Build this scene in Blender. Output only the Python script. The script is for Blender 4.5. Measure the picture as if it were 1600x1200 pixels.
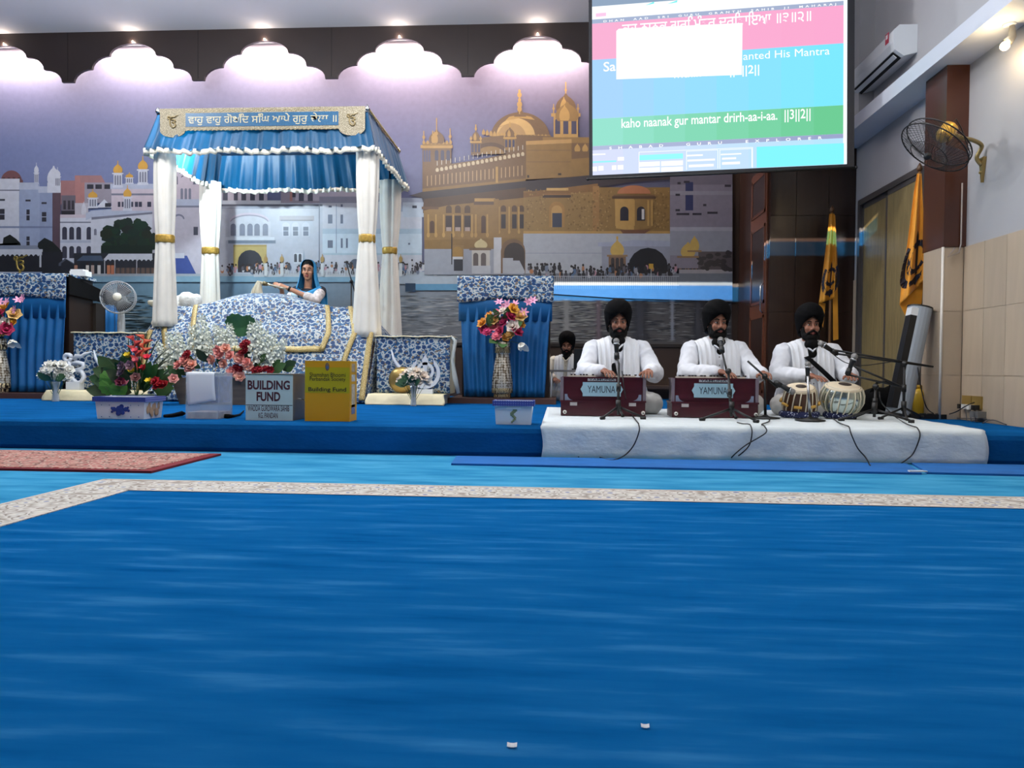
import bpy, bmesh, math, random
from mathutils import Vector, Matrix

random.seed(11)
for _o in list(bpy.data.objects):
    bpy.data.objects.remove(_o, do_unlink=True)
SC = bpy.context.scene
COL = SC.collection

# ------------------------------------------------------------------ camera
F = 1164.0                                   # focal length in pixels of a 1600 px wide frame
CAM = Vector((0, 0, .61))
YAW, PIT, ROL = .0635, .0206, .0095
cam_data = bpy.data.cameras.new('camera')
cam_data.sensor_width = 36.0
cam_data.lens = F / 1600 * 36.0
cam_data.clip_start = .05
cam_obj = bpy.data.objects.new('camera', cam_data)
COL.objects.link(cam_obj)
cam_obj.matrix_world = Matrix.Translation(CAM) @ Matrix.Rotation(YAW, 4, 'Z') @ Matrix.Rotation(math.pi / 2 - PIT, 4, 'X') @ Matrix.Rotation(ROL, 4, 'Z')
SC.camera = cam_obj
_M = cam_obj.matrix_world.to_3x3()
RIGHT, UP, FWD = _M @ Vector((1, 0, 0)), _M @ Vector((0, 1, 0)), _M @ Vector((0, 0, -1))


def ray(x, y):
    return FWD * F + RIGHT * (x - 800) - UP * (y - 600)


def at(x, y, Y):                              # point seen at a pixel, at depth Y in the room
    d = ray(x, y)
    return CAM + d * (Y / d.y)


def gz(x, y, z):                              # point seen at a pixel, on the level z
    d = ray(x, y)
    return CAM + d * ((z - CAM.z) / d.z)


def onx(x, y, X):                             # point seen at a pixel, on the wall plane X
    d = ray(x, y)
    return CAM + d * (X / d.x)


# ------------------------------------------------------------------ world, lamps, exposure
SC.view_settings.view_transform = 'Standard'
SC.view_settings.look = 'None'
SC.view_settings.gamma = 1.0
SC.view_settings.use_curve_mapping = False
SC.view_settings.exposure = 0.0
W = bpy.data.worlds.new('world')
SC.world = W
W.use_nodes = True
W.node_tree.nodes['Background'].inputs[0].default_value = (.72, .8, .9, 1)
W.node_tree.nodes['Background'].inputs[1].default_value = .09


def area(name, loc, sx, sy, power, col, rot=(0, 0, 0)):
    l = bpy.data.lights.new(name, 'AREA')
    l.shape = 'RECTANGLE'
    l.size, l.size_y, l.energy, l.color = sx, sy, power, col
    o = bpy.data.objects.new(name, l)
    COL.objects.link(o)
    o.location, o.rotation_euler = loc, rot
    return o


def point(name, loc, power, col, r=.05):
    l = bpy.data.lights.new(name, 'POINT')
    l.energy, l.color, l.shadow_soft_size = power, col, r
    o = bpy.data.objects.new(name, l)
    COL.objects.link(o)
    o.location = loc
    return o


# unseen cool white point lights added to light the hall and ceiling, without fittings
for _i, (_x, _y, _p) in enumerate([(-5.2, 6.5, 215), (-2.0, 6.5, 215), (1.2, 4.9, 95), (-4.2, 3.4, 90), (-.8, 3.4, 90), (2.2, 2.9, 44), (-2.4, .6, 20), (1.6, .6, 17)]):
    point('added_hall_light', (_x, _y, 4.35), _p, (.98, .99, 1.0), .22)
# ------------------------------------------------------------------ helpers
def lin(c):
    r = []
    for v in c[:3]:
        v = v / 255.0
        r.append(v / 12.92 if v <= .04045 else ((v + .055) / 1.055) ** 2.4)
    return (r[0], r[1], r[2], 1.0)


def V(*a):
    return Vector(a)


MATS = {}


def mat(name, rgb, rough=.6, metal=0.0, var=0.0, vs=8.0, bump=0.0, bs=40.0, stretch=(1, 1, 1), emit=0.0, trans=0.0, alpha=1.0, spec=.5, sheen=0.0):
    if name in MATS:
        return MATS[name]
    m = bpy.data.materials.new(name)
    m.use_nodes = True
    nt = m.node_tree
    b = nt.nodes['Principled BSDF']
    c = lin(rgb)
    b.inputs['Base Color'].default_value = c
    b.inputs['Roughness'].default_value = rough
    b.inputs['Metallic'].default_value = metal
    b.inputs['Specular IOR Level'].default_value = spec
    if sheen:
        b.inputs['Sheen Weight'].default_value = sheen
    if trans:
        b.inputs['Transmission Weight'].default_value = trans
    if alpha < 1:
        b.inputs['Alpha'].default_value = alpha
    if emit:
        b.inputs['Emission Color'].default_value = c
        b.inputs['Emission Strength'].default_value = emit
    if var or bump:
        tc = nt.nodes.new('ShaderNodeTexCoord')
        mp = nt.nodes.new('ShaderNodeMapping')
        mp.inputs['Scale'].default_value = stretch
        nt.links.new(tc.outputs['Object'], mp.inputs['Vector'])
    if var:
        n = nt.nodes.new('ShaderNodeTexNoise')
        n.inputs['Scale'].default_value = vs
        n.inputs['Detail'].default_value = 4
        nt.links.new(mp.outputs[0], n.inputs['Vector'])
        rp = nt.nodes.new('ShaderNodeValToRGB')
        rp.color_ramp.elements[0].position = .3
        rp.color_ramp.elements[1].position = .7
        rp.color_ramp.elements[0].color = tuple(max(0, v * (1 - var)) for v in c[:3]) + (1,)
        rp.color_ramp.elements[1].color = tuple(min(1, v * (1 + var)) for v in c[:3]) + (1,)
        nt.links.new(n.outputs['Fac'], rp.inputs[0])
        nt.links.new(rp.outputs[0], b.inputs['Base Color'])
    if bump:
        n2 = nt.nodes.new('ShaderNodeTexNoise')
        n2.inputs['Scale'].default_value = bs
        n2.inputs['Detail'].default_value = 3
        nt.links.new(mp.outputs[0], n2.inputs['Vector'])
        bp = nt.nodes.new('ShaderNodeBump')
        bp.inputs['Strength'].default_value = min(1, bump)
        bp.inputs['Distance'].default_value = .01
        nt.links.new(n2.outputs['Fac'], bp.inputs['Height'])
        nt.links.new(bp.outputs[0], b.inputs['Normal'])
    MATS[name] = m
    return m


def ramp_mat(name, tex, scale, stops, rough=.7, stretch=(1, 1, 1), metal=0.0, rand=1.0, second=None, bump=0.0, warp=0.0):
    """procedural print: a voronoi / noise / wave value through a stepped colour ramp, optionally over-printed by a second one"""
    m = bpy.data.materials.new(name)
    m.use_nodes = True
    nt = m.node_tree
    b = nt.nodes['Principled BSDF']
    b.inputs['Roughness'].default_value = rough
    if rough >= .99:
        b.inputs['Specular IOR Level'].default_value = 0
    b.inputs['Metallic'].default_value = metal
    tc = nt.nodes.new('ShaderNodeTexCoord')

    def layer(tex, scale, stops, stretch, rand, off=0.0):
        mp = nt.nodes.new('ShaderNodeMapping')
        mp.inputs['Scale'].default_value = stretch
        mp.inputs['Location'].default_value = (off, off * .7, off * .3)
        nt.links.new(tc.outputs['Object'], mp.inputs['Vector'])
        vec = mp.outputs[0]
        if warp:
            nn = nt.nodes.new('ShaderNodeTexNoise')
            nn.inputs['Scale'].default_value = scale * 1.7
            nt.links.new(vec, nn.inputs['Vector'])
            mx = nt.nodes.new('ShaderNodeMixRGB')
            mx.inputs[0].default_value = warp
            nt.links.new(vec, mx.inputs[1])
            nt.links.new(nn.outputs['Color'], mx.inputs[2])
            vec = mx.outputs[0]
        if tex == 'voronoi':
            t = nt.nodes.new('ShaderNodeTexVoronoi')
            t.inputs['Randomness'].default_value = rand
            out = t.outputs['Distance']
        elif tex == 'wave':
            t = nt.nodes.new('ShaderNodeTexWave')
            t.inputs['Distortion'].default_value = 6
            out = t.outputs['Fac']
        else:
            t = nt.nodes.new('ShaderNodeTexNoise')
            t.inputs['Detail'].default_value = 5
            out = t.outputs['Fac']
        t.inputs['Scale'].default_value = scale
        nt.links.new(vec, t.inputs['Vector'])
        rp = nt.nodes.new('ShaderNodeValToRGB')
        cr = rp.color_ramp
        while len(cr.elements) > 1:
            cr.elements.remove(cr.elements[-1])
        for i, (p, c) in enumerate(stops):
            e = cr.elements[0] if i == 0 else cr.elements.new(p)
            e.position = p
            e.color = lin(c) if len(c) == 3 else tuple(lin(c)[:3]) + (c[3],)
        nt.links.new(out, rp.inputs[0])
        return rp, out
    r1, o1 = layer(tex, scale, stops, stretch, rand)
    res = r1.outputs[0]
    if second:
        tex2, scale2, stops2, stretch2, rand2 = second
        r2, o2 = layer(tex2, scale2, stops2, stretch2, rand2, .37)
        mx = nt.nodes.new('ShaderNodeMixRGB')
        nt.links.new(r2.outputs['Alpha'], mx.inputs[0])
        nt.links.new(res, mx.inputs[1])
        nt.links.new(r2.outputs[0], mx.inputs[2])
        res = mx.outputs[0]
    nt.links.new(res, b.inputs['Base Color'])
    if bump:
        bp = nt.nodes.new('ShaderNodeBump')
        bp.inputs['Strength'].default_value = bump
        bp.inputs['Distance'].default_value = .006
        nt.links.new(o1, bp.inputs['Height'])
        nt.links.new(bp.outputs[0], b.inputs['Normal'])
    MATS[name] = m
    return m


def tag(o, label=None, cat=None, group=None, kind=None):
    if label:
        o['label'] = label
    if cat:
        o['category'] = cat
    if group:
        o['group'] = group
    if kind:
        o['kind'] = kind
    return o


def thing(name, label, cat, loc=(0, 0, 0), group=None, rz=0.0):
    o = bpy.data.objects.new(name, None)
    o.empty_display_size = .05
    COL.objects.link(o)
    o.location = loc
    o.rotation_euler = (0, 0, rz)
    return tag(o, label, cat, group)


def chain_loc(o):
    p = Vector((0, 0, 0))
    while o is not None:
        p += o.location
        o = o.parent
    return p


def link_mesh(name, me, m, parent=None, loc=(0, 0, 0), rot=(0, 0, 0), scale=(1, 1, 1)):
    o = bpy.data.objects.new(name, me)
    COL.objects.link(o)
    if m is not None and not me.materials:
        me.materials.append(m)
    o.parent = parent
    o.location, o.rotation_euler, o.scale = loc, rot, scale
    return o


def smooth_path(P, k=6):
    P = [Vector(p) for p in P]
    out, n = [], len(P) - 1
    for i in range(n):
        p0, p1, p2, p3 = P[max(i - 1, 0)], P[i], P[i + 1], P[min(i + 2, n)]
        for j in range(k):
            f = j / k
            out.append(.5 * ((2 * p1) + (p2 - p0) * f + (2 * p0 - 5 * p1 + 4 * p2 - p3) * f * f + (3 * p1 - p0 - 3 * p2 + p3) * f ** 3))
    return out + [P[-1]]


class MB:
    """collects world-space geometry and links it as ONE mesh object"""

    def __init__(s):
        s.v, s.f = [], []

    def _add(s, vs, fs):
        n = len(s.v)
        s.v += [tuple(p) for p in vs]
        s.f += [tuple(i + n for i in f) for f in fs]
        return s

    def box(s, c, d, R=None, taper=1.0):
        x, y, z = d[0] / 2, d[1] / 2, d[2] / 2
        vs = [Vector((sx * x * (taper if sz > 0 else 1), sy * y * (taper if sz > 0 else 1), sz * z)) for sz in (-1, 1) for sy in (-1, 1) for sx in (-1, 1)]
        if R is not None:
            vs = [R @ p for p in vs]
        return s._add([p + Vector(c) for p in vs], [(0, 2, 3, 1), (4, 5, 7, 6), (0, 1, 5, 4), (2, 6, 7, 3), (0, 4, 6, 2), (1, 3, 7, 5)])

    def bx(s, x0, x1, y0, y1, z0, z1):
        return s.box(((x0 + x1) / 2, (y0 + y1) / 2, (z0 + z1) / 2), (abs(x1 - x0), abs(y1 - y0), abs(z1 - z0)))

    def tube(s, p0, p1, r0, r1=None, n=8, cap=True):
        return s.path([p0, p1], [r0, r0 if r1 is None else r1], n, cap)

    def path(s, pts, r, n=6, cap=True):
        pts = [Vector(p) for p in pts]
        if not isinstance(r, (list, tuple)):
            r = [r] * len(pts)
        vs, fs = [], []
        ref = None
        for i, p in enumerate(pts):
            t = (pts[min(i + 1, len(pts) - 1)] - pts[max(i - 1, 0)])
            if t.length < 1e-9:
                t = Vector((0, 0, 1))
            t.normalize()
            if ref is None:
                a = t.cross(Vector((0, 0, 1)) if abs(t.z) < .9 else Vector((1, 0, 0)))
            else:
                a = ref - t * ref.dot(t)
                if a.length < 1e-6:
                    a = t.orthogonal()
            a.normalize()
            ref = a
            b = t.cross(a)
            for k in range(n):
                th = 2 * math.pi * k / n
                vs.append(p + (a * math.cos(th) + b * math.sin(th)) * r[i])
        for i in range(len(pts) - 1):
            for k in range(n):
                k2 = (k + 1) % n
                fs.append((i * n + k, i * n + k2, (i + 1) * n + k2, (i + 1) * n + k))
        if cap:
            fs.append(tuple(range(n - 1, -1, -1)))
            fs.append(tuple((len(pts) - 1) * n + k for k in range(n)))
        return s._add(vs, fs)

    def lathe(s, prof, n=16, c=(0, 0, 0), sx=1.0, sy=1.0, cap=True, ripple=None):
        vs, fs = [], []
        for i, (r, z) in enumerate(prof):
            for k in range(n):
                th = 2 * math.pi * k / n
                rr = r * (ripple(th, z) if ripple else 1)
                vs.append((c[0] + rr * math.cos(th) * sx, c[1] + rr * math.sin(th) * sy, c[2] + z))
        for i in range(len(prof) - 1):
            for k in range(n):
                k2 = (k + 1) % n
                fs.append((i * n + k, i * n + k2, (i + 1) * n + k2, (i + 1) * n + k))
        if cap:
            fs.append(tuple(range(n - 1, -1, -1)))
            fs.append(tuple((len(prof) - 1) * n + k for k in range(n)))
        return s._add(vs, fs)

    def ell(s, c, r, nu=12, nv=8, R=None):
        vs, fs = [], []
        if not isinstance(r, (list, tuple)):
            r = (r, r, r)
        for j in range(1, nv):
            ph = math.pi * j / nv
            for k in range(nu):
                th = 2 * math.pi * k / nu
                vs.append(Vector((r[0] * math.sin(ph) * math.cos(th), r[1] * math.sin(ph) * math.sin(th), r[2] * math.cos(ph))))
        top, bot = len(vs), len(vs) + 1
        vs += [Vector((0, 0, r[2])), Vector((0, 0, -r[2]))]
        for j in range(nv - 2):
            for k in range(nu):
                k2 = (k + 1) % nu
                fs.append((j * nu + k, (j + 1) * nu + k, (j + 1) * nu + k2, j * nu + k2))
        for k in range(nu):
            k2 = (k + 1) % nu
            fs.append((top, k, k2))
            fs.append((bot, (nv - 2) * nu + k2, (nv - 2) * nu + k))
        if R is not None:
            vs = [R @ p for p in vs]
        return s._add([p + Vector(c) for p in vs], fs)

    def cap(s, p0, r0, p1, r1, n=10):
        """tapered capsule, closed"""
        p0, p1 = Vector(p0), Vector(p1)
        t = p1 - p0
        L = max(t.length, 1e-6)
        t = t / L
        a = t.orthogonal().normalized()
        b = t.cross(a)
        prof = []
        for j in range(1, 4):
            an = math.pi / 2 * (1 - j / 3)
            prof.append((r0 * math.cos(an), -r0 * math.sin(an)))
        for j in range(0, 3):
            an = math.pi / 2 * j / 3
            prof.append((r1 * math.cos(an), L + r1 * math.sin(an)))
        vs, fs = [p0 - t * r0], []
        for r, h in prof:
            for k in range(n):
                th = 2 * math.pi * k / n
                vs.append(p0 + t * h + (a * math.cos(th) + b * math.sin(th)) * r)
        vs.append(p1 + t * r1)
        e = len(vs) - 1
        for k in range(n):
            k2 = (k + 1) % n
            fs.append((0, 1 + k2, 1 + k))
            fs.append((e, e - n + k, e - n + k2))
        for i in range(len(prof) - 1):
            for k in range(n):
                k2 = (k + 1) % n
                fs.append((1 + i * n + k, 1 + i * n + k2, 1 + (i + 1) * n + k2, 1 + (i + 1) * n + k))
        return s._add(vs, fs)

    def loft(s, rings, cap=True):
        n = len(rings[0])
        vs = [p for r in rings for p in r]
        fs = []
        for i in range(len(rings) - 1):
            for k in range(n):
                k2 = (k + 1) % n
                fs.append((i * n + k, i * n + k2, (i + 1) * n + k2, (i + 1) * n + k))
        if cap:
            fs.append(tuple(range(n - 1, -1, -1)))
            fs.append(tuple((len(rings) - 1) * n + k for k in range(n)))
        return s._add(vs, fs)

    def prism(s, pts, ext):
        """polygon (3-D points) extruded by a vector"""
        pts = [Vector(p) for p in pts]
        ext = Vector(ext)
        n = len(pts)
        return s._add(pts + [p + ext for p in pts], [tuple(range(n)), tuple(range(2 * n - 1, n - 1, -1))] + [(i, n + i, n + (i + 1) % n, (i + 1) % n) for i in range(n)])

    def grid(s, fn, nu, nv, thick=None):
        """surface fn(u,v); thick = vector, a second skin offset by it, edges closed"""
        vs = [Vector(fn(i / nu, j / nv)) for j in range(nv + 1) for i in range(nu + 1)]
        N = (nu + 1) * (nv + 1)
        q = lambda i, j: j * (nu + 1) + i
        fs = [(q(i, j), q(i + 1, j), q(i + 1, j + 1), q(i, j + 1)) for j in range(nv) for i in range(nu)]
        if thick is not None:
            t = Vector(thick)
            vs += [p + t for p in vs]
            fs += [tuple(N + k for k in reversed(f)) for f in list(fs)]
            for i in range(nu):
                fs.append((q(i + 1, 0), q(i, 0), N + q(i, 0), N + q(i + 1, 0)))
                fs.append((q(i, nv), q(i + 1, nv), N + q(i + 1, nv), N + q(i, nv)))
            for j in range(nv):
                fs.append((q(0, j), q(0, j + 1), N + q(0, j + 1), N + q(0, j)))
                fs.append((q(nu, j + 1), q(nu, j), N + q(nu, j), N + q(nu, j + 1)))
        return s._add(vs, fs)

    def mesh(s, name, off=(0, 0, 0), smooth=False):
        me = bpy.data.meshes.new(name)
        off = Vector(off)
        me.from_pydata([Vector(p) - off for p in s.v], [], s.f)
        if smooth:
            me.polygons.foreach_set('use_smooth', [True] * len(me.polygons))
        me.update()
        return me

    def build(s, name, m, parent=None, smooth=False, local=False, origin=None, fix=False):
        if parent is not None:
            off = Vector((0, 0, 0)) if local else chain_loc(parent)
            loc = (0, 0, 0)
        else:
            if origin is None:
                xs, ys, zs = zip(*s.v)
                origin = ((min(xs) + max(xs)) / 2, (min(ys) + max(ys)) / 2, min(zs))
            off = loc = Vector(origin)
        me = s.mesh(name, off, smooth)
        if fix:
            bm = bmesh.new()
            bm.from_mesh(me)
            bmesh.ops.recalc_face_normals(bm, faces=bm.faces)
            bm.to_mesh(me)
            bm.free()
        return link_mesh(name, me, m, parent, loc)


def struct(name, mb, m, parent=None):
    o = mb.build(name, m, parent, origin=None if parent else (0, 0, 0))
    if parent is None:
        o['kind'] = 'structure'
    return o


def remesh(mb, voxel, smooth=4, fac=.5):
    """closed pieces fused into one continuous skin"""
    me = mb.mesh('tmp')
    o = bpy.data.objects.new('tmp', me)
    COL.objects.link(o)
    r = o.modifiers.new('r', 'REMESH')
    r.mode = 'VOXEL'
    r.voxel_size = voxel
    if smooth:
        sm = o.modifiers.new('s', 'SMOOTH')
        sm.factor = fac
        sm.iterations = smooth
    dg = bpy.context.evaluated_depsgraph_get()
    out = bpy.data.meshes.new_from_object(o.evaluated_get(dg))
    bpy.data.objects.remove(o, do_unlink=True)
    bpy.data.meshes.remove(me)
    out.polygons.foreach_set('use_smooth', [True] * len(out.polygons))
    return out


def join_meshes(ms):
    bm = bmesh.new()
    for m in ms:
        bm.from_mesh(m)
    out = bpy.data.meshes.new('joined')
    bm.to_mesh(out)
    bm.free()
    out.polygons.foreach_set('use_smooth', [True] * len(out.polygons))
    for m in ms:
        bpy.data.meshes.remove(m)
    return out


_probe = {}


def text_mesh(s, width=None, height=None, bold=0.0, ext=.0012, spacing=1.0, align='LEFT'):
    """flat lettering in the local XY plane, scaled to width / cap height"""
    cu = bpy.data.curves.new('t', 'FONT')
    cu.body = s
    cu.size = 1.0
    cu.offset = bold
    cu.space_character = spacing
    cu.align_x = align
    cu.resolution_u = 3
    o = bpy.data.objects.new('t', cu)
    COL.objects.link(o)
    dg = bpy.context.evaluated_depsgraph_get()
    me = bpy.data.meshes.new_from_object(o.evaluated_get(dg))
    bpy.data.objects.remove(o, do_unlink=True)
    bpy.data.curves.remove(cu)
    xs = [v.co.x for v in me.vertices]
    ys = [v.co.y for v in me.vertices]
    if not xs:
        return me
    x0, x1, y0, y1 = min(xs), max(xs), min(ys), max(ys)
    kx = width / (x1 - x0) if width else None
    ky = height / (y1 - y0) if height else None
    kx = kx or ky or 1
    ky = ky or kx
    for v in me.vertices:
        v.co.x = (v.co.x - x0) * kx
        v.co.y = (v.co.y - y0) * ky
    me.materials.clear()
    return me


def put_text(s, m, p, ex, ey, width, height, parent, name='lettering', bold=0.0, spacing=1.0):
    """lettering with its lower left corner at p, along ex / ey (world)"""
    me = text_mesh(s, width, height, bold, spacing=spacing)
    off = chain_loc(parent) if parent else Vector((0, 0, 0))
    ex, ey = Vector(ex), Vector(ey)
    for v in me.vertices:
        q = Vector(p) + ex * v.co.x + ey * v.co.y
        v.co = q - off
    me.update()
    o = link_mesh(name, me, m, parent)
    o['kind'] = 'stuff'
    return o


def copy_tree(o, parent=None, loc=None):
    c = o.copy()
    COL.objects.link(c)
    c.parent = parent
    if loc is not None:
        c.location = loc
    for ch in o.children:
        copy_tree(ch, c)
    return c


# ------------------------------------------------------------------ materials
FLORAL = ramp_mat('blue_gold_floral_print', 'voronoi', 16, [(0, (8, 38, 78)), (.22, (12, 56, 106)), (.42, (22, 80, 130)), (.45, (178, 186, 186)), (.58, (188, 192, 188)), (.62, (40, 104, 148)), (.74, (20, 66, 112))], rough=.55, stretch=(1, .8, 1.15), rand=.5, warp=.045,
                  second=('voronoi', 20, [(0, (156, 130, 84, 1)), (.17, (176, 152, 104, 1)), (.21, (10, 40, 80, 1)), (.33, (12, 48, 92, 1)), (.35, (180, 154, 100, 0))], (1, .8, 1.5), .9))
GLIT = ramp_mat('gold_glitter_lace', 'voronoi', 120, [(0, (235, 225, 190)), (.25, (196, 176, 120)), (.6, (150, 128, 74))], rough=.4, metal=.25, bump=.5)
SILV = ramp_mat('silver_glitter_lace', 'voronoi', 110, [(0, (206, 200, 182)), (.3, (150, 140, 116)), (.65, (112, 104, 84))], rough=.4, metal=.15, bump=.5)
SATIN = mat('blue_satin', (0, 76, 116), spec=.3, rough=.42, var=.12, vs=3, sheen=.2)
SKIRT = mat('deep_blue_skirt_cloth', (0, 88, 146), rough=.6, var=.15, vs=4)
RUFF = mat('cream_ruffle', (226, 222, 206), rough=.7)
def translucent(m, fac):
    nt = m.node_tree
    b = nt.nodes['Principled BSDF']
    out = nt.nodes['Material Output']
    tr = nt.nodes.new('ShaderNodeBsdfTranslucent')
    mx = nt.nodes.new('ShaderNodeMixShader')
    mx.inputs[0].default_value = fac
    src = b.inputs['Base Color'].links
    if src:
        nt.links.new(src[0].from_socket, tr.inputs['Color'])
    else:
        tr.inputs['Color'].default_value = b.inputs['Base Color'].default_value
    nt.links.new(b.outputs[0], mx.inputs[1])
    nt.links.new(tr.outputs[0], mx.inputs[2])
    nt.links.new(mx.outputs[0], out.inputs['Surface'])
    return m


translucent(SATIN, .2)
IVORY = mat('ivory_curtain_cloth', (222, 218, 208), rough=.75, var=.05, vs=6, sheen=.1)
CREAM = mat('cream_satin_cloth', (226, 214, 176), rough=.5, var=.06, vs=9, bump=.3, bs=14)
GOLD = mat('gold_metal', (196, 158, 66), rough=.3, metal=.8)
DKWOOD = mat('dark_brown_laminate', (44, 27, 21), rough=.28, var=.18, vs=3, stretch=(9, 9, .5))
BROWN = mat('brown_door_wood', (92, 52, 34), rough=.32, var=.2, vs=4, stretch=(9, 9, .6))
MAROON = mat('maroon_varnish', (66, 18, 28), rough=.25, var=.15, vs=6, stretch=(.6, 4, 4))
BLACK = mat('black_plastic', (14, 14, 15), rough=.45)
BLKCLOTH = mat('black_cotton', (6, 6, 8), rough=.9, spec=.15, bump=.3, bs=120)
STEEL = mat('chrome_steel', (190, 192, 195), rough=.22, metal=1.0)
WHITE = mat('white_plastic', (222, 224, 226), rough=.4)
COTTON = mat('white_cotton', (222, 224, 230), rough=.85, var=.04, vs=9, bump=.5, bs=16)
SHAWL = mat('white_shawl', (228, 230, 234), rough=.9, bump=.5, bs=22, stretch=(3, 3, .6))
SKIN = mat('brown_skin', (142, 92, 70), rough=.5, var=.05, vs=14)
SKIN2 = mat('light_brown_skin', (186, 134, 106), rough=.5, var=.04, vs=14)
LIPS = mat('lips', (140, 74, 68), rough=.45)
EYEW = mat('eye_white', (190, 184, 176), rough=.25)
HAIRM = mat('black_hair', (7, 6, 6), rough=.8, spec=.2, bump=.6, bs=90, stretch=(1, 1, .25))
# ------------------------------------------------------------------ the room
ZP = .215                                     # level of the stage platform
YP = 5.13                                     # its front edge
YM = 10.4                                     # wall with the mural
YB = 8.9                                      # dark panelled block beside it
XR = 3.4                                      # right wall
XB = 2.43                                     # left face of the panelled block
ZC = 5.218                                    # ceiling

CARP_L = ramp_mat('light_blue_carpet', 'noise', 5, [(.3, (42, 120, 164)), (.5, (58, 138, 180)), (.7, (76, 154, 194))], rough=1.0, stretch=(.45, 1.6, 1), bump=.35)
CARP_D = ramp_mat('blue_carpet', 'noise', 7, [(.25, (8, 77, 133)), (.42, (14, 88, 146)), (.55, (20, 93, 150)), (.75, (46, 114, 167))], rough=1.0, stretch=(.3, 1.9, 1), bump=.4)
CARP_P = mat('stage_blue_carpet', (18, 82, 138), rough=1.0, spec=0, var=.16, vs=6, stretch=(.5, 1.4, 1), bump=.3, bs=60)
BORD = ramp_mat('floral_carpet_border', 'voronoi', 14, [(0, (84, 96, 150)), (.16, (120, 126, 158)), (.22, (206, 202, 192)), (.42, (196, 192, 184)), (.5, (120, 104, 92)), (.56, (208, 204, 196)), (.8, (150, 140, 130))], rough=.95, rand=.9, warp=.02)
WALLP = mat('pale_grey_wall_paint', (166, 165, 168), rough=.7, var=.03, vs=2)
CEILM = mat('ceiling_paint', (236, 232, 232), rough=.8)

mb = MB()
mb.bx(-10, XR + .1, -4, YM + .2, -.1, 0)
floor = struct('floor', mb, CARP_L)
XI0, YI0 = -2.40, 3.79                        # outer corner of the carpet border
XI1, YI1 = -2.07, 3.475
mb = MB().bx(XI1 - .002, XR, -4, YI1 + .002, .0, .003)
mb.build('carpet_field', CARP_D, floor)
mb = MB().prism([(XI0, YI0, 0), (XR, YI0, 0), (XR, YI1, 0), (XI1, YI1, 0)], (0, 0, .005))
mb.build('carpet_border', BORD, floor)
mb = MB().prism([(XI0, -4, 0), (XI0, YI0, 0), (XI1, YI1, 0), (XI1, -4, 0)], (0, 0, .005))
mb.build('carpet_border', BORD, floor)
EDGE = mat('pale_border_edging', (196, 190, 180), rough=.95)
for o_ in (0, .33 - .018):
    MB().bx(XI0 + o_ * .98, XR, YI0 - o_ - .018, YI0 - o_, .005, .0065).build('border_edging', EDGE, floor)
    MB().bx(XI0 + o_, XI0 + o_ + .018, -4, YI0 - o_, .005, .0065).build('border_edging', EDGE, floor)

# stage platform with soft carpeted edge
prof = [(YP + .02, 0), (YP, .03), (YP - .004, ZP - .05), (YP + .006, ZP - .02), (YP + .03, ZP - .004), (YP + .07, ZP), (YM, ZP), (YM, 0)]
mb = MB().prism([(-10, y, z) for y, z in prof], (10 + XR, 0, 0))
stage = struct('floor_stage', mb, CARP_P)

# ceiling
mb = MB().bx(-10, XR + .1, -4, YM + .2, ZC, ZC + .1)
struct('ceiling', mb, CEILM)

# back wall (below and around the mural) and panelled block
mb = MB().bx(-10, XB, YM, YM + .2, 0, ZC)
wall_back = struct('wall_back', mb, mat('brown_wainscot', (58, 40, 30), rough=.45, var=.1, vs=3))
XML = -9.6
zmb = at(1050, 537, YM).z
mb = MB().bx(XML, XB, YM - .03, YM, zmb - .05, zmb - .008)
mb.build('dado_rail', mat('dark_rail', (34, 26, 22), rough=.4), wall_back)

mb = MB().bx(XB, XR, YB, YM + .2, 0, ZC)
wall_block = struct('wall_center', mb, DKWOOD)
# panels of the dark block's front with shallow joints
for x0, x1 in ((XB + .0, XB + .29), (XB + .296, XB + .66), (XB + .666, XR - .002)):
    for z0, z1 in ((ZP + .002, 1.3), (1.303, 2.42), (2.423, 3.9)):
        MB().bx(x0 + .002, x1 - .002, YB - .012, YB, z0, z1).build('wood_panel', DKWOOD, wall_block)

# door in the left face of the block
dy0, dy1 = YB + .06, YB + .78
door = thing('door_1', None, None, (XB - .02, (dy0 + dy1) / 2, ZP))
door['kind'] = 'structure'
mb = MB().bx(XB - .022, XB - .002, dy0, dy1, ZP, 3.05)
mb.build('door_leaf', BROWN, door)
for z0, z1 in ((.35, 1.28), (1.42, 2.36), (2.5, 2.98)):
    mb = MB().bx(XB - .03, XB - .022, dy0 + .05, dy1 - .05, z0, z0 + .035).bx(XB - .03, XB - .022, dy0 + .05, dy1 - .05, z1 - .035, z1)
    mb.bx(XB - .03, XB - .022, dy0 + .05, dy0 + .09, z0, z1).bx(XB - .03, XB - .022, dy1 - .09, dy1 - .05, z0, z1)
    pm = mb.build('panel_moulding', BROWN, door)
    MB().bx(XB - .025, XB - .022, dy0 + .09, dy1 - .09, z0 + .035, z1 - .035).build('inset_panel', DKWOOD, door)
mb = MB().path([(XB - .03, dy0 + .07, 1.30), (XB - .06, dy0 + .07, 1.33), (XB - .06, dy0 + .07, 1.62), (XB - .03, dy0 + .07, 1.65)], .009, 8)
mb.build('door_handle', STEEL, door, smooth=True)

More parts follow.
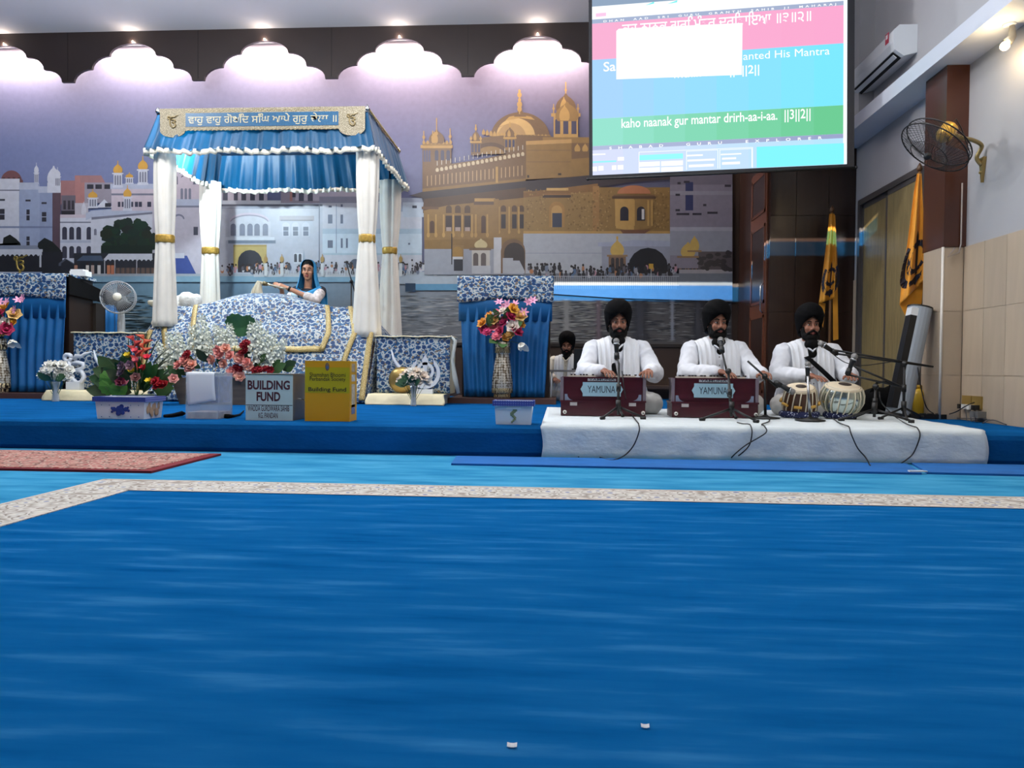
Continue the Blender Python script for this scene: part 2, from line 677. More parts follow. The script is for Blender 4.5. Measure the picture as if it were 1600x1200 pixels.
# scalloped pelmet over the mural
YV = 10.02
peaks = [(8, 66), (207, 61), (413, 57), (625, 55), (840, 51)]
PW = [at(x, y, YV) for x, y in peaks]
period = (PW[4].x - PW[1].x) / 3
zpk = sum(p.z for p in PW) / 5
zvl = sum(at(x, y, YV).z for x, y in ((112, 129), (312, 124.5), (520, 122), (730, 119.5))) / 4
px0 = PW[1].x
zl = [zvl, zvl + (zpk - zvl) * .31, zvl + (zpk - zvl) * .62, zpk - .0]
outline = [(-9.7, ZC - .002), (-9.7, zvl)]
k = math.floor((-9.5 - px0) / period)
hw = period / 2
fl = .085                                     # half of the flat valley
while px0 + k * period < XB + .6:
    cx = px0 + k * period
    xs = [-hw + fl, -hw + fl + (hw - fl) * .31, -hw + fl + (hw - fl) * .61, 0]
    half = []
    for a in range(3):
        for j in range(0, 7):
            t = j / 6 * math.pi / 2
            half.append((xs[a] + (xs[a + 1] - xs[a]) * (1 - math.cos(t)), zl[a] + (zl[a + 1] - zl[a] - (.05 if a == 2 else 0)) * math.sin(t)))
    half.append((0, zpk))
    pts = half + [(-x, z) for x, z in reversed(half[:-1])]
    outline += [(cx + x, z) for x, z in pts]
    k += 1
outline = [p for p in outline if p[0] < XB - .03]
outline += [(XB - .005, outline[-1][1]), (XB - .005, ZC - .002)]
cl = []
for p in outline:
    if not cl or (abs(p[0] - cl[-1][0]) + abs(p[1] - cl[-1][1])) > 1e-4:
        cl.append(p)
mb = MB().prism([(x, YV, z) for x, z in cl], (0, .04, 0))
trim = struct('trim_1', mb, mat('dark_pelmet_board', (44, 34, 32), rough=.4, var=.12, vs=2))
# panel joints of the pelmet and its lamp housings behind
for kk in range(-3, 5):
    xj = px0 + (kk + .5) * period
    if xj < XB - .1:
        MB().bx(xj - .004, xj + .004, YV - .004, YV, zvl + .02, ZC - .01).build('joint_strip', mat('black_joint', (20, 16, 15)), trim)

# lamps in the gap behind the pelmet: a fitting with a tube at every arch
LAMPW = mat('lamp_tube_glow', (255, 236, 206), emit=14)
for kk in range(-2, 5):
    cx = px0 + kk * period
    if cx > XB - .3:
        continue
    t = thing('pelmet_lamp', 'tube lamp hidden behind a scalloped arch of the pelmet, washing the mural', 'lamp', (cx, YV + .16, ZC - .32), 'lamps behind the scalloped pelmet')
    MB().bx(cx - .52, cx + .52, YM - .05, YM - .012, ZC - .05, ZC - .002).build('housing', WHITE, t)
    MB().tube((cx - .5, YV + .16, ZC - .056), (cx + .5, YV + .16, ZC - .056), .014, n=8).build('tube', LAMPW, t)
    area('pelmet_lamp_light', (cx, YV + .16, ZC - .075), 1.3, .08, 52, (1.0, .84, .76))
    area('pelmet_lamp_uplight', (cx, YV + .16, ZC - .04), 1.2, .05, 7, (1.0, .84, .76), (math.pi, 0, 0))
    MB().ell((cx, YV + .015, zpk - .022), (.018, .018, .022), 10, 8).build('tip_bulb', mat('tip_bulb_glow', (255, 226, 170), emit=30), t, smooth=True)
    point('pelmet_bulb_light', (cx, YV - .02, zpk - .035), 2.2, (1.0, .84, .72), .03)

# ------------------------------------------------------------------ right wall
mb = MB().bx(XR, XR + .15, -4, YB, 0, ZC)
wall_right = struct('wall_right', mb, WALLP)
ZT = 1.67
TILE = [mat('beige_wall_tile_%s' % n, c, rough=.3, var=.05, vs=5, stretch=(1, 3, .4)) for n, c in (('a', (178, 160, 138)), ('b', (174, 157, 136)), ('c', (182, 164, 142)))]
GROUT = mat('tile_joint', (168, 152, 134), rough=.7)
YPL0, YPL1 = 6.52, 6.86                       # pillar, near and far face
XPL = at(1473, 385, YPL0).x
YD0, YD1 = 7.28, 8.62                         # sliding door opening
MB().bx(XR - .006, XR, 0, YD0 - .04, ZP * 0, ZT).build('tile_bed', GROUT, wall_right)
MB().bx(XR - .006, XR, YD1 + .04, YB, ZP, ZT).build('tile_bed', GROUT, wall_right)
tile_me = {}


def tile(parent, axis, a0, a1, z0, z1, plane, i):
    key = (axis, round(a1 - a0, 3), round(z1 - z0, 3), i % 3)
    if key not in tile_me:
        w, h = (a1 - a0) / 2 - .0015, (z1 - z0) / 2 - .0015
        b = MB()
        if axis == 'y':
            b.box((0, 0, 0), (.008, 2 * w, 2 * h))
        else:
            b.box((0, 0, 0), (2 * w, .008, 2 * h))
        me = b.mesh('tile')
        me.materials.append(TILE[i % 3])
        tile_me[key] = me
    c = ((plane, (a0 + a1) / 2, (z0 + z1) / 2) if axis == 'y' else ((a0 + a1) / 2, plane, (z0 + z1) / 2))
    return link_mesh('tile', tile_me[key], None, parent, Vector(c) - chain_loc(parent))


rows = [(ZP, .59), (.59, 1.13), (1.13, ZT)]
n = 0
for z0, z1 in rows:
    y = YPL0 - .008
    while y > 3.2:
        tile(wall_right, 'y', y - .3, y, z0, z1, XR - .010, n)
        y -= .3
        n += 1
    tile(wall_right, 'y', YD1 + .06, YB - .014, z0, z1, XR - .010, n)
    tile(wall_right, 'y', YPL1 + .01, YD0 - .05, z0, z1, XR - .010, n + 1)

# pillar: tiled below, brown boxing above
mb = MB().bx(XPL + .012, XR, YPL0 + .012, YPL1 - .012, ZP, ZT)
pillar = struct('trim_2', mb, GROUT)
for i, (z0, z1) in enumerate(rows):
    tile(pillar, 'x', XPL + .014, XR - .014, z0, z1, YPL0 + .008, i)
    tile(pillar, 'y', YPL0 + .014, YPL1, z0, z1, XPL + .008, i + 1)
MB().tube((XPL + .006, YPL0 + .006, ZP), (XPL + .006, YPL0 + .006, ZT), .011, n=8).build('corner_bead', mat('white_corner_bead', (214, 208, 200), rough=.3), pillar, smooth=True)
BOXM = mat('brown_pillar_boxing', (70, 38, 26), rough=.22, var=.05, vs=3, stretch=(2, 2, .5))
mb = MB().bx(XPL + .004, XR - .001, YPL0 - .006, YPL1 + .02, ZT + .001, 3.188)
mb.build('pillar_boxing', BOXM, pillar)
MB().path([(XR - .05, YPL0 - .02, 2.2), (XR - .05, YPL0 - .02, ZT + .02), (XR - .07, YPL0 - .03, ZT - .05), (XR - .16, YPL0 - .03, ZT - .09), (XPL + .09, YPL0 - .02, ZT - .01)], .006, 6).build('cable', mat('grey_flex', (150, 140, 135)), pillar, smooth=True)

# ledge beam along the wall
XBM = 3.10
mb = MB().bx(XBM, XR, -4, YB, 3.19, 3.33)
beam = struct('trim_3', mb, mat('beam_paint', (196, 200, 210), rough=.6))
MB().bx(XR - .05, XR, -4, YB, 3.33, 3.35).build('ledge_fillet', WALLP, beam)
# upper pilaster
mb = MB().bx(XR - .1, XR, 5.55, 6.55, 3.35, ZC)
struct('trim_4', mb, WALLP)
mb = MB().bx(XR - .16, XR, YB - .45, YB - .0, 3.35, ZC)
struct('trim_5', mb, WALLP)

# sliding door with patterned glass
sd = thing('door_2', None, None, (XR, (YD0 + YD1) / 2, ZP))
sd['kind'] = 'structure'
zt = 2.48
FR = mat('bronze_door_frame', (88, 84, 84), rough=.35, metal=.4)
mb = MB().bx(XR - .06, XR - .0, YD0 - .06, YD1 + .06, zt - .0, zt + .06)
mb.bx(XR - .06, XR, YD1, YD1 + .06, ZP, zt).bx(XR - .06, XR, YD0 - .06, YD0, ZP, zt)
mb.build('door_frame', FR, sd)
GLS = mat('amber_patterned_glass', (128, 112, 76), rough=.3, var=.25, vs=5, stretch=(1, 6, .7), bump=.3, bs=30)
ym = (YD0 + YD1) / 2
for i, (a, b, xo) in enumerate(((YD0, ym + .03, .035), (ym - .03, YD1, .018))):
    leaf = MB().bx(XR - xo - .012, XR - xo, a, a + .035, ZP, zt).bx(XR - xo - .012, XR - xo, b - .035, b, ZP, zt)
    leaf.bx(XR - xo - .012, XR - xo, a, b, zt - .05, zt).bx(XR - xo - .012, XR - xo, a, b, ZP, ZP + .06)
    lf = leaf.build('door_leaf', FR, sd)
    MB().bx(XR - xo - .008, XR - xo - .003, a + .035, b - .035, ZP + .06, zt - .05).build('pane', GLS, lf)
# ------------------------------------------------------------------ printed mural on the back wall (flat print, one sheet)
INKF = .8                                     # density of the print


class Print:
    def __init__(s, Y):
        s.Y, s.v, s.f, s.c, s.n = Y, [], [], [], 0

    def poly(s, cols, pts):
        """cols: one colour or one per corner; pts in the print's own grid (photo pixels), laid on the wall plane"""
        base = len(s.v)
        off = s.n * 1.6e-5
        s.n += 1
        for p in pts:
            q = at(p[0], p[1], YM)
            s.v.append((q.x, s.Y - off, q.z))
        if not isinstance(cols, list):
            cols = [cols] * len(pts)
        s.f.append(tuple(range(base, base + len(pts))))
        s.c += [tuple(q * INKF for q in lin(c)[:3]) + (1,) for c in cols]

    def R(s, c, x0, y0, x1, y1):
        s.poly(c, [(x0, y1), (x1, y1), (x1, y0), (x0, y0)])

    def E(s, c, x, y, rx, ry, n=14, a0=0, a1=360):
        s.poly(c, [(x + rx * math.cos(math.radians(a0 + (a1 - a0) * k / n)), y + ry * math.sin(math.radians(a0 + (a1 - a0) * k / n))) for k in range(n + (0 if a1 - a0 == 360 else 1))])

    def A(s, c, x, y0, w, y1):
        """round-headed opening, x centre, y0 top, y1 foot"""
        h = w / 2
        s.poly(c, [(x - h, y1), (x + h, y1)] + [(x + h * math.cos(t * math.pi / 8), y0 + h - h * math.sin(t * math.pi / 8)) for t in range(0, 9)])

    def D(s, c, x, y, w, h):
        """onion dome on a base line y"""
        pr = [(.40, 0), (.5, .18), (.5, .38), (.42, .58), (.26, .76), (.1, .88), (.04, 1.0)]
        s.poly(c, [(x - a * w, y - b * h) for a, b in pr] + [(x + a * w, y - b * h) for a, b in reversed(pr)])

    def chhatri(s, x, y, w, h, body, dome, dark):
        """little kiosk: y foot, h total height"""
        s.R(body, x - w * .5, y - h * .08, x + w * .5, y)
        s.R(body, x - w * .42, y - h * .5, x + w * .42, y - h * .08)
        for k in (-.24, 0, .24):
            s.A(dark, x + k * w, y - h * .46, w * .15, y - h * .1)
        s.R(body, x - w * .55, y - h * .55, x + w * .55, y - h * .5)
        s.D(dome, x, y - h * .55, w * .9, h * .34)
        s.R(dome, x - w * .04, y - h, x + w * .04, y - h * .84)

    def build(s):
        me = bpy.data.meshes.new('wall_mural')
        o0 = Vector((-3.4, s.Y, zmb))
        me.from_pydata([Vector(p) - o0 for p in s.v], [], s.f)
        ca = me.color_attributes.new('print', 'FLOAT_COLOR', 'POINT')
        for i, c in enumerate(s.c):
            ca.data[i].color = c
        m = bpy.data.materials.new('mural_print')
        m.use_nodes = True
        nt = m.node_tree
        b = nt.nodes['Principled BSDF']
        b.inputs['Roughness'].default_value = .42
        a = nt.nodes.new('ShaderNodeVertexColor')
        a.layer_name = 'print'
        tc = nt.nodes.new('ShaderNodeTexCoord')
        n = nt.nodes.new('ShaderNodeTexNoise')
        n.inputs['Scale'].default_value = 14
        n.inputs['Detail'].default_value = 5
        nt.links.new(tc.outputs['Object'], n.inputs['Vector'])
        mr = nt.nodes.new('ShaderNodeMapRange')
        mr.inputs['From Min'].default_value = .3
        mr.inputs['From Max'].default_value = .7
        mr.inputs['To Min'].default_value = .94
        mr.inputs['To Max'].default_value = 1.05
        nt.links.new(n.outputs['Fac'], mr.inputs['Value'])
        mx = nt.nodes.new('ShaderNodeMixRGB')
        mx.blend_type = 'MULTIPLY'
        mx.inputs[0].default_value = 1
        nt.links.new(a.outputs['Color'], mx.inputs[1])
        nt.links.new(mr.outputs[0], mx.inputs[2])
        nt.links.new(mx.outputs[0], b.inputs['Base Color'])
        o = link_mesh('wall_mural', me, m, None, o0)
        tag(o, 'wide printed wall mural of a golden domed temple and white palace beside water', 'mural')
        return o


M_ = Print(YM - .006)
xr = 1143
# sky
cols_x = [-330, 0, 250, 480, 700, 930, xr]
sky_rows = [(20, [(168, 162, 180)] * 7), (150, [(118, 120, 154), (118, 120, 154), (124, 124, 154), (128, 122, 148), (128, 118, 142), (120, 110, 130), (110, 102, 118)]),
            (230, [(108, 122, 166), (108, 122, 166), (114, 124, 162), (112, 114, 150), (106, 106, 142), (96, 94, 124), (88, 86, 108)]),
            (330, [(120, 134, 178)] * 3 + [(110, 116, 150), (114, 118, 152), (104, 106, 132), (92, 92, 116)]),
            (440, [(126, 140, 182)] * 3 + [(122, 126, 158), (114, 118, 152), (104, 106, 132), (92, 92, 116)])]
for j in range(len(sky_rows) - 1):
    (ya, ca), (yb, cb) = sky_rows[j], sky_rows[j + 1]
    for i in range(6):
        M_.poly([cb[i], cb[i + 1], ca[i + 1], ca[i]], [(cols_x[i], yb), (cols_x[i + 1], yb), (cols_x[i + 1], ya), (cols_x[i], ya)])
# water
wx = [-330, 150, 400, 650, 860, xr]
wt = [(120, 150, 168), (120, 156, 176), (128, 160, 184), (150, 160, 172), (120, 124, 132), (84, 84, 92)]
wb = [(44, 64, 70), (40, 62, 68), (76, 86, 92), (118, 118, 120), (112, 108, 106), (84, 80, 80)]
for i in range(5):
    M_.poly([wb[i], wb[i + 1], wt[i + 1], wt[i]], [(wx[i], 540), (wx[i + 1], 540), (wx[i + 1], 430), (wx[i], 430)])
rw = random.Random(5)
for (x0, x1, c, nn) in ((600, 720, (176, 176, 176), 50), (600, 720, (100, 104, 110), 40), (130, 230, (150, 166, 170), 40), (130, 240, (26, 40, 42), 60), (860, 1140, (150, 150, 150), 70), (860, 1140, (52, 54, 62), 70), (860, 960, (170, 168, 160), 40)):
    for k in range(nn * 3):
        x, y = rw.uniform(x0, x1), rw.uniform(470 if x0 > 800 else 462, 534)
        w = rw.uniform(4, 16)
        h = rw.uniform(.3, .9)
        M_.poly(c, [(x - w, y), (x, y - h), (min(x + w, xr), y), (x, y + h)])
for x, w, c in ((885, 26, (150, 148, 146)), (935, 18, (120, 104, 110)), (1000, 44, (66, 66, 74)), (1050, 12, (150, 152, 160)), (1090, 30, (70, 70, 78)), (1122, 20, (112, 106, 96))):
    for q in range(40):
        y = 468 + q * 1.6
        ww = w * rw.uniform(.5, 1.0)
        M_.poly(c, [(x - ww / 2, y + .6), (x, y - .4), (x + ww / 2, y + .6), (x, y + 1.6)])

WH, WH2, WH3 = (200, 206, 220), (176, 186, 208), (150, 164, 194)
PK, SH, DKW = (196, 186, 198), (120, 124, 142), (52, 54, 66)
# far left tenement roofs
M_.E((120, 82, 86), 20, 286, 17, 19, a0=180, a1=360)
M_.R((112, 76, 80), 3, 282, 38, 290)
for x in (8, 16, 24, 32):
    M_.R((70, 50, 56), x - 2, 278, x + 2, 287)
M_.chhatri(59, 289, 8, 34, WH, WH, SH)
# left house
M_.R(WH, -330, 286, 32, 430)
M_.R(WH, -330, 280, 33, 296)
M_.R(WH3, 32, 288, 64, 430)
M_.R((140, 154, 186), 64, 300, 86, 430)
M_.R(WH2, 32, 286, 62, 297)
M_.R(WH2, 62, 292, 97, 302)
M_.R(SH, -330, 297, 33, 299)
M_.R((128, 140, 170), -330, 354, 34, 357)
M_.R((118, 130, 162), 34, 354, 84, 357)
for x, y0, y1, w in ((5, 327, 344, 9), (46, 328, 345, 5), (71, 332, 347, 7), (-30, 327, 344, 9), (-70, 327, 344, 9), (46, 370, 384, 5)):
    M_.R(DKW, x - w / 2, y0, x + w / 2, y1)
    M_.R(WH2, x - w / 2, (y0 + y1) / 2 - .5, x + w / 2, (y0 + y1) / 2 + .5)
for x, y in ((6, 313), (46, 314), (71, 318)):
    M_.R(DKW, x - 4, y - 1.5, x + 4, y + 1.5)
# white domed kiosk behind
M_.R(WH, 76, 286, 97, 302)
M_.D(WH, 86, 288, 20, 28)
M_.chhatri(92, 294, 10, 32, WH, WH, SH)
# brick blocks
M_.R((158, 116, 118), 97, 283, 120, 320)
M_.poly((172, 124, 122), [(119, 318), (136, 318), (136, 282), (128, 275), (119, 275)])
M_.poly((160, 122, 124), [(128, 286), (166, 286), (160, 275), (126, 275)])
M_.R((150, 146, 160), 134, 286, 178, 318)
for x in (143, 156, 170):
    M_.R(DKW, x - 5, 289, x + 5, 296)
M_.R((90, 74, 86), 84, 302, 97, 400)
M_.R((104, 100, 112), 98, 306, 120, 336)
for x in (103, 110, 116):
    M_.R((54, 52, 62), x - 2, 314, x + 2, 328)
M_.R((44, 44, 52), 98, 330, 119, 338)
M_.R((180, 178, 190), 119, 318, 140, 340)
# white terrace with arches
M_.R(WH, 96, 338, 146, 412)
M_.R(PK, 96, 336, 146, 341)
M_.R(SH, 96, 347, 146, 349)
for y0, y1 in ((355, 375), (385, 404)):
    for x in (103, 114, 125, 141):
        M_.A((60, 62, 78), x, y0, 7.5, y1)
M_.R(WH2, 96, 376, 146, 380)
M_.D((196, 200, 212), 133, 336, 8, 20)
# main white palace, far wing
M_.R(WH, 144, 330, 245, 420)
M_.poly(WH2, [(136, 345), (145, 341), (240, 333), (240, 322), (145, 330), (136, 334)])
M_.poly(SH, [(145, 344), (240, 335), (240, 332), (145, 340)])
M_.R(PK, 176, 290, 245, 330)
M_.R(WH2, 174, 288, 245, 296)
M_.R(SH, 176, 303, 245, 306)
for x, w in ((188, 4), (194, 4), (208, 4), (215, 5), (221, 5), (235, 6)):
    M_.R((58, 62, 82), x - w / 2, 316, x + w / 2, 324)
M_.poly(WH, [(152, 325), (165, 312), (178, 325)])
M_.R(DKW, 166, 318, 175, 324)
GD, GD2 = (206, 160, 74), (176, 132, 60)
for x, y, w, h in ((186, 294, 16, 42), (204, 288, 13, 18), (225, 290, 17, 45), (147, 326, 16, 30), (201, 330, 14, 40)):
    M_.chhatri(x, y, w, h, WH, GD, SH)
M_.A(SH, 151, 358, 4, 368)
# palace behind the canopy
M_.R(PK, 270, 262, 322, 318)
for x in (276, 288, 296, 304):
    M_.A((86, 86, 104), x, 275, 7, 289)
M_.chhatri(292, 318, 26, 50, PK, PK, SH)
M_.R((188, 186, 200), 240, 318, 345, 436)
M_.R(WH2, 245, 312, 345, 322)
M_.R(SH, 262, 322, 345, 325)
M_.E(SH, 281, 343, 9, 8, a0=180, a1=360)
M_.E((188, 186, 200), 281, 344, 7, 6, a0=180, a1=360)
M_.R((72, 76, 92), 304, 355, 311, 368)
M_.R((182, 186, 198), 340, 318, 505, 436)
M_.R((200, 204, 214), 340, 314, 508, 320)
M_.R((78, 82, 98), 340, 320, 506, 323)
M_.R((150, 156, 170), 340, 323, 500, 327)
M_.R((120, 126, 140), 499, 320, 501, 436)
# roof kiosks with curved eaves
for x, w, y in ((362, 34, 290), (396, 46, 282)):
    M_.R(PK, x - w / 2, y, x + w / 2, 314)
    M_.E(PK, x, y + 2, w / 2, 13, a0=180, a1=360)
    M_.E((104, 104, 122), x, y + 4, w / 2 - 3, 10, a0=180, a1=360)
    M_.E(PK, x, y + 7, w / 2 - 4, 9, a0=180, a1=360)
    for q in ((-.25, .25) if w < 40 else (-.3, 0, .3)):
        M_.A((70, 72, 90), x + q * w, y + 9, 7.5, 314)
# central gate with balcony
M_.E(PK, 391, 346, 31, 13, a0=180, a1=360)
M_.E((150, 148, 162), 391, 348, 30, 12, a0=180, a1=360)
M_.R((192, 196, 206), 360, 347, 424, 371)
M_.E((192, 196, 206), 391, 351, 30, 13, a0=180, a1=360)
for x in (366, 380, 392, 403, 416):
    M_.A((124, 130, 146), x, 350, 8.5, 369)
M_.R((206, 212, 220), 354, 371, 430, 376)
M_.R((112, 124, 140), 358, 376, 432, 381)
M_.R((186, 166, 104), 366, 383, 418, 420)
M_.R((168, 146, 84), 366, 383, 418, 386)
M_.A((44, 46, 56), 392, 391, 38, 426)
M_.R((158, 154, 160), 438, 338, 492, 346)
M_.R((120, 116, 124), 440, 344, 490, 346)
for x in (448, 463, 479):
    M_.A((196, 200, 210), x, 348, 12, 370)
    M_.R((92, 100, 118), x - 4, 355, x + 4, 369)
    M_.R((176, 182, 196), x - 4, 361, x + 4, 362)
# right wing of the palace
M_.R((156, 146, 158), 440, 284, 560, 318)
M_.R((186, 132, 120), 454, 284, 458, 315)
M_.R((64, 62, 74), 458, 302, 463, 309)
M_.poly(PK, [(462, 314), (466, 296), (480, 290), (500, 296), (530, 300), (560, 284), (560, 316)])
for x in (472, 486):
    M_.A((84, 84, 100), x, 300, 8, 315)
M_.R((196, 198, 208), 505, 316, 660, 436)
M_.R((150, 150, 166), 500, 308, 560, 318)
M_.R((170, 188, 204), 505, 358, 660, 366)
M_.R((196, 210, 222), 505, 366, 660, 396)
M_.R((170, 190, 204), 505, 396, 660, 399)
for x, y0, y1, w in ((517, 336, 350, 7), (535, 336, 350, 4), (517, 376, 388, 8), (535, 373, 388, 3), (543, 373, 388, 3), (517, 322, 325, 5), (535, 320, 324, 3), (648, 322, 326, 7), (640, 380, 383, 3)):
    M_.R((96, 104, 124), x - w / 2, y0, x + w / 2, y1)
M_.R((126, 136, 156), 526, 320, 527, 396)
M_.poly((150, 158, 176), [(610, 325), (626, 310), (668, 310), (668, 330), (610, 332)])
M_.R((186, 196, 210), 630, 317, 668, 340)
M_.R((58, 64, 80), 645, 322, 652, 326)
M_.A((84, 94, 112), 556, 405, 16, 420)
M_.R((206, 212, 220), 460, 396, 474, 412)
for x in (463, 470):
    M_.A(DKW, x, 397, 4.5, 410)
M_.poly((150, 164, 180), [(474, 410), (476, 390), (479, 410)])
# bank / promenade
M_.R((168, 178, 188), -330, 428, 660, 437)
M_.R((130, 168, 190), 110, 432, 660, 441)
M_.R((196, 200, 206), 398, 428, 660, 433)
M_.R((178, 188, 198), 560, 425, 760, 444)
M_.R((96, 150, 184), 640, 444, 742, 454)
M_.R((40, 66, 92), 634, 443, 650, 456)
# tents and tree
M_.poly((26, 32, 30), [(-330, 394), (5, 394), (8, 372), (18, 367), (28, 374), (34, 380), (38, 394)])
M_.poly((30, 36, 36), [(58, 410), (62, 380), (72, 372), (84, 378), (98, 392), (98, 412)])
M_.R((34, 36, 44), -330, 396, 70, 425)
M_.poly((132, 142, 162), [(-330, 392), (68, 396), (60, 384), (-330, 383)])
M_.poly((196, 202, 214), [(-330, 398), (69, 398), (69, 390), (-330, 390)])
for k in range(-12, 10):
    M_.poly((196, 202, 214), [(k * 7.3, 397), (k * 7.3 + 7.3, 397), (k * 7.3 + 3.6, 401)])
M_.R((190, 194, 206), 64, 398, 67, 418)
M_.R((36, 38, 46), 68, 394, 100, 430)
M_.poly((84, 92, 108), [(94, 412), (104, 404), (118, 412), (118, 416), (94, 416)])
M_.poly((40, 44, 54), [(96, 430), (98, 412), (106, 406), (118, 414), (118, 430)])
tr = random.Random(8)
for k in range(90):
    t = tr.uniform(0, math.pi * 2)
    r = tr.uniform(0, 1) ** .5
    M_.E((22 + tr.randint(0, 14), 40 + tr.randint(0, 18), 34 + tr.randint(0, 10)), 204 + 40 * r * math.cos(t), 374 + 28 * r * math.sin(t), tr.uniform(5, 12), tr.uniform(4, 9), n=7)
M_.R((26, 42, 36), 160, 384, 240, 400)
M_.R((44, 48, 58), 118, 396, 246, 428)
M_.poly((74, 90, 112), [(122, 408), (164, 408), (160, 400), (132, 400)])
M_.R((38, 44, 54), 128, 408, 164, 428)
M_.poly((204, 210, 222), [(164, 406), (240, 406), (240, 397), (172, 397)])
for k in range(11):
    M_.poly((204, 210, 222), [(164 + k * 7, 405), (171 + k * 7, 405), (167.5 + k * 7, 408.5)])
for x in (165, 181, 215):
    M_.R((180, 184, 192), x, 406, x + 1.4, 430)
for x, c in ((139, (210, 206, 200)), (147, (180, 160, 150)), (157, (206, 206, 206)), (172, (196, 130, 96)), (178, (190, 120, 92)), (121, (176, 130, 110))):
    M_.R(c, x - 2.5, 415, x + 2.5, 429)
    M_.E((60, 44, 40), x, 413, 1.8, 2)
M_.poly((64, 84, 150), [(272, 400), (294, 400), (308, 428), (272, 428)])
M_.poly((206, 212, 224), [(268, 404), (290, 404), (290, 396), (268, 396)])
for k in range(30):
    x = 182 + k * 2.6
    M_.R((150, 120, 100) if k % 3 else (90, 84, 84), x, 419, x + 1.2, 428)
# crowd along the promenade
cr = random.Random(4)
ppl = [(64, 62, 70), (150, 150, 156), (196, 196, 200), (96, 92, 100), (178, 122, 84), (120, 130, 150), (188, 140, 150), (52, 48, 54), (84, 108, 140)]
for x0, x1, y0, y1, nn in ((348, 398, 418, 428, 26), (398, 640, 414, 427, 120), (640, 725, 412, 426, 40), (730, 820, 414, 430, 30)):
    for k in range(nn):
        x, y = cr.uniform(x0, x1), cr.uniform(y0, y1)
        M_.E(cr.choice(ppl), x, y, cr.uniform(1.6, 3), cr.uniform(2.5, 5), n=7)
        M_.E((50, 40, 40), x, y - 5, 1.5, 1.8, n=6)
for k in range(62):
    x = 400 + k * 4
    M_.R((206, 210, 214), x, 424, x + 1, 430)
for x in (417, 442, 505, 627, 681):
    M_.R((206, 210, 212), x - 2.5, 412, x + 2.5, 432)
    M_.E((172, 140, 80), x, 406, 3, 5)
    M_.R((172, 140, 80), x - .6, 398, x + .6, 404)

# the golden temple
G1, G2, G3, G4, G5 = (146, 113, 66), (120, 92, 64), (186, 146, 84), (90, 66, 48), (70, 54, 46)
MA, MA2 = (176, 178, 184), (152, 156, 166)
# roof terrace: small towers and great dome


def goldkiosk(x, y, w, h, c=G1):
    M_.R(c, x - w / 2, y - h * .4, x + w / 2, y)
    nq = 3
    for k in range(nq):
        M_.A((70, 66, 88), x - w / 2 + w * (k + .5) / nq, y - h * .37, w / nq * .62, y - h * .1)
    M_.R(G3, x - w * .6, y - h * .46, x + w * .6, y - h * .4)
    M_.D(G2, x, y - h * .46, w * .82, h * .34)
    M_.D(G3, x - w * .08, y - h * .48, w * .3, h * .26)
    M_.R(G3, x - 1, y - h, x + 1, y - h * .8)
    for k in (-.5, .5):
        M_.R(G3, x + k * w - .8, y - h * .62, x + k * w + .8, y - h * .46)
        M_.E(G3, x + k * w, y - h * .54, 2, 2.2)
    M_.E(G3, x, y - h * .86, 1.8, 2.4)


M_.E(G2, 813, 217, 46, 40, n=24, a0=180, a1=360)
M_.E((206, 168, 108), 806, 214, 30, 28, n=20, a0=180, a1=360)
M_.E((176, 140, 92), 800, 216, 22, 22, n=20, a0=180, a1=360)
for k in range(9):
    a = math.radians(200 + k * 18)
    M_.poly((128, 96, 64), [(813 + 8 * math.cos(a), 195 + 10 * math.sin(a)), (813 + 45 * math.cos(a) - 1, 216 + 38 * math.sin(a)), (813 + 45 * math.cos(a) + 1, 216 + 38 * math.sin(a))])
M_.poly(G3, [(790, 190), (796, 184), (813, 181), (830, 184), (836, 189), (813, 186)])
M_.poly(G2, [(803, 184), (808, 178), (813, 168), (818, 178), (823, 184)])
for y, r in ((172, 3.5), (165, 4), (158, 2.4), (150, 3.4), (144, 2)):
    M_.E(G3, 812, y, r, r * 1.3)
M_.R(G3, 811.2, 142, 812.8, 180)
M_.R(G1, 768, 212, 860, 222)
for k in range(18):
    M_.D(G3, 756 + k * 5.7, 220 - max(0, 8 - k), 5, 9)
M_.poly(G2, [(740, 240), (742, 226), (756, 216), (800, 212), (860, 214), (880, 224), (880, 244)])
M_.E(G4, 767, 240, 26, 16, a0=180, a1=360)
M_.E(G1, 767, 242, 21, 12, a0=180, a1=360)
goldkiosk(797, 236, 17, 44, G1)
goldkiosk(744, 244, 15, 48, G2)
goldkiosk(884, 220, 38, 90, G3)
M_.D(G1, 886, 191, 36, 30)
M_.D(G3, 882, 190, 16, 24)
M_.R(G1, 848, 216, 930, 240)
M_.R(G2, 893, 225, 930, 250)
for x in (902, 914, 926):
    M_.D(G3, x, 238, 9, 12)
# left corner tower
M_.R(G2, 661, 232, 706, 262)
for x in (664, 668, 672):
    M_.A((84, 84, 112), x, 236, 3, 254)
for x in (683, 692, 701):
    M_.A((70, 66, 86), x, 236, 5.5, 252)
M_.R(G3, 658, 228, 708, 233)
M_.R(G1, 661, 224, 706, 229)
for k in range(8):
    M_.E(G3, 663 + k * 6, 224, 2, 3)
M_.D(G2, 683, 226, 24, 22)
M_.D(G3, 680, 225, 10, 18)
for x, h in ((663, 20), (677, 20), (704, 24), (683, 40)):
    M_.R(G3, x - .8, 226 - h, x + .8, 224)
    M_.E(G3, x, 222 - h * .3, 2.2, 3)
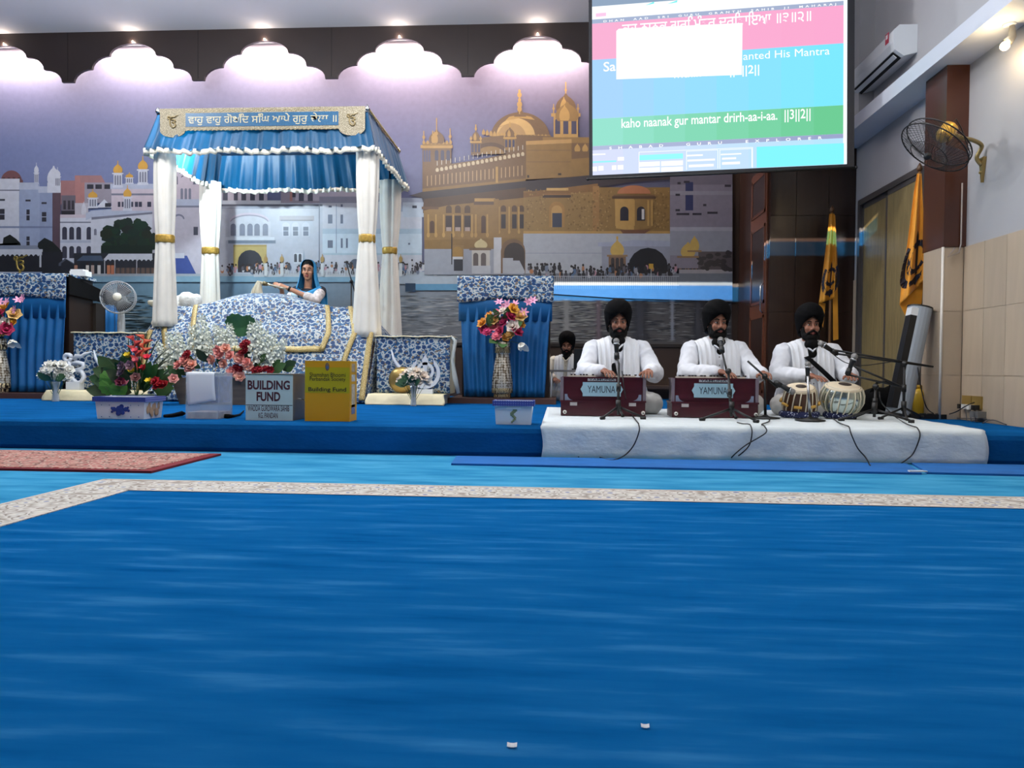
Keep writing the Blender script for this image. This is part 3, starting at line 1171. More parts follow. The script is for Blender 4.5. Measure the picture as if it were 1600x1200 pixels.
# parapet, slanting
M_.poly(G2, [(661, 300), (661, 262), (700, 258), (742, 252), (822, 236), (822, 284)])
M_.poly(G1, [(661, 302), (661, 296), (822, 280), (822, 285)])
for k in range(24):
    x = 668 + k * 6.4
    y = 274 - (x - 668) * .11
    M_.R((196, 160, 116), x, y + 2, x + 1.3, y + 18)
for k in range(20):
    x = 684 + k * 7
    y = 267 - (x - 684) * .185
    M_.E((204, 184, 150), x, y, 2.6, 3.4)
    M_.E((120, 88, 62), x, y + 4.4, 1.6, 1.8)
    M_.R((206, 196, 180), x - .5, y - 14, x + .5, y - 7)
M_.R(G3, 775, 262, 778.5, 287)
M_.poly(G1, [(822, 282), (822, 222), (893, 220), (893, 250), (930, 247), (930, 276)])
M_.poly((186, 146, 90), [(822, 228), (822, 222), (893, 219), (893, 225)])
for y in (236, 254):
    M_.R(G2, 824, y, 892, y + .8)
M_.R((60, 46, 40), 824, 275, 827, 279)
M_.R((60, 46, 40), 872, 272, 877, 275)
# eaves and shade band
M_.poly((66, 56, 58), [(640, 307), (661, 301), (822, 284), (1070, 262), (1070, 280), (985, 286), (820, 312), (664, 322), (660, 310)])
M_.poly(G4, [(662, 324), (664, 312), (822, 294), (822, 330), (662, 334)])
# storey wall
M_.poly(G1, [(664, 390), (663, 330), (700, 322), (820, 310), (820, 378), (784, 382), (700, 392)])
M_.poly((138, 106, 58), [(664, 392), (664, 376), (820, 372), (820, 400), (664, 400)])
M_.R((152, 120, 72), 818, 300, 934, 366)
M_.poly((138, 100, 60), [(818, 302), (934, 288), (934, 300), (818, 310)])
M_.R(G1, 934, 294, 1046, 366)
M_.R((164, 122, 74), 926, 292, 936, 366)
M_.R(G3, 818, 362, 1046, 366)
M_.R((110, 80, 60), 660, 324, 686, 328)
M_.R((100, 76, 60), 741, 316, 772, 321)
M_.R(G3, 742, 311, 774, 316)
for x in (676, 756):
    M_.A((84, 58, 44), x, 338 if x > 700 else 346, 7, 365)
for x in (702, 716, 731):
    M_.A(G4, x, 322, 9, 334)
    M_.R((60, 46, 46), x - 5, 338, x + 5, 362)
    M_.R((170, 150, 140), x - 4, 356, x + 4, 362)
for x in (694, 709, 723, 738, 744, 762, 670, 682):
    M_.R(G3, x - 1.2, 336, x + 1.2, 366)
    M_.E(G3, x, 368, 2.4, 4)
for x in (787, 804, 815):
    M_.A(G4, x, 322, 8, 332)
    M_.R((54, 44, 46), x - 3.5, 336, x + 3.5, 358)
for x in (780, 796, 811):
    M_.R(G3, x - 1.2, 324, x + 1.2, 362)
    M_.E(G3, x, 363, 2, 3.4)
M_.R(G1, 772, 312, 780, 372)
# big panel with window
M_.R((150, 110, 68), 848, 304, 892, 308)
M_.R((70, 54, 48), 848, 306, 892, 310)
M_.R((206, 166, 104), 854, 295, 888, 299)
M_.A((168, 126, 72), 870, 316, 24, 356)
M_.A((190, 148, 88), 870, 322, 17, 356)
M_.R((58, 62, 78), 863, 334, 878, 356)
oc = random.Random(2)
for k in range(520):
    x, y = oc.uniform(822, 1044), oc.uniform(298, 362)
    if not (855 < x < 885) and not (955 < x < 1020):
        M_.E((170, 136, 84) if k % 2 else (128, 98, 58), x, y, oc.uniform(.7, 1.8), oc.uniform(.7, 2.0), n=6)
# projecting window bay
M_.poly(G2, [(958, 312), (958, 306), (1022, 306), (1022, 312)])
M_.E((186, 120, 84), 990, 304, 26, 13, a0=180, a1=360)
M_.poly(G3, [(962, 358), (960, 312), (990, 310), (990, 362)])
M_.poly(G1, [(990, 362), (990, 310), (1020, 312), (1018, 358)])
M_.R(G4, 956, 308, 1024, 312)
for x in (975, 1001):
    M_.A((42, 40, 50), x, 324, 13, 346)
M_.R((204, 200, 200), 1002, 328, 1006, 344)
for x in (962, 990, 1012, 1018):
    M_.R(G3, x - 1.2, 314, x + 1.2, 354)
M_.poly((120, 82, 60), [(968, 360), (1016, 360), (1000, 370), (985, 374), (976, 370)])
# marble base
M_.R(MA2, 664, 390, 820, 430)
M_.R((196, 196, 200), 772, 372, 784, 428)
M_.R(MA, 818, 366, 1046, 430)
M_.R(MA2, 818, 396, 940, 397)
M_.R(G1, 707, 384, 725, 406)
M_.A((160, 122, 60), 716, 386, 15, 402)
M_.R((196, 196, 198), 708, 402, 724, 406)
M_.R((36, 38, 48), 710, 406, 724, 424)
M_.A(G2, 802, 374, 38, 428)
M_.A((58, 48, 46), 804, 380, 32, 428)
M_.R(MA, 786, 404, 802, 428)
M_.poly(MA, [(802, 428), (802, 408), (812, 408), (820, 424), (820, 428)])
M_.R((120, 96, 72), 734, 388, 768, 392)
M_.R((196, 190, 180), 738, 392, 766, 418)
for x in (744, 756):
    M_.A((96, 86, 84), x, 396, 8, 416)
M_.R((186, 188, 194), 738, 416, 767, 428)
M_.D((206, 188, 140), 752, 388, 20, 14)
M_.R((30, 32, 40), 706, 366, 707.5, 414)
# entrance with canopy roof and small kiosks
M_.poly((166, 170, 188), [(934, 380), (968, 378), (990, 376), (1058, 378), (1058, 386), (934, 386)])
M_.R((150, 152, 164), 940, 386, 1056, 428)
M_.A((30, 32, 38), 1012, 388, 62, 430)
M_.E(MA, 966, 374, 8, 7)
for x, y, w, h in ((964, 428, 32, 58), (1074, 428, 34, 54), (1084, 424, 26, 56)):
    M_.R((150, 116, 80), x - w * .5, y - h * .5, x + w * .5, y - h * .45)
    M_.R((128, 100, 78), x - w * .42, y - h * .45, x + w * .42, y)
    for q in (-.22, 0, .22):
        M_.A((60, 54, 56), x + q * w, y - h * .42, w * .16, y)
    M_.D((206, 170, 92), x, y - h * .5, w * .66, h * .4)
    M_.E(GD, x, y - h * .95, 1.6, 3)
    M_.R((196, 192, 190), x - w * .48, y, x + w * .48, y + 7)
# far right grey buildings
M_.R((138, 130, 142), 1046, 262, xr, 420)
M_.R((120, 112, 124), 1046, 262, xr, 290)
M_.R((58, 62, 100), 1070, 286, 1082, 330)
M_.R((150, 146, 156), 1046, 300, xr, 306)
for x, y, w in ((1058, 304, 7), (1058, 328, 7), (1066, 334, 20), (1088, 334, 14), (1112, 332, 16), (1072, 284, 9), (1100, 320, 5), (1060, 286, 5), (1136, 290, 10), (1112, 368, 6)):
    M_.R((62, 56, 66), x - w / 2, y, x + w / 2, y + 3.5)
M_.R((170, 166, 176), 1046, 356, xr, 362)
M_.R((150, 150, 160), 1046, 362, 1142, 400)
M_.R((90, 82, 84), 1090, 394, xr, 424)
M_.R((164, 158, 160), 1060, 422, xr, 430)
for k in range(26):
    M_.E((60, 54, 56), cr.uniform(1090, 1140), cr.uniform(394, 424), cr.uniform(3, 8), cr.uniform(2, 5), n=7)
for x, y, w, h in ((1074, 428, 34, 54), (1084, 420, 22, 56)):
    M_.R((150, 116, 80), x - w * .5, y - h * .5, x + w * .5, y - h * .45)
    M_.D((206, 170, 92), x, y - h * .5, w * .66, h * .4)
# quay on the right, railing and crowd
M_.R((116, 120, 128), 818, 428, xr, 440)
M_.poly((130, 142, 156), [(742, 452), (742, 440), (xr, 440), (xr, 472), (960, 466)])
for k in range(95):
    x, y = cr.uniform(824, 1060), cr.uniform(418, 432)
    M_.E(cr.choice(ppl + [(40, 38, 42)] * 4), x, y, cr.uniform(1.8, 3.4), cr.uniform(3, 6), n=7)
    M_.E((36, 30, 30), x, y - 6, 1.8, 2.2, n=6)
for k in range(60):
    x = 866 + k * 3.2
    M_.R((176, 180, 186), x, 433, x + .7, 452)
for y in (432, 446):
    M_.R((186, 190, 196), 862, y, 1060, y + 1)
M_.R((204, 160, 60), 1013, 413, 1020, 421)
M_.R((206, 206, 206), 1016, 421, 1017, 440)
mural = M_.build()
# ------------------------------------------------------------------ projection screen
sa, sr = math.radians(4.9), .015
EX = Vector((math.cos(sa), -math.sin(sa), sr)).normalized()
NY = Vector((math.sin(sa), math.cos(sa), 0)).normalized()     # away from the viewer
NY = (NY - EX * NY.dot(EX)).normalized()
EZ = EX.cross(NY).normalized()
S0 = at(926, 274, 7.66)


def scr(x, y):
    d = ray(x, y)
    t = (S0 - CAM).dot(NY) / d.dot(NY)
    q = CAM + d * t - S0
    return q.dot(EX), q.dot(EZ)


def spt(u, v, d=0.0):
    return S0 + EX * u + EZ * v - NY * d


SW, _ = scr(1323, 256)
SH_ = 1.86
screen = thing('projection_screen', 'lit pull-down projection screen with black borders showing hymn lines in coloured bands', 'screen', spt(SW / 2, 0, 0))
BORDM = mat('black_screen_border', (12, 13, 24), rough=.6)
mb = MB()
mb.prism([spt(-.035, -.03, -.004), spt(SW + .07, -.03, -.004), spt(SW + .07, SH_ + .1, -.004), spt(-.035, SH_ + .1, -.004)], NY * .004)
mb.build('screen_cloth', BORDM, screen)
MB().tube(spt(-.05, -.035, -.004), spt(SW + .085, -.035, -.004), .012, n=10).build('bottom_bar', BLACK, screen, smooth=True)
for u in (-.05, SW + .085):
    MB().ell(spt(u, -.035, -.004), .016).build('bar_end_cap', BLACK, screen, smooth=True)
MB().box(spt(SW / 2, SH_ + .14, -.02), (SW + .25, .1, .1), Matrix((EX, NY, EZ)).transposed()).build('roller_case', WHITE, screen)
for u in (.1, SW - .1):
    p = spt(u, SH_ + .19, -.02)
    MB().tube(p, (p.x, p.y, ZC), .004, n=6).build('hanging_wire', STEEL, screen)

SCRM = {}


def smat(c, e=1.12):
    k = 'screen_light_%d_%d_%d' % c
    if k not in SCRM:
        m = bpy.data.materials.new(k)
        m.use_nodes = True
        nt = m.node_tree
        nt.nodes.clear()
        o = nt.nodes.new('ShaderNodeOutputMaterial')
        em = nt.nodes.new('ShaderNodeEmission')
        em.inputs[0].default_value = lin(c)
        em.inputs[1].default_value = e
        nt.links.new(em.outputs[0], o.inputs[0])
        SCRM[k] = m
    return SCRM[k]


_sl = [0]


def spoly(name, c, pts, px=True, parent=screen):
    _sl[0] += 1
    d = .0004 + _sl[0] * .00012
    uv = [scr(*p) for p in pts] if px else pts
    mb = MB()
    mb._add([spt(u, v, d) for u, v in uv], [tuple(range(len(uv)))])
    return mb.build(name, smat(c), parent)


def gpoly(name, cl, cr_, v0, v1):
    """band whose printed colour runs from left to right in steps"""
    n = 8
    for k in range(n):
        t = (k + .5) / n
        c = tuple(int(a + (b - a) * t) for a, b in zip(cl, cr_))
        spoly(name, c, [(SW * k / n, v0), (SW * (k + 1) / n, v0), (SW * (k + 1) / n, v1), (SW * k / n, v1)], px=False)


vb = [scr(926, y)[1] for y in (274, 235, 228.5, 186, 94, 37.5, 31, 11)]
spoly('screen_background', (236, 246, 255), [(0, 0), (SW, 0), (SW, SH_), (0, SH_)], px=False)
SWI = SW - .035
gpoly('panel_band', (214, 218, 244), (176, 222, 246), vb[0], vb[1])
gpoly('title_strip', (176, 186, 216), (150, 160, 196), vb[1], vb[2])
gpoly('green_band', (150, 222, 206), (104, 196, 140), vb[2], vb[3])
gpoly('blue_band', (168, 206, 250), (118, 226, 252), vb[3], vb[4])
gpoly('pink_band', (240, 172, 206), (242, 164, 202), vb[4], vb[5])
gpoly('title_strip', (164, 178, 206), (160, 172, 200), vb[5], vb[6])
spoly('white_band', (248, 253, 255), [(0, vb[6]), (SW, vb[6]), (SW, vb[7]), (0, vb[7])], px=False)
spoly('grey_band', (142, 162, 186), [(0, vb[7]), (SW * .6, vb[7]), (SW * .6, vb[7] + .16), (0, vb[7] + .16)], px=False)
spoly('white_margin', (240, 248, 255), [(SWI, 0), (SW, 0), (SW, SH_), (SWI, SH_)], px=False)
spoly('pink_button', (242, 196, 228), [(931, 27), (947, 25.5), (947, 20), (931, 21.5)])
for x, w in ((1008, 14), (1042, 16)):
    spoly('icon', (120, 232, 232), [(x, 9.5 - (x - 1000) * .06), (x + w, 6.5 - (x - 1000) * .06), (x + w, 3.5 - (x - 1000) * .06)])
# lettering
SWH = smat((255, 255, 255))
_tl = [0]


def stext(s, x0, yb, x1, hpx, sl, bold=.012, sp=1.0, c=(255, 255, 255), d=.012):
    u0, v0 = scr(x0, yb)
    u1, _v = scr(x1, yb + (x1 - x0) * sl)
    _h, v2 = scr(x0, yb - hpx)
    return put_text(s, smat(c), spt(u0, v0, .0004 + _sl[0] * .00012 + .0006), EX, EZ, u1 - u0, v2 - v0, screen, bold=bold, spacing=sp)


stext('DHAN  AAD  SRI  GURU  GRANTH  SAHIB  JI  MAHARAJ', 943, 36.5, 1306, 4.2, -.07, bold=.02, sp=1.9)['kind'] = 'stuff'
stext('SHABAD  GURU  EXPLORER', 952, 234, 1284, 4.2, -.047, bold=.02, sp=3.2)['kind'] = 'stuff'
stext('planted His Mantra', 1148, 99, 1296, 15.5, -.064, bold=.0)
stext('Sa', 943, 112.5, 962, 15.0, -.064, bold=.012)
stext('within me.  ||3||2||', 1050, 127, 1186, 17, -.062, bold=.012)
stext('kaho naanak gur mantar drirh-aa-i-aa.  ||3||2||', 971, 205, 1266, 19, -.053, bold=.012)
stext('\u0a15\u0a39\u0a41 \u0a28\u0a3e\u0a28\u0a15 \u0a17\u0a41\u0a30\u0a3f \u0a2e\u0a70\u0a24\u0a4d\u0a30\u0a41 \u0a26\u0a4d\u0a30\u0a3f\u0a5c\u0a3e\u0a07\u0a06 \u0965\u0a69\u0965\u0a68\u0965', 972, 60, 1267, 27, -.068, bold=.01)
_sl[0] += 14
spoly('popup_window', (255, 255, 255), [(963, 124.5), (1159, 117.5), (1160, 36.5), (967, 45.5), (963, 49)])
# control panels at the foot
for (x0, y0, x1, y1, c) in ((926, 243, 946, 241, (255, 255, 255)), (926, 255, 963, 252.5, (150, 238, 246)), (965, 251.5, 975, 246, (255, 255, 255)), (926, 268, 933, 261, (255, 255, 255)), (935, 267, 943, 260, (255, 255, 255)), (956, 266, 963, 259, (255, 255, 255)), (965, 265.5, 974, 258.5, (255, 255, 255)),
                            (998, 251, 1067, 243, (150, 246, 246)), (998, 261, 1031, 254, (255, 255, 255)), (1033, 260, 1067, 252.5, (255, 255, 255)), (998, 270, 1031, 263, (255, 255, 255)), (1033, 269, 1067, 262, (255, 255, 255)),
                            (1073, 245, 1098, 242.5, (255, 255, 255)), (1074, 253, 1117, 250, (250, 250, 255)), (1076, 262, 1115, 258, (250, 250, 255)), (1126, 243, 1158, 241, (255, 255, 255)), (1128, 250, 1150, 247, (250, 250, 255)), (1128, 258, 1156, 254, (250, 250, 255)), (1182, 262.5, 1318, 230, (128, 238, 248))):
    k = -.043
    spoly('panel_field', c, [(x0, y0), (x1, y0 + (x1 - x0) * k), (x1, y1 + (x1 - x0) * k), (x0, y1)])
for (x0, y0, x1, y1) in ((998, 238, 1175, 270), (1072, 236.5, 1121, 266), (1124, 234.5, 1174, 264)):
    k = -.043
    for a in range(2):
        spoly('panel_line', (250, 252, 255), [(x0 + a * (x1 - x0), y0 + a * (x1 - x0) * k), (x0 + a * (x1 - x0) + 1, y0 + a * (x1 - x0) * k), (x0 + a * (x1 - x0) + 1, y1 + a * (x1 - x0) * k), (x0 + a * (x1 - x0), y1 + a * (x1 - x0) * k)])
    spoly('panel_line', (250, 252, 255), [(x0, y0 + .8), (x1, y0 + .8 + (x1 - x0) * k), (x1, y0 + (x1 - x0) * k), (x0, y0)])

# projector under the ceiling, out of view; its picture spills past the foot of the screen
pj = Vector((.9, 1.5, 3.9))
prj = thing('projector', 'white projector on a ceiling pole in front of the screen', 'projector', pj)
MB().box(pj + Vector((0, -.17, 0)), (.34, .28, .12)).build('body', WHITE, prj)
MB().tube(pj + Vector((.06, -.03, -.01)), pj + Vector((.06, .0, -.01)), .04, .04, 14).build('lens_ring', BLACK, prj, smooth=True)
MB().tube(pj + Vector((0, -.17, .06)), (pj.x, pj.y - .17, ZC), .02, n=10).build('ceiling_pole', STEEL, prj, smooth=True)
sl = bpy.data.lights.new('projector_beam', 'SPOT')
sl.energy = 6500
sl.spot_size = math.radians(62)
sl.spot_blend = .05
sl.shadow_soft_size = .012
so = bpy.data.objects.new('projector_beam', sl)
COL.objects.link(so)
so.location = pj + Vector((.06, .03, -.01))
so.rotation_euler = (math.pi / 2, 0, 0)
sl.use_nodes = True
nt = sl.node_tree
em = nt.nodes['Emission']
tc = nt.nodes.new('ShaderNodeTexCoord')
sep = nt.nodes.new('ShaderNodeSeparateXYZ')
nt.links.new(tc.outputs['Normal'], sep.inputs[0])


def mnode(op, a, b=None):
    n = nt.nodes.new('ShaderNodeMath')
    n.operation = op
    for i, q in enumerate((a, b)):
        if q is None:
            continue
        if isinstance(q, (int, float)):
            n.inputs[i].default_value = q
        else:
            nt.links.new(q, n.inputs[i])
    return n.outputs[0]


az = mnode('ABSOLUTE', sep.outputs['Z'])
uu = mnode('DIVIDE', sep.outputs['X'], az)
vv = mnode('DIVIDE', sep.outputs['Y'], az)
PJ_V = (-.2627, -.2405, -.2357)                 # foot of the picture, top of the bar, top of its light line
PJ_U = (-.13, .36)
inu = mnode('MULTIPLY', mnode('GREATER_THAN', uu, PJ_U[0]), mnode('LESS_THAN', uu, PJ_U[1]))
inv = mnode('MULTIPLY', mnode('GREATER_THAN', vv, PJ_V[0]), mnode('LESS_THAN', vv, PJ_V[2]))
msk = mnode('MULTIPLY', inu, inv)
line = mnode('GREATER_THAN', vv, PJ_V[1])
mix = nt.nodes.new('ShaderNodeMixRGB')
nt.links.new(line, mix.inputs[0])
mix.inputs[1].default_value = (.04, .34, .8, 1)
mix.inputs[2].default_value = (1, .93, .8, 1)
nt.links.new(mix.outputs[0], em.inputs['Color'])
nt.links.new(msk, em.inputs['Strength'])
# ------------------------------------------------------------------ canopy (palki)
YC0, YC1 = 8.2, 9.8
ZVB, ZVT = 2.99, 3.45                         # foot and top of the valance
XC0, XC1 = at(247, 200, YC0).x, at(574, 200, YC0).x
canopy = thing('throne_canopy', 'blue satin canopy with embroidered banner and four ivory curtained posts over the throne', 'canopy', ((XC0 + XC1) / 2, (YC0 + YC1) / 2, ZP))
FLARE = .11
pr = random.Random(3)


def pleat(u, L, amp=.018):
    return amp * (math.sin(u * L * 26) + .5 * math.sin(u * L * 61 + 1.3))


def valance(name, a, b, out, n=60):
    """pleated cloth between top corners a and b (x,y), flaring outwards"""
    a, b, out = Vector(a), Vector(b), Vector(out)
    along = (b - a).normalized()
    L = (b - a).length

    def fn(u, v):
        p = a + (b - a) * u
        e = (u - .5) * 2 * FLARE * (1 - v)
        q = p + along * e + out * (FLARE * (1 - v) + pleat(u, L) * (1.2 - v))
        return (q.x, q.y, ZVB + .02 + (ZVT - ZVB - .02) * v + .012 * math.sin(u * L * 9) * (1 - v))
    o = MB().grid(fn, n, 6).build(name, SATIN, canopy, smooth=True)

    def fr(u, v):
        p = a + (b - a) * u
        e = (u - .5) * 2 * FLARE
        q = p + along * e + out * (FLARE + .006 + .02 * math.sin(u * L * 75 + 2 * math.sin(u * L * 7)))
        return (q.x, q.y, ZVB - .03 + .06 * v + .012 * math.sin(u * L * 9) + .008 * math.sin(u * L * 48))
    MB().grid(fr, n * 3, 1, tuple(out * -.004) + (0,) if len(out) == 2 else tuple(out * -.004)).build('ruffle_trim', RUFF, o, smooth=True)
    return o


valance('front_valance', (XC0, YC0, 0), (XC1, YC0, 0), (0, -1, 0), 90)
valance('back_valance', (XC1, YC1, 0), (XC0, YC1, 0), (0, 1, 0), 90)
valance('side_valance', (XC1, YC0, 0), (XC1, YC1, 0), (1, 0, 0), 60)
valance('side_valance', (XC0, YC1, 0), (XC0, YC0, 0), (-1, 0, 0), 60)
# roof: frame and cloth with gathered edging
MB().grid(lambda u, v: (XC0 + (XC1 - XC0) * u, YC0 + (YC1 - YC0) * v, ZVT - .01 - .05 * math.sin(u * math.pi) * math.sin(v * math.pi)), 12, 8, (0, 0, -.006)).build('roof_cloth', SATIN, canopy, smooth=True)
for (x0, y0, x1, y1) in ((XC0, YC0, XC1, YC0), (XC1, YC0, XC1, YC1), (XC1, YC1, XC0, YC1), (XC0, YC1, XC0, YC0)):
    MB().tube((x0, y0, ZVT), (x1, y1, ZVT), .018, n=8).build('frame_rail', STEEL, canopy, smooth=True)
bead = MB()
for k in range(46):
    bead.ell((XC1 + .012, YC0 + (YC1 - YC0) * (k + .5) / 46, ZVT + .02), (.014, .016, .016), 8, 5)
bo = bead.build('beaded_edging', GLIT, canopy, smooth=True)
bo['kind'] = 'stuff'
for x, y in ((XC0, YC0), (XC1, YC0), (XC0, YC1), (XC1, YC1)):
    MB().lathe([(.02, 0), (.03, .02), (.02, .05), (.008, .07)], 10, (x, y, ZVT)).build('corner_finial', STEEL, canopy, smooth=True)

# banner with rounded end tabs
bt0, bt1 = at(251, 171, YC0 - .07), at(571, 166, YC0 - .07)
YBN = YC0 - .085
bz1 = (bt0.z + bt1.z) / 2
bz0 = bz1 - .265
bx0, bx1 = bt0.x, bt1.x
tw = (bx1 - bx0) * .125
pts = [(bx0, bz1)]
pts += [(bx0, bz0 + .04)]
for k in range(9):
    t = math.pi * k / 8
    pts.append((bx0 + tw / 2 - (tw / 2) * math.cos(t), bz0 + .02 - .075 * math.sin(t)))
for k in range(9):
    t = math.pi * k / 8
    pts.append((bx1 - tw / 2 - (tw / 2) * math.cos(t), bz0 + .02 - .075 * math.sin(t)))
pts += [(bx1, bz0 + .04), (bx1, bz1)]
banner = MB().prism([(x, YBN, z) for x, z in pts], (0, .012, 0)).build('banner', SILV, canopy)
INSET = ramp_mat('blue_sequin_cloth', 'voronoi', 90, [(0, (120, 175, 195)), (.10, (110, 165, 190)), (.13, (6, 84, 122)), (.7, (4, 72, 110))], rough=.4)
ix0, ix1 = bx0 + tw * 1.02, bx1 - tw * 1.02
MB().bx(ix0, ix1, YBN - .003, YBN, bz0 + .06, bz1 - .055).build('banner_inset', INSET, banner)
for z in (bz0 + .025, bz1 - .03):
    m_ = MB()
    for k in range(70):
        x = ix0 + (ix1 - ix0) * (k + .5) / 70
        m_.box((x, YBN - .002, z + (.006 if k % 2 else -.006)), (.012, .005, .009))
    bo = m_.build('embroidered_edging', mat('dull_gold_thread', (150, 136, 100), rough=.4, metal=.3), banner)
    bo['kind'] = 'stuff'
SILT = mat('pale_embroidery', (170, 164, 138), rough=.4, metal=.1)
put_text('\u0a35\u0a3e\u0a39\u0a41 \u0a35\u0a3e\u0a39\u0a41 \u0a17\u0a4b\u0a2c\u0a3f\u0a70\u0a26 \u0a38\u0a3f\u0a70\u0a18 \u0a06\u0a2a\u0a47 \u0a17\u0a41\u0a30\u0a41 \u0a1a\u0a47\u0a32\u0a3e \u0965', SILT, (ix0 + .03, YBN - .005, bz0 + .075), (1, 0, 0), (0, 0, 1), ix1 - ix0 - .05, .125, banner, bold=.008)


def ek_onkar(mb, c, s, ex=Vector((1, 0, 0)), ez=Vector((0, 0, 1)), r=.1, y=0.0):
    """the sign drawn with round strokes; c centre, s half height"""
    def P(x, z):
        return c + ex * (x * s) + ez * (z * s) + Vector((0, y, 0))
    ring = [P(-.5 + .2 * math.cos(t), .62 + .2 * math.sin(t)) for t in [k * math.pi / 5 for k in range(11)]]
    mb.path(ring, r * s, 6)
    mb.path([P(-.42, .42), P(-.38, .1), P(-.36, -.25), P(-.25, -.6), P(.05, -.85), P(.35, -.75), P(.48, -.45), P(.35, -.18), P(-.02, -.1)], r * s, 6)
    mb.path([P(-.2, .3), P(.1, .36), P(.42, .28), P(.46, .1), P(.25, -.05), P(-.02, -.1)], r * s, 6)
    mb.path([P(-.1, .5), P(.02, .75), P(.35, .72), P(.5, .85), P(.95, 1.0)], [r * s, r * s, r * s * .9, r * s * .7, r * s * .3], 6)
    return mb


for cx in (bx0 + tw * .5, bx1 - tw * .5):
    ek_onkar(MB(), Vector((cx, YBN - .004, bz0 + .115)), .075, r=.11).build('embroidered_emblem', mat('bronze_thread', (128, 112, 76), rough=.4, metal=.4), banner, smooth=True)

# curtained posts
BAND = mat('gold_brocade_band', (178, 144, 66), rough=.4, metal=.4, var=.3, vs=40)


def curtain(x, y, ztie, zfoot, w0, w1, w2, seed):
    rr = random.Random(seed)
    ph = rr.uniform(0, 6)
    prof = []
    n = 26
    for k in range(n + 1):
        z = ZVB + .08 - (ZVB + .08 - zfoot) * k / n
        if z > ztie:
            t = (z - ztie) / (ZVB + .08 - ztie)
            r = w1 + (w0 - w1) * (t ** .7)
            r *= 1 + .1 * math.sin(t * math.pi)
        else:
            t = (ztie - z) / (ztie - zfoot)
            r = w1 + (w2 - w1) * (t ** .8)
        prof.append((r, z))
    c = MB().lathe(prof, 44, (x, y, 0), 1, .75, ripple=lambda th, z: 1 + .10 * math.sin(7 * th + ph + .3 * math.sin(z * 3)) + .05 * math.sin(13 * th + 2 * ph)).build('curtain', IVORY, canopy, smooth=True)
    MB().lathe([(w1 * 1.12, ztie - .045), (w1 * 1.16, ztie - .03), (w1 * 1.16, ztie + .03), (w1 * 1.12, ztie + .045)], 24, (x, y, 0), 1, .78).build('tieback', BAND, c, smooth=True)
    MB().tube((x, y, ZP + .1), (x, y, ZVT), .02, n=8).build('post', STEEL, c, smooth=True)


kf = YC0 / F
curtain(at(255, 372, YC0).x, YC0 + .04, 2.045, 1.05, 16.5 * kf, 13.5 * kf, 19 * kf, 1)
curtain(at(572, 372, YC0).x, YC0 + .04, 2.045, .94, 17 * kf, 11.5 * kf, 22 * kf, 2)
kb = YC1 / F
curtain(at(331, 390, YC1).x, YC1 - .04, 2.15, .94, 16 * kb, 12 * kb, 17 * kb, 3)
curtain(at(610, 390, YC1).x, YC1 - .04, 2.15, .94, 16 * kb, 10.5 * kb, 19 * kb, 4)
# white lamp in the canopy
lp = at(300, 240, YC0 + .5)
cl_ = thing('canopy_lamp', 'small bright lamp hung under the canopy roof beside a curtain', 'lamp', (lp.x, lp.y, 3.3))
MB().lathe([(.02, .1), (.05, .06), (.05, .0), (.03, -.01)], 14, (lp.x, lp.y, 3.3)).build('lamp_body', WHITE, cl_, smooth=True)
MB().ell((lp.x, lp.y, 3.285), (.035, .035, .02)).build('lamp_lens', mat('cool_lamp_glow', (225, 245, 255), emit=20), cl_, smooth=True)
MB().tube((lp.x, lp.y, 3.4), (lp.x, lp.y, 3.436), .01).build('stem', STEEL, cl_)
point('canopy_lamp_light', (lp.x, lp.y, 3.2), 150, (.8, .95, 1.0), .05)

# ------------------------------------------------------------------ throne with draped cloths
ZST = .33
YST = 7.75
throne = thing('throne', 'throne draped with a large sloping blue and gold floral cloth with gold lace bands', 'throne', ((XC0 + XC1) / 2, 8.2, ZP))
base = throne
xb0, xb1 = XC0 - .06, XC1 + .12
MB().bx(xb0 + .16, xb1 - .16, 8.55, 9.98, ZP + .001, .335).build('platform_top', mat('white_marble', (210, 208, 202), rough=.3, var=.06, vs=4), base)
MB().bx(xb0 + .3, xb1 - .3, 8.6, 9.0, .335, 1.2).build('throne_block', mat('white_block', (205, 205, 205), rough=.6), base)


def rum(u, v, lift=0.0):
    """surface of the big sloping cloth: u across, v from foot to top"""
    rowsY = [(0, 7.86, .23), (.04, 7.87, .27), (.42, 8.16, .985), (.72, 8.42, 1.30), (1.0, 8.74, 1.325)]
    for (va, ya, za), (vb_, yb, zb) in zip(rowsY, rowsY[1:]):
        if v <= vb_ + 1e-9:
            t = (v - va) / (vb_ - va)
            y, z = ya + (yb - ya) * t, za + (zb - za) * t
            break
    wl = [(0, at(212, 610, 7.86).x, at(570, 622, 7.86).x), (.42, at(229, 521, 8.16).x, at(584, 521, 8.16).x), (.72, at(263, 474, 8.42).x, at(554, 477, 8.42).x), (1.0, at(276, 474, 8.74).x, at(550, 476, 8.74).x)]
    for (va, a0, a1), (vb_, b0, b1) in zip(wl, wl[1:]):
        if v <= vb_ + 1e-9:
            t = (v - va) / (vb_ - va)
            x0, x1 = a0 + (b0 - a0) * t, a1 + (b1 - a1) * t
            break
    x = x0 + (x1 - x0) * u
    h = min(1, max(0, (u - .10) / .34)) if u < .5 else min(1, max(0, (.92 - u) / .36))
    h = h * h * (3 - 2 * h)
    q = max(0, (v - .55) / .45)
    z += .15 * h * q * (2 - q) + .006 * math.sin(u * 40 + v * 9) * (1 - v)
    y += .012 * math.sin(u * 23 + v * 5) * (1 - v * .5) - lift * .8
    return (x, y, z + lift * .6)


def bandu(v, foot, top):
    t = min(1, max(0, (v - .26) / .46))
    return foot + (top - foot) * t


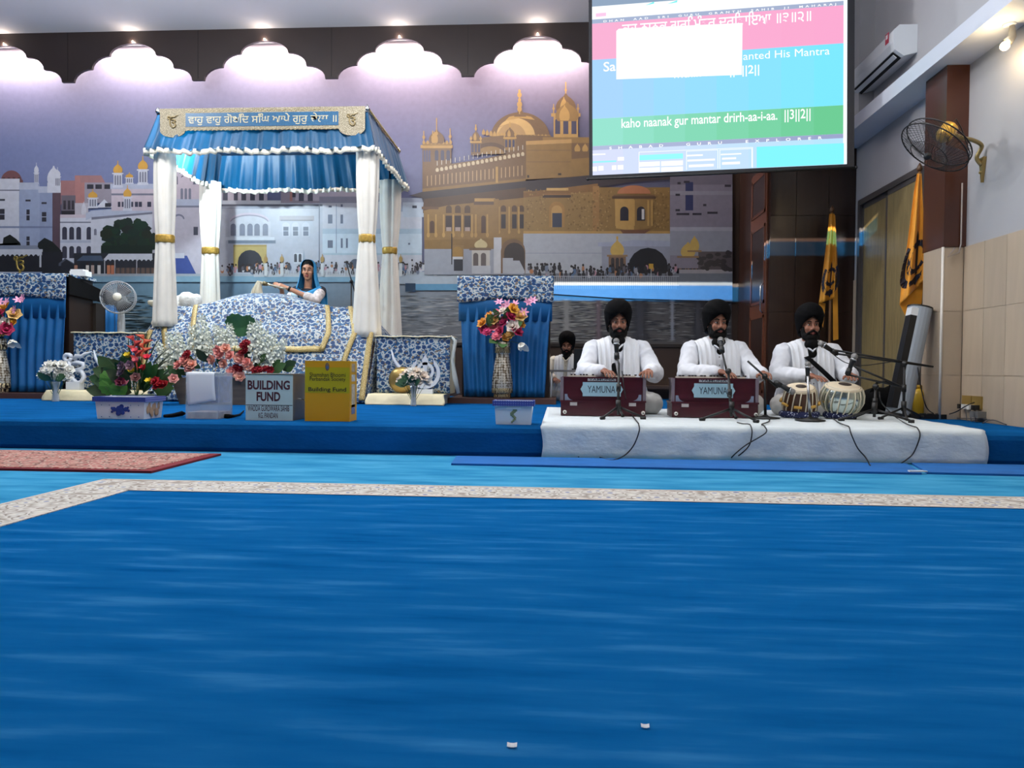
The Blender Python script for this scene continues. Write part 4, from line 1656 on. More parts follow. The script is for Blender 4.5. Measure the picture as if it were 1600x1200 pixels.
MB().grid(lambda u, v: rum(u, v), 60, 40, (0, .02, -.01)).build('draped_cloth', FLORAL, throne, smooth=True)
mb = MB()
for s_ in (0, 1):
    def cheek(u, v, s_=s_):
        p = rum(s_, v)
        return (p[0] + (.0 if s_ else 0) + (.03 if s_ else -.03) * math.sin(v * 3), p[1] + .02 + (8.95 - p[1]) * u, p[2] * (1 - .02 * u))
    mb.grid(cheek, 5, 14, (.006 * (1 if s_ else -1), 0, 0))
mb.build('side_drape', FLORAL, throne, smooth=True)['kind'] = 'stuff'
# second cloth lying on it, to the inner gold band


def overlay(u, v):
    vv_ = .305 + (1.0 - .305) * v
    a, b = bandu(vv_, .225, .14), bandu(vv_, .785, .868)
    return rum(a + (b - a) * u, vv_, .014)


oc_ = MB().grid(overlay, 50, 30, (0, .004, -.002)).build('upper_cloth', FLORAL, throne, smooth=True)


def band(fn0, fn1, name='gold_band', par=None, n=24):
    def g(u, v):
        p, q = Vector(fn0(u)), Vector(fn1(u))
        return p + (q - p) * v
    MB().grid(g, n, 2, (0, .004, -.002)).build(name, GLIT, par or throne, smooth=True)


for foot, top_ in ((.225, .14), (.763, .846)):
    band(lambda t, f=foot, g=top_: rum(bandu(.305 + .68 * t, f, g), .305 + .68 * t, .02), lambda t, f=foot, g=top_: rum(bandu(.305 + .68 * t, f, g) + .024, .305 + .68 * t, .02), par=oc_)
band(lambda t: rum(.225 + .56 * t, .30, .02), lambda t: rum(.225 + .56 * t, .335, .02), par=oc_)
for foot, top_ in ((.10, .01), (.876, .965)):
    band(lambda t, f=foot, g=top_: rum(bandu(.10 + .63 * t, f, g), .10 + .63 * t, .012), lambda t, f=foot, g=top_: rum(bandu(.10 + .63 * t, f, g) + .024, .10 + .63 * t, .012))
for u0 in (.0, .975):
    band(lambda t, u0=u0: rum(u0, .01 + .43 * t, .014), lambda t, u0=u0: rum(u0 + .025, .01 + .43 * t, .014))

# cream covered step, left and right of the throne


def cream_step(label, xa, xb, name='step'):
    t = thing('covered_step', label, 'step', ((xa + xb) / 2, 8.0, ZP))

    def fn(u, v):
        sec = [(0, YST - .03, ZP + .002), (.35, YST, ZP + .07), (.5, YST + .03, ZST), (1, 8.5, ZST)]
        for (va, ya, za), (vb_, yb, zb) in zip(sec, sec[1:]):
            if v <= vb_ + 1e-9:
                k = (v - va) / (vb_ - va)
                y, z = ya + (yb - ya) * k, za + (zb - za) * k
                break
        return (xa + (xb - xa) * u + .02 * math.sin(v * 9) * (u - .5), y + .012 * math.sin(u * 17) * (1 - v), z)
    MB().grid(fn, 30, 16, (0, .012, -.002)).build('cream_cover', CREAM, t, smooth=True)
    MB().bx(xa + .05, xb - .05, YST + .06, 8.5, ZP + .001, ZST - .012).build('step_board', WHITE, t)
    return t


cream_step('cream satin covered step beneath the white sword emblem stand', at(572, 632, YST).x, at(694, 632, YST).x)
cream_step('cream satin covered step beneath the white script emblem stand', at(68, 622, YST).x, at(230, 625, YST).x)


def side_box(label, xa, xb, zt_, tie):
    t = thing('draped_side_box', label, 'box', ((xa + xb) / 2, 8.25, ZST))

    def fn(u, v):
        return (xa + (xb - xa) * u, 8.02 + .01 * math.sin(u * 31) * (1 - v), ZST + .004 + (zt_ - ZST) * v)
    MB().grid(fn, 24, 10, (0, .014, 0)).build('floral_front', FLORAL, t, smooth=True)
    MB().bx(xa + .01, xb - .01, 8.04, 8.5, ZST + .002, zt_ - .012).build('box_body', CREAM, t)
    MB().grid(lambda u, v: (xa - .02 + (xb - xa + .04) * u, 8.0 + .5 * v, zt_ + .004 * math.sin(u * 20)), 16, 4, (0, 0, -.014)).build('cream_top_cloth', CREAM, t, smooth=True)
    if tie:
        MB().path([(xb + .01, 8.02, zt_), (xb + .06, 8.0, zt_ - .05), (xb + .03, 8.0, .7), (xb + .06, 8.0, .5), (xb + .1, 7.98, .34)], [.012, .022, .018, .03, .02], 8).build('hanging_sash', mat('grey_sash', (170, 176, 172), rough=.7), t, smooth=True)
    return t


side_box('low box draped in floral cloth behind the white sword emblem', at(586, 560, 8.02).x + .02, at(703, 560, 8.02).x, at(650, 525, 8.02).z, True)
side_box('low box draped in floral cloth behind the white script emblem', at(115, 560, 8.02).x, at(226, 560, 8.02).x - .06, at(160, 519, 8.02).z, False)

# tall covered desks on both sides


def skirt_desk(label, xa, xb, yf, yb, ztop, edge, black_side):
    t = thing('covered_desk', label, 'desk', ((xa + xb) / 2, (yf + yb) / 2, ZP))
    MB().bx(xa + .03, xb - .02, yf + .05, yb, ZP + .06, ztop - .03).build('desk_body', mat('dark_desk_wood', (40, 28, 22), rough=.35), t)
    MB().bx(xa - .08, xb + .06, yf - .34, yb + .05, ZP + .001, ZP + .06).build('plinth', mat('brown_plinth', (78, 50, 40), rough=.5), t)
    L = xb - xa

    def fn(u, v):
        w = (u - .5)
        xx = xa + L * u - edge * w * (1 - v) * 1.0
        return (xx, yf - .03 - .05 * (1 - v) + .02 * math.sin(u * L * 58 + .8 * math.sin(v * 5)) * (1 - .6 * v), ZP + .07 + (ztop - .12 - ZP) * v)
    MB().grid(fn, 110, 14, (0, .006, 0)).build('pleated_skirt', SKIRT, t, smooth=True)
    MB().grid(lambda u, v: (xa - .005 + (L + .01) * u, yf - .052, ztop - .52 + .42 * v), 40, 2, (0, .004, 0)).build('skirt_yoke', SKIRT, t, smooth=True)
    MB().bx(xa - .02, xb + .02, yf - .06, yb + .02, ztop - .03, ztop).build('desk_top', FLORAL, t)

    def fl_(u, v):
        drop = .26 + .045 * abs(math.cos(u * math.pi)) ** 1.5
        return (xa - .02 + (L + .04) * u, yf - .066 - .01 * math.sin(u * 14) * (1 - v), ztop - drop * (1 - v))
    MB().grid(fl_, 30, 6, (0, .006, 0)).build('floral_runner', FLORAL, t, smooth=True)
    if black_side:
        MB().prism([(xb + .02, yf - .02, ztop - .01), (xb + .02, yb + .5, ztop - .2), (xb + .02, yb + .5, ztop - .3), (xb + .02, yf - .02, ztop - .24)], (.014, 0, 0)).build('side_cloth', BLKCLOTH, t)
        MB().grid(lambda u, v: (xb + .03 + .012 * math.sin(u * 16), yb + .18 + .32 * u, ZP + .55 + (ztop - .3 - ZP - .55) * v), 12, 3, (-.004, 0, 0)).build('side_curtain', SKIRT, t, smooth=True)
        MB().bx(xb - .02, xb + .02, yb, yb + .5, ZP + .06, ztop - .3).build('side_panel', mat('dark_side_panel', (44, 36, 30), rough=.5), t)
    return t


YL = 8.62
xl0, xl1 = at(717, 500, YL - .06).x, at(862, 500, YL - .06).x
zl_ = at(790, 431, YL - .06).z
skirt_desk('tall desk with blue pleated skirt and floral runner beside the musicians stage', xl0, xl1, YL, YL + .5, zl_, .14, False)
YL2 = 8.45
xq1 = at(101, 500, YL2 - .06).x
skirt_desk('tall desk with blue pleated skirt and floral runner beside the pedestal fan', xq1 - 1.15, xq1, YL2, YL2 + .5, at(50, 427, YL2 - .06).z, .02, True)
# gold script sign standing on the left desk
p = at(31, 424, YL2 + .1)
p.z = at(50, 427, YL2 - .06).z + .001
eo = thing('script_emblem', 'small gold script emblem standing on the floral covered desk', 'emblem', p)
ek_onkar(MB(), p + Vector((0, 0, .135)), .1, r=.12).build('emblem', mat('dull_brass', (120, 104, 48), rough=.4, metal=.6), eo, smooth=True)
MB().lathe([(.05, 0), (.045, .012), (.015, .025), (.012, .05)], 12, p).build('foot', mat('dull_brass', (120, 104, 48)), eo, smooth=True)
p = at(107, 428, YL2 + .25)
p.z = at(50, 427, YL2 - .06).z + .001
p.x = xq1 - .01
wp = thing('folded_cloth', 'small folded white cloth on the corner of the floral covered desk', 'cloth', p)
MB().box(p + Vector((0, 0, .03)), (.2, .12, .06)).box(p + Vector((-.01, -.01, .07)), (.16, .1, .02)).build('folds', WHITE, wp)

# white carved side tables by the throne (scroll feet visible left of the curtain)
p = at(222, 520, 8.35)
ped = thing('carved_pedestal', 'cream carved pedestal with flat top beside the left canopy curtain', 'pedestal', (p.x, 8.78, ZP))
cx_ = p.x
zt_ = at(222, 470, 8.6).z
MB().lathe([(.16, ZP), (.17, ZP + .06), (.09, ZP + .2), (.08, .7), (.12, zt_ - .25), (.06, zt_ - .12), (.09, zt_ - .06)], 16, (cx_, 8.78, 0)).build('stem', mat('cream_lacquer', (214, 206, 186), rough=.35), ped, smooth=True)
MB().lathe([(.10, zt_ - .06), (.155, zt_ - .03), (.16, zt_), (.15, zt_ + .012)], 18, (cx_, 8.78, 0)).build('top', mat('cream_lacquer', (214, 206, 186)), ped, smooth=True)
# white plume whisk lying behind the throne cloth
p = at(287, 468, 9.0)
pl = MB()
for k in range(9):
    pl.ell((p.x + (k - 4) * .045 + pr.uniform(-.01, .01), 9.02 + pr.uniform(-.05, .05), p.z + .02 + pr.uniform(-.03, .03) - abs(k - 4) * .01), (.07, .07, .07), 8, 6)
me = remesh(pl, .012, 2)
puff = link_mesh('feather_bundle', me, mat('white_feather', (226, 226, 222), rough=.9, bump=1, bs=60), None)
zl0 = min(v.co.z for v in me.vertices)
for v in me.vertices:
    v.co -= Vector((p.x, 9.02, zl0))
puff.location = (p.x, 9.02, 1.2005)
dz_ = zl0 - 1.2005
if dz_ > .002:
    for v in me.vertices:
        if v.co.z < .12:
            v.co.z -= dz_ * (1 - v.co.z / .12)
        else:
            pass
    for v in me.vertices:
        v.co.z += dz_
tag(puff, 'fluffy white feather bundle lying behind the floral throne cloth', 'feathers')

# pedestal fan at the left
p = at(185, 465, 8.75)
fan = thing('pedestal_fan', 'grey pedestal fan with round cage beside the tall skirted desk', 'fan', (p.x - .06, 8.85, ZP))
R_ = 26 * 8.75 / F
FG = mat('grey_fan_plastic', (150, 152, 156), rough=.4)
FD = mat('dark_fan_mesh', (70, 72, 78), rough=.5)
ax = Vector((.35, -.93, .05)).normalized()
e1 = ax.cross(Vector((0, 0, 1))).normalized()
e2 = e1.cross(ax).normalized()
for off, rr_ in ((0, 1.0), (.05, .98), (-.05, .98)):
    c = p + ax * off
    ring = [c + (e1 * math.cos(t) + e2 * math.sin(t)) * R_ * rr_ for t in [2 * math.pi * k / 28 for k in range(29)]]
    MB().path(ring, .006, 6).build('cage_ring', FG, fan, smooth=True)
mesh_ = MB()
for k in range(48):
    t = 2 * math.pi * k / 48
    d = e1 * math.cos(t) + e2 * math.sin(t)
    mesh_.path([p + ax * .075 + d * .05, p + ax * .07 + d * R_ * .6, p + d * R_], .0022, 4)
    mesh_.path([p - ax * .075 + d * .05, p - ax * .07 + d * R_ * .6, p + d * R_], .0022, 4)
wo = mesh_.build('cage_wires', FG, fan)
wo['kind'] = 'stuff'
for k in range(3):
    t0 = 2 * math.pi * k / 3

    def blade(u, v, t0=t0):
        r = .04 + (R_ - .07) * v
        t = t0 + (u - .5) * (1.7 - .5 * v)
        return p + (e1 * math.cos(t) + e2 * math.sin(t)) * r + ax * ((u - .5) * .05)
    MB().grid(blade, 6, 4, tuple(ax * .003)).build('blade', FD, fan, smooth=True)
MB().tube(p + ax * .07, p + ax * .085, .05, .048, 16).build('badge', mat('cream_badge', (216, 210, 196), rough=.4), fan, smooth=True)
MB().tube(p - ax * .06, p - ax * .25, .07, .055, 16).build('motor', FG, fan, smooth=True)
q = p - ax * .16
MB().path([q + Vector((0, 0, -.05)), (q.x, q.y, q.z - .3), (q.x, q.y, ZP + .06)], [.03, .045, .03], 12).build('pole', mat('fan_pole_grey', (196, 198, 200), rough=.4), fan, smooth=True)
MB().lathe([(.2, .0), (.2, .02), (.16, .04), (.04, .07)], 24, (q.x, q.y, ZP + .001)).build('base', FG, fan, smooth=True)
fan_children = fan
# ------------------------------------------------------------------ flower kit (shared meshes)
def petal(mb, a, L, w, rise, curl, base=.05, n=3):
    """one petal leaving the axis at angle a; local axis +Z"""
    ca, sa_ = math.cos(a), math.sin(a)
    vs = []
    for k in range(n + 1):
        t = k / n
        r = base + L * math.sin(t * rise) if rise < 1.6 else base + L * t
        z = L * (t * math.cos(rise) - curl * t * t)
        r = base + L * t * math.sin(rise)
        ww = w * math.sin(math.pi * (.18 + .72 * t)) * (1 if k < n else .45)
        for s_ in (-1, 0, 1):
            zz = z - (.12 * w if s_ == 0 else 0)
            vs.append((r * ca - s_ * ww * sa_, r * sa_ + s_ * ww * ca, zz))
    fs = []
    for k in range(n):
        for j in range(2):
            q = k * 3 + j
            fs.append((q, q + 1, q + 4, q + 3))
    mb._add(vs, fs)


FL = {}


def flower_mesh(kind, c, c2=None):
    key = (kind, c)
    if key in FL:
        return FL[key]
    mb = MB()
    if kind == 'rose':
        for lay, (nn, L, w, rise, curl) in enumerate(((4, .55, .3, .35, -.1), (5, .75, .38, .75, -.1), (6, .9, .42, 1.15, .12))):
            for k in range(nn):
                petal(mb, 2 * math.pi * (k + lay * .4) / nn, L, w, rise, curl, .06)
        mb.ell((0, 0, .28), (.2, .2, .3), 7, 5)
    elif kind == 'star':
        for k in range(6):
            petal(mb, 2 * math.pi * k / 6, 1.0, .2, 1.05, .25, .04)
        mb.ell((0, 0, .12), (.1, .1, .22), 6, 4)
    elif kind == 'daisy':
        for k in range(9):
            petal(mb, 2 * math.pi * k / 9, 1.0, .2, 1.3, .1, .1, 2)
        mb.ell((0, 0, .1), (.26, .26, .18), 8, 4)
    elif kind == 'ball':
        for lay, (nn, rise) in enumerate(((5, .3), (8, .8), (9, 1.3))):
            for k in range(nn):
                petal(mb, 2 * math.pi * (k + lay * .35) / nn, .8, .3, rise, .05, .05, 2)
        mb.ell((0, 0, .2), (.35, .35, .35), 7, 5)
    elif kind == 'calla':
        for k in range(5):
            petal(mb, 2 * math.pi * k / 5, 1.0 if k else 1.5, .42, .5, .15, .06)
    elif kind == 'bud':
        mb.ell((0, 0, .4), (.35, .35, .6), 8, 6)
    elif kind == 'leaf':
        n = 5
        vs, fs = [], []
        for k in range(n + 1):
            t = k / n
            w = .3 * math.sin(math.pi * (.05 + .93 * t))
            for s_ in (-1, 0, 1):
                vs.append((s_ * w, .25 * t * t, t - (.05 if s_ == 0 else 0)))
        for k in range(n):
            for j in range(2):
                fs.append((k * 3 + j, k * 3 + j + 1, k * 3 + j + 4, k * 3 + j + 3))
        mb._add(vs, fs)
    elif kind == 'blade':
        n = 6
        vs, fs = [], []
        for k in range(n + 1):
            t = k / n
            w = .05 * (1 - t) + .004
            for s_ in (-1, 1):
                vs.append((s_ * w, .35 * t * t, t - .1 * t * t))
        for k in range(n):
            fs.append((k * 2, k * 2 + 1, k * 2 + 3, k * 2 + 2))
        mb._add(vs, fs)
    elif kind == 'monstera':
        pts = []
        n = 22
        for k in range(n + 1):
            a = -math.pi * .5 + 2 * math.pi * k / n
            r = .5 * (1.0 - .12 * math.cos(a + math.pi / 2)) * (1 if k % 2 else .86 if 4 < k < 19 else .97)
            pts.append((r * math.cos(a), .06 * math.cos(2 * a), .5 + r * math.sin(a)))
        mb._add([(0, 0, .45)] + pts, [(0, k + 1, k + 2) for k in range(n)])
    elif kind == 'heliconia':
        for k in range(5):
            s_ = 1 if k % 2 else -1
            z = k * .2
            mb._add([(0, 0, z), (s_ * .12, -.05, z + .12), (s_ * .42, 0, z + .32 - .03 * k), (s_ * .12, .05, z + .02), (0, 0, z + .24)], [(0, 1, 2), (0, 2, 3), (1, 4, 2), (0, 4, 1)])
        mb.tube((0, 0, -.3), (0, 0, 1.0), .03, .015, 6)
    elif kind == 'spike':
        r_ = random.Random(hash(c) % 99)
        for k in range(26):
            t = k / 25
            a = k * 2.4
            rad = .24 * (1 - .7 * t)
            p = Vector((rad * math.cos(a), rad * math.sin(a), t))
            d = Vector((math.cos(a), math.sin(a), .5)).normalized()
            e1 = d.orthogonal().normalized()
            e2 = d.cross(e1)
            s_ = .15 * (1 - .4 * t)
            for j in range(4):
                b = j * math.pi / 2
                u = e1 * math.cos(b) + e2 * math.sin(b)
                w = e1 * -math.sin(b) + e2 * math.cos(b)
                mb._add([p, p + u * s_ + w * s_ * .5 + d * .02, p + u * s_ * 1.4 + d * .05, p + u * s_ - w * s_ * .5 + d * .02], [(0, 1, 2, 3)])
        mb.tube((0, 0, -.3), (0, 0, 1.0), .02, .01, 5)
    me = mb.mesh(kind, smooth=kind in ('bud', 'leaf'))
    rough = .6
    me.materials.append(mat('petal_%d_%d_%d' % c, c, rough=rough, var=.1, vs=30))
    FL[key] = me
    return me


def put_flower(parent, kind, c, p, d, size, name):
    d = Vector(d).normalized()
    if kind in ('leaf', 'blade', 'monstera', 'heliconia'):
        ny = Vector((fr_.uniform(-.35, .35), -1, .25))            # leaf face towards the hall
        ny = (ny - d * ny.dot(d)).normalized() * -1
        q = Matrix((ny.cross(d), ny, d)).transposed().to_quaternion()
    else:
        q = d.to_track_quat('Z', 'Y')
    o = link_mesh(name, flower_mesh(kind, c), None, parent, Vector(p) - chain_loc(parent))
    o.rotation_mode = 'QUATERNION'
    o.rotation_quaternion = q
    o.scale = (size, size, size)
    return o


def stem(mb, a, b, r=.004):
    mb.tube(a, b, r, r * .7, 5)


GREEN = (44, 84, 44)
DKGREEN = (26, 56, 34)
STEMM = mat('green_stems', (54, 88, 48), rough=.6)
fr_ = random.Random(21)


def rnd_dir(spread=.8, up=.5):
    return Vector((fr_.uniform(-spread, spread), -1, up + fr_.uniform(-.4, .5)))


# tall mosaic vases with mixed bouquets
VASEM = ramp_mat('silver_mosaic', 'voronoi', 34, [(0, (60, 52, 44)), (.1, (186, 178, 160)), (.4, (206, 200, 186)), (.62, (120, 104, 82)), (.8, (46, 40, 36))], rough=.25, metal=.35, rand=.3, bump=.5)
VASED = ramp_mat('bronze_lattice', 'wave', 20, [(0, (30, 24, 20)), (.45, (44, 34, 28)), (.55, (190, 170, 128)), (1, (206, 190, 150))], rough=.3, metal=.4)


def tall_vase(label, px_, Y, zb):
    c = at(px_, 580, Y)
    k = Y / F
    t = thing('bouquet_vase', label, 'vase', (c.x, Y, zb))
    o = (c.x, Y, zb)
    H = 88 * k
    s = 16.5 * k
    prof = [(.78, 0), (.8, .07), (.92, .09), (.96, .16), (1.0, .2), (.98, .32), (.82, .55), (.66, .72), (.62, .8), (.66, .82), (.68, .9), (.7, .98), (.66, 1.0)]
    body = MB().lathe([(r * s, z * H) for r, z in prof], 20, o).build('vase_body', VASEM, t, smooth=True)
    for z0, z1, rr in ((.02, .085, .81), (.09, .175, .975), (.80, .90, .70)):
        MB().lathe([(rr * s * 1.01, z0 * H), (rr * s * 1.03, z0 * H + .004), (rr * s * 1.03, z1 * H - .004), (rr * s * 1.01, z1 * H)], 20, o, cap=False).build('mosaic_band', VASED, body, smooth=True)
    ctr = Vector((c.x, Y, zb + H))
    cols = [(206, 70, 120), (226, 160, 70), (232, 132, 150), (176, 40, 84), (230, 190, 120), (236, 222, 210), (226, 168, 60)]
    st = MB()
    spots = [(-.17, .10), (-.22, .2), (-.10, .17), (-.02, .11), (.09, .07), (.12, .17), (.2, .19), (.02, .22), (-.13, .27), (-.06, .31), (.09, .28), (.2, .28), (.01, .33), (.12, .36), (-.2, .12), (.04, .04), (-.06, .05), (.16, .11), (-.09, .23)]
    for i, (dx, dz) in enumerate(spots):
        p = ctr + Vector((dx, -.06 + fr_.uniform(-.05, .05), dz))
        put_flower(t, 'rose' if i % 4 else 'ball', cols[i % 7], p, rnd_dir() + Vector((dx * 2, 0, dz)), .072 + .012 * (i % 3), 'rose')
        stem(st, ctr + Vector((0, 0, -.05)), p)
    for dx, dz in ((-.04, .44), (.05, .42), (.14, .42), (.28, .44), (.34, .46), (.24, .33), (.01, .38)):
        p = ctr + Vector((dx, -.05, dz))
        put_flower(t, 'star', (226, 160, 190), p, rnd_dir(.6), .065, 'lily')
        stem(st, ctr, p)
    for dx, dz, s_ in ((-.16, .3, .16), (-.2, .27, .14), (.25, .24, .14), (-.1, .36, .16), (.1, .4, .15), (-.12, .02, .16), (.02, -.03, .15)):
        put_flower(t, 'leaf', (70, 110, 60), ctr + Vector((dx * .5, -.03, dz * .6)), (dx, -.5, dz), s_ * 1.2, 'leaf')
    for dx, dz in ((-.1, .3), (.06, .2), (-.02, .27)):
        put_flower(t, 'bud', (236, 226, 220), ctr + Vector((dx, -.13, dz)), (dx, -.8, .5), .035, 'bud')
    put_flower(t, 'calla', (236, 234, 224), ctr + Vector((.2, -.06, -.02)), (.5, -.3, -.75), .1, 'calla_lily')
    stem(st, ctr + Vector((.02, 0, .02)), ctr + Vector((.2, -.06, -.02)))
    st.build('stems', STEMM, t)['kind'] = 'stuff'
    return t


tall_vase('tall silver mosaic vase of mixed flowers before the desk beside the musicians', 785, 8.42, ZP + .062)
tall_vase('tall silver mosaic vase of mixed flowers before the desk beside the pedestal fan', -2, 8.22, ZP + .062)

# short glass vases with white roses
GLASSM = mat('clear_glass', (225, 232, 236), rough=.08, alpha=.38)


def white_vase(label, px_, py, Y, wpx, hpx, fpx, seed, warm):
    c = gz(px_, py, ZP)
    c = Vector((at(px_, py, Y).x, Y, ZP + .002))
    k = Y / F
    t = thing('glass_vase', label, 'vase', c)
    MB().lathe([(wpx * .5 * k * a, hpx * k * b) for a, b in ((.75, 0), (.8, .02), (.62, .4), (.7, .75), (1, 1), (.94, .99), (.6, .72), (.5, .4), (.5, .06))], 16, c, cap=False).build('vase_body', GLASSM, t, smooth=True)
    r_ = random.Random(seed)
    st = MB()
    cc = c + Vector((0, 0, hpx * k))
    n = 0
    for row, (cnt, zz, rad) in enumerate(((6, .10, .8), (5, .17, .75), (4, .235, .5))):
        for i in range(cnt):
            a = (i + .5) / cnt * 2 - 1
            p = cc + Vector((a * rad * fpx * k * .5 + r_.uniform(-.02, .02), -.07 + abs(a) * .08 + r_.uniform(-.03, .03), zz * fpx * k * 2.4 * .8 - .02))
            put_flower(t, 'rose' if (i + row) % 3 else 'ball', (232, 230, 222) if not warm or i % 2 else (236, 222, 206), p, Vector((a, -.9, .3 + row * .4)), .062 + r_.uniform(0, .014), 'white_rose')
            stem(st, c + Vector((0, 0, .02)), p, .003)
            n += 1
    for i in range(6):
        a = r_.uniform(-1, 1)
        put_flower(t, 'leaf', (60, 96, 62), cc + Vector((a * .05, -.06, .02)), (a, -.5, r_.uniform(0, .6)), .13, 'leaf')
    st.build('stems', STEMM, t)['kind'] = 'stuff'
    return t


white_vase('glass vase of white roses before the white script emblem', 87, 625, 7.58, 15, 32, 66, 3, False)
white_vase('glass vase of white roses before the white sword emblem', 646, 632, 7.58, 13, 32, 54, 4, True)

# emblem stands on the cream steps
ACR = mat('white_acrylic', (214, 220, 228), rough=.3)


def khanda_parts(P, T, parent, m, names=('double_edged_sword', 'ring', 'curved_sword')):
    """the sword emblem; P(x,z) maps the unit drawing to the world, T thickness vector"""
    MB().prism([P(0, 1.0), P(-.16, .72), P(-.1, .3), P(-.06, -.45), P(-.16, -.5), P(-.04, -.58), P(-.04, -.85), P(.04, -.85), P(.04, -.58), P(.16, -.5), P(.06, -.45), P(.1, .3), P(.16, .72)], T).build(names[0], m, parent)
    n = 28
    ring = MB()
    vs, fs = [], []
    for k in range(n):
        t = 2 * math.pi * k / n
        for r in (.46, .32):
            vs += [P(r * math.cos(t), .16 + r * math.sin(t)), P(r * math.cos(t), .16 + r * math.sin(t)) + Vector(T)]
    for k in range(n):
        a, b = k * 4, ((k + 1) % n) * 4
        fs += [(a, b, b + 2, a + 2), (a + 1, a + 3, b + 3, b + 1), (a, a + 1, b + 1, b), (a + 2, b + 2, b + 3, a + 3)]
    ring._add(vs, fs)
    ring.build(names[1], m, parent)
    for s_ in (-1, 1):
        outer = [(s_ * .06 * 0 + s_ * (.02 + .76 * math.sin(t)), .05 + .78 * -math.cos(t)) for t in [k * math.pi * .80 / 12 for k in range(13)]]
        inner = [(s_ * (.02 + .58 * math.sin(t)), .08 + .62 * -math.cos(t)) for t in [k * math.pi * .74 / 12 for k in range(13)]]
        MB().prism([P(x, z) for x, z in outer + [(s_ * .42, .82)] + inner[::-1]], T).build(names[2], m, parent)


ke = at(664, 585, 7.93)
kk = 7.93 / F
kt = thing('sword_emblem_stand', 'white acrylic crossed swords emblem on a small foot beside the throne', 'emblem', (ke.x, 7.93, ZST + .001))
sz = 31 * kk
zc = ZST + .02 + sz * .9
khanda_parts(lambda x, z: Vector((ke.x + x * sz, 7.93, zc + z * sz)), (0, .014, 0), kt, ACR)
MB().bx(ke.x - .09, ke.x + .09, 7.9, 7.98, ZST + .001, ZST + .05).build('foot', ACR, kt)
e2_ = at(119, 578, 7.95)
et = thing('script_emblem_stand', 'white acrylic script emblem on a small foot before the floral box', 'emblem', (e2_.x, 7.95, ZST + .001))
ek_onkar(MB(), Vector((e2_.x, 7.95, ZST + .235)), .19, r=.13).build('script_sign', ACR, et, smooth=True)
MB().bx(e2_.x - .1, e2_.x + .06, 7.92, 8.0, ZST + .001, ZST + .09).build('foot', ACR, et)
# round gold shields with a curved blade
for lab, sx_, bx_, sg in (('round gold shield with pale curved blade beside the white sword emblem', 628, 612, 1), ('round gold shield with pale curved blade behind the red tropical bouquet', 166, 147, 1)):
    c = at(sx_, 588, 7.98)
    rr = 21 * 7.98 / F
    st_ = thing('shield_ornament', lab, 'ornament', (c.x, 7.97, ZST + .001))
    cz = ZST + rr + .004
    dsk = MB()
    vs = []
    prf = [(0.001, -.05), (rr * .3, -.048), (rr * .7, -.03), (rr, 0), (rr * .98, .012), (.001, .0)]
    for r, d in prf:
        for k in range(24):
            a = 2 * math.pi * k / 24
            vs.append((c.x + r * math.cos(a), 7.97 + d, cz + r * math.sin(a)))
    dsk._add(vs, [(i * 24 + k, i * 24 + (k + 1) % 24, (i + 1) * 24 + (k + 1) % 24, (i + 1) * 24 + k) for i in range(5) for k in range(24)])
    dsk.build('shield', mat('old_gold', (166, 140, 84), rough=.35, metal=.7), st_, smooth=True)
    b0 = at(bx_, 547, 7.99)
    b0 = Vector((b0.x, 7.985, b0.z))
    ptsb = [b0, b0 + Vector((.02, 0, -.09)), b0 + Vector((.07, 0, -.17)), b0 + Vector((.14, 0, -.24))]
    MB().path(ptsb, [.006, .016, .02, .022], 8).build('curved_blade', ACR, st_, smooth=True)

# red tropical bouquet behind the china box
bp = at(213, 612, 7.2)
bq = thing('tropical_bouquet', 'bouquet of red and pink tropical flowers with big green leaves behind the china box', 'bouquet', (bp.x, 7.2, ZP))
k7 = 7.2 / F
B0 = Vector((bp.x, 7.2, ZP))
MB().lathe([(.14, .002), (.15, .03), (.17, .09), (.165, .1), (.12, .05)], 18, B0).build('pot', mat('green_pot', (52, 70, 50), rough=.5), bq, smooth=True)


def bpt(x, y, dy=0.0):
    q = at(x, y, 7.2 + dy)
    return q


put_flower(bq, 'heliconia', (214, 74, 66), bpt(213, 566), (-.05, -.1, 1), .26, 'heliconia')
put_flower(bq, 'heliconia', (208, 92, 60), bpt(222, 558, .04), (.1, 0, 1), .22, 'heliconia')
for x, y, dx in ((212, 545, -.35), (218, 540, -.15), (224, 540, .05), (228, 545, .2), (234, 550, .35), (240, 560, .7), (246, 566, .8), (238, 575, .9), (250, 585, .9), (205, 550, -.3)):
    put_flower(bq, 'blade', (34, 48, 36), bpt(x, y + 8, .05), (dx, -.1, 1), .26, 'leaf_blade')
for x, y, c in ((200, 558, (216, 190, 40)), (212, 551, (226, 96, 106)), (229, 561, (222, 62, 86)), (225, 577, (200, 28, 44)), (206, 582, (224, 196, 44)), (233, 598, (224, 196, 44)), (212, 566, (220, 112, 120)), (194, 602, (228, 140, 150))):
    put_flower(bq, 'calla', c, bpt(x, y, -.16), (fr_.uniform(-.3, .3), -.6, .8), .06, 'anthurium')
for x, y, c in ((243, 596, (170, 24, 40)), (251, 601, (176, 22, 36)), (258, 602, (160, 20, 34)), (271, 592, (226, 158, 146)), (246, 604, (180, 30, 46)), (191, 572, (120, 96, 110)), (190, 583, (110, 90, 104)), (212, 590, (150, 100, 96)), (203, 571, (160, 120, 130)), (188, 597, (120, 30, 60))):
    put_flower(bq, 'rose', c, bpt(x, y, -.17), rnd_dir(.6), .06, 'rose')
for x, y, s_ in ((170, 595, .2), (172, 608, .22), (186, 612, .2)):
    put_flower(bq, 'monstera', (70, 122, 36), bpt(x + 14, y + 2, -.12), (-.8, -.2, .35), s_ * .85, 'broad_leaf')
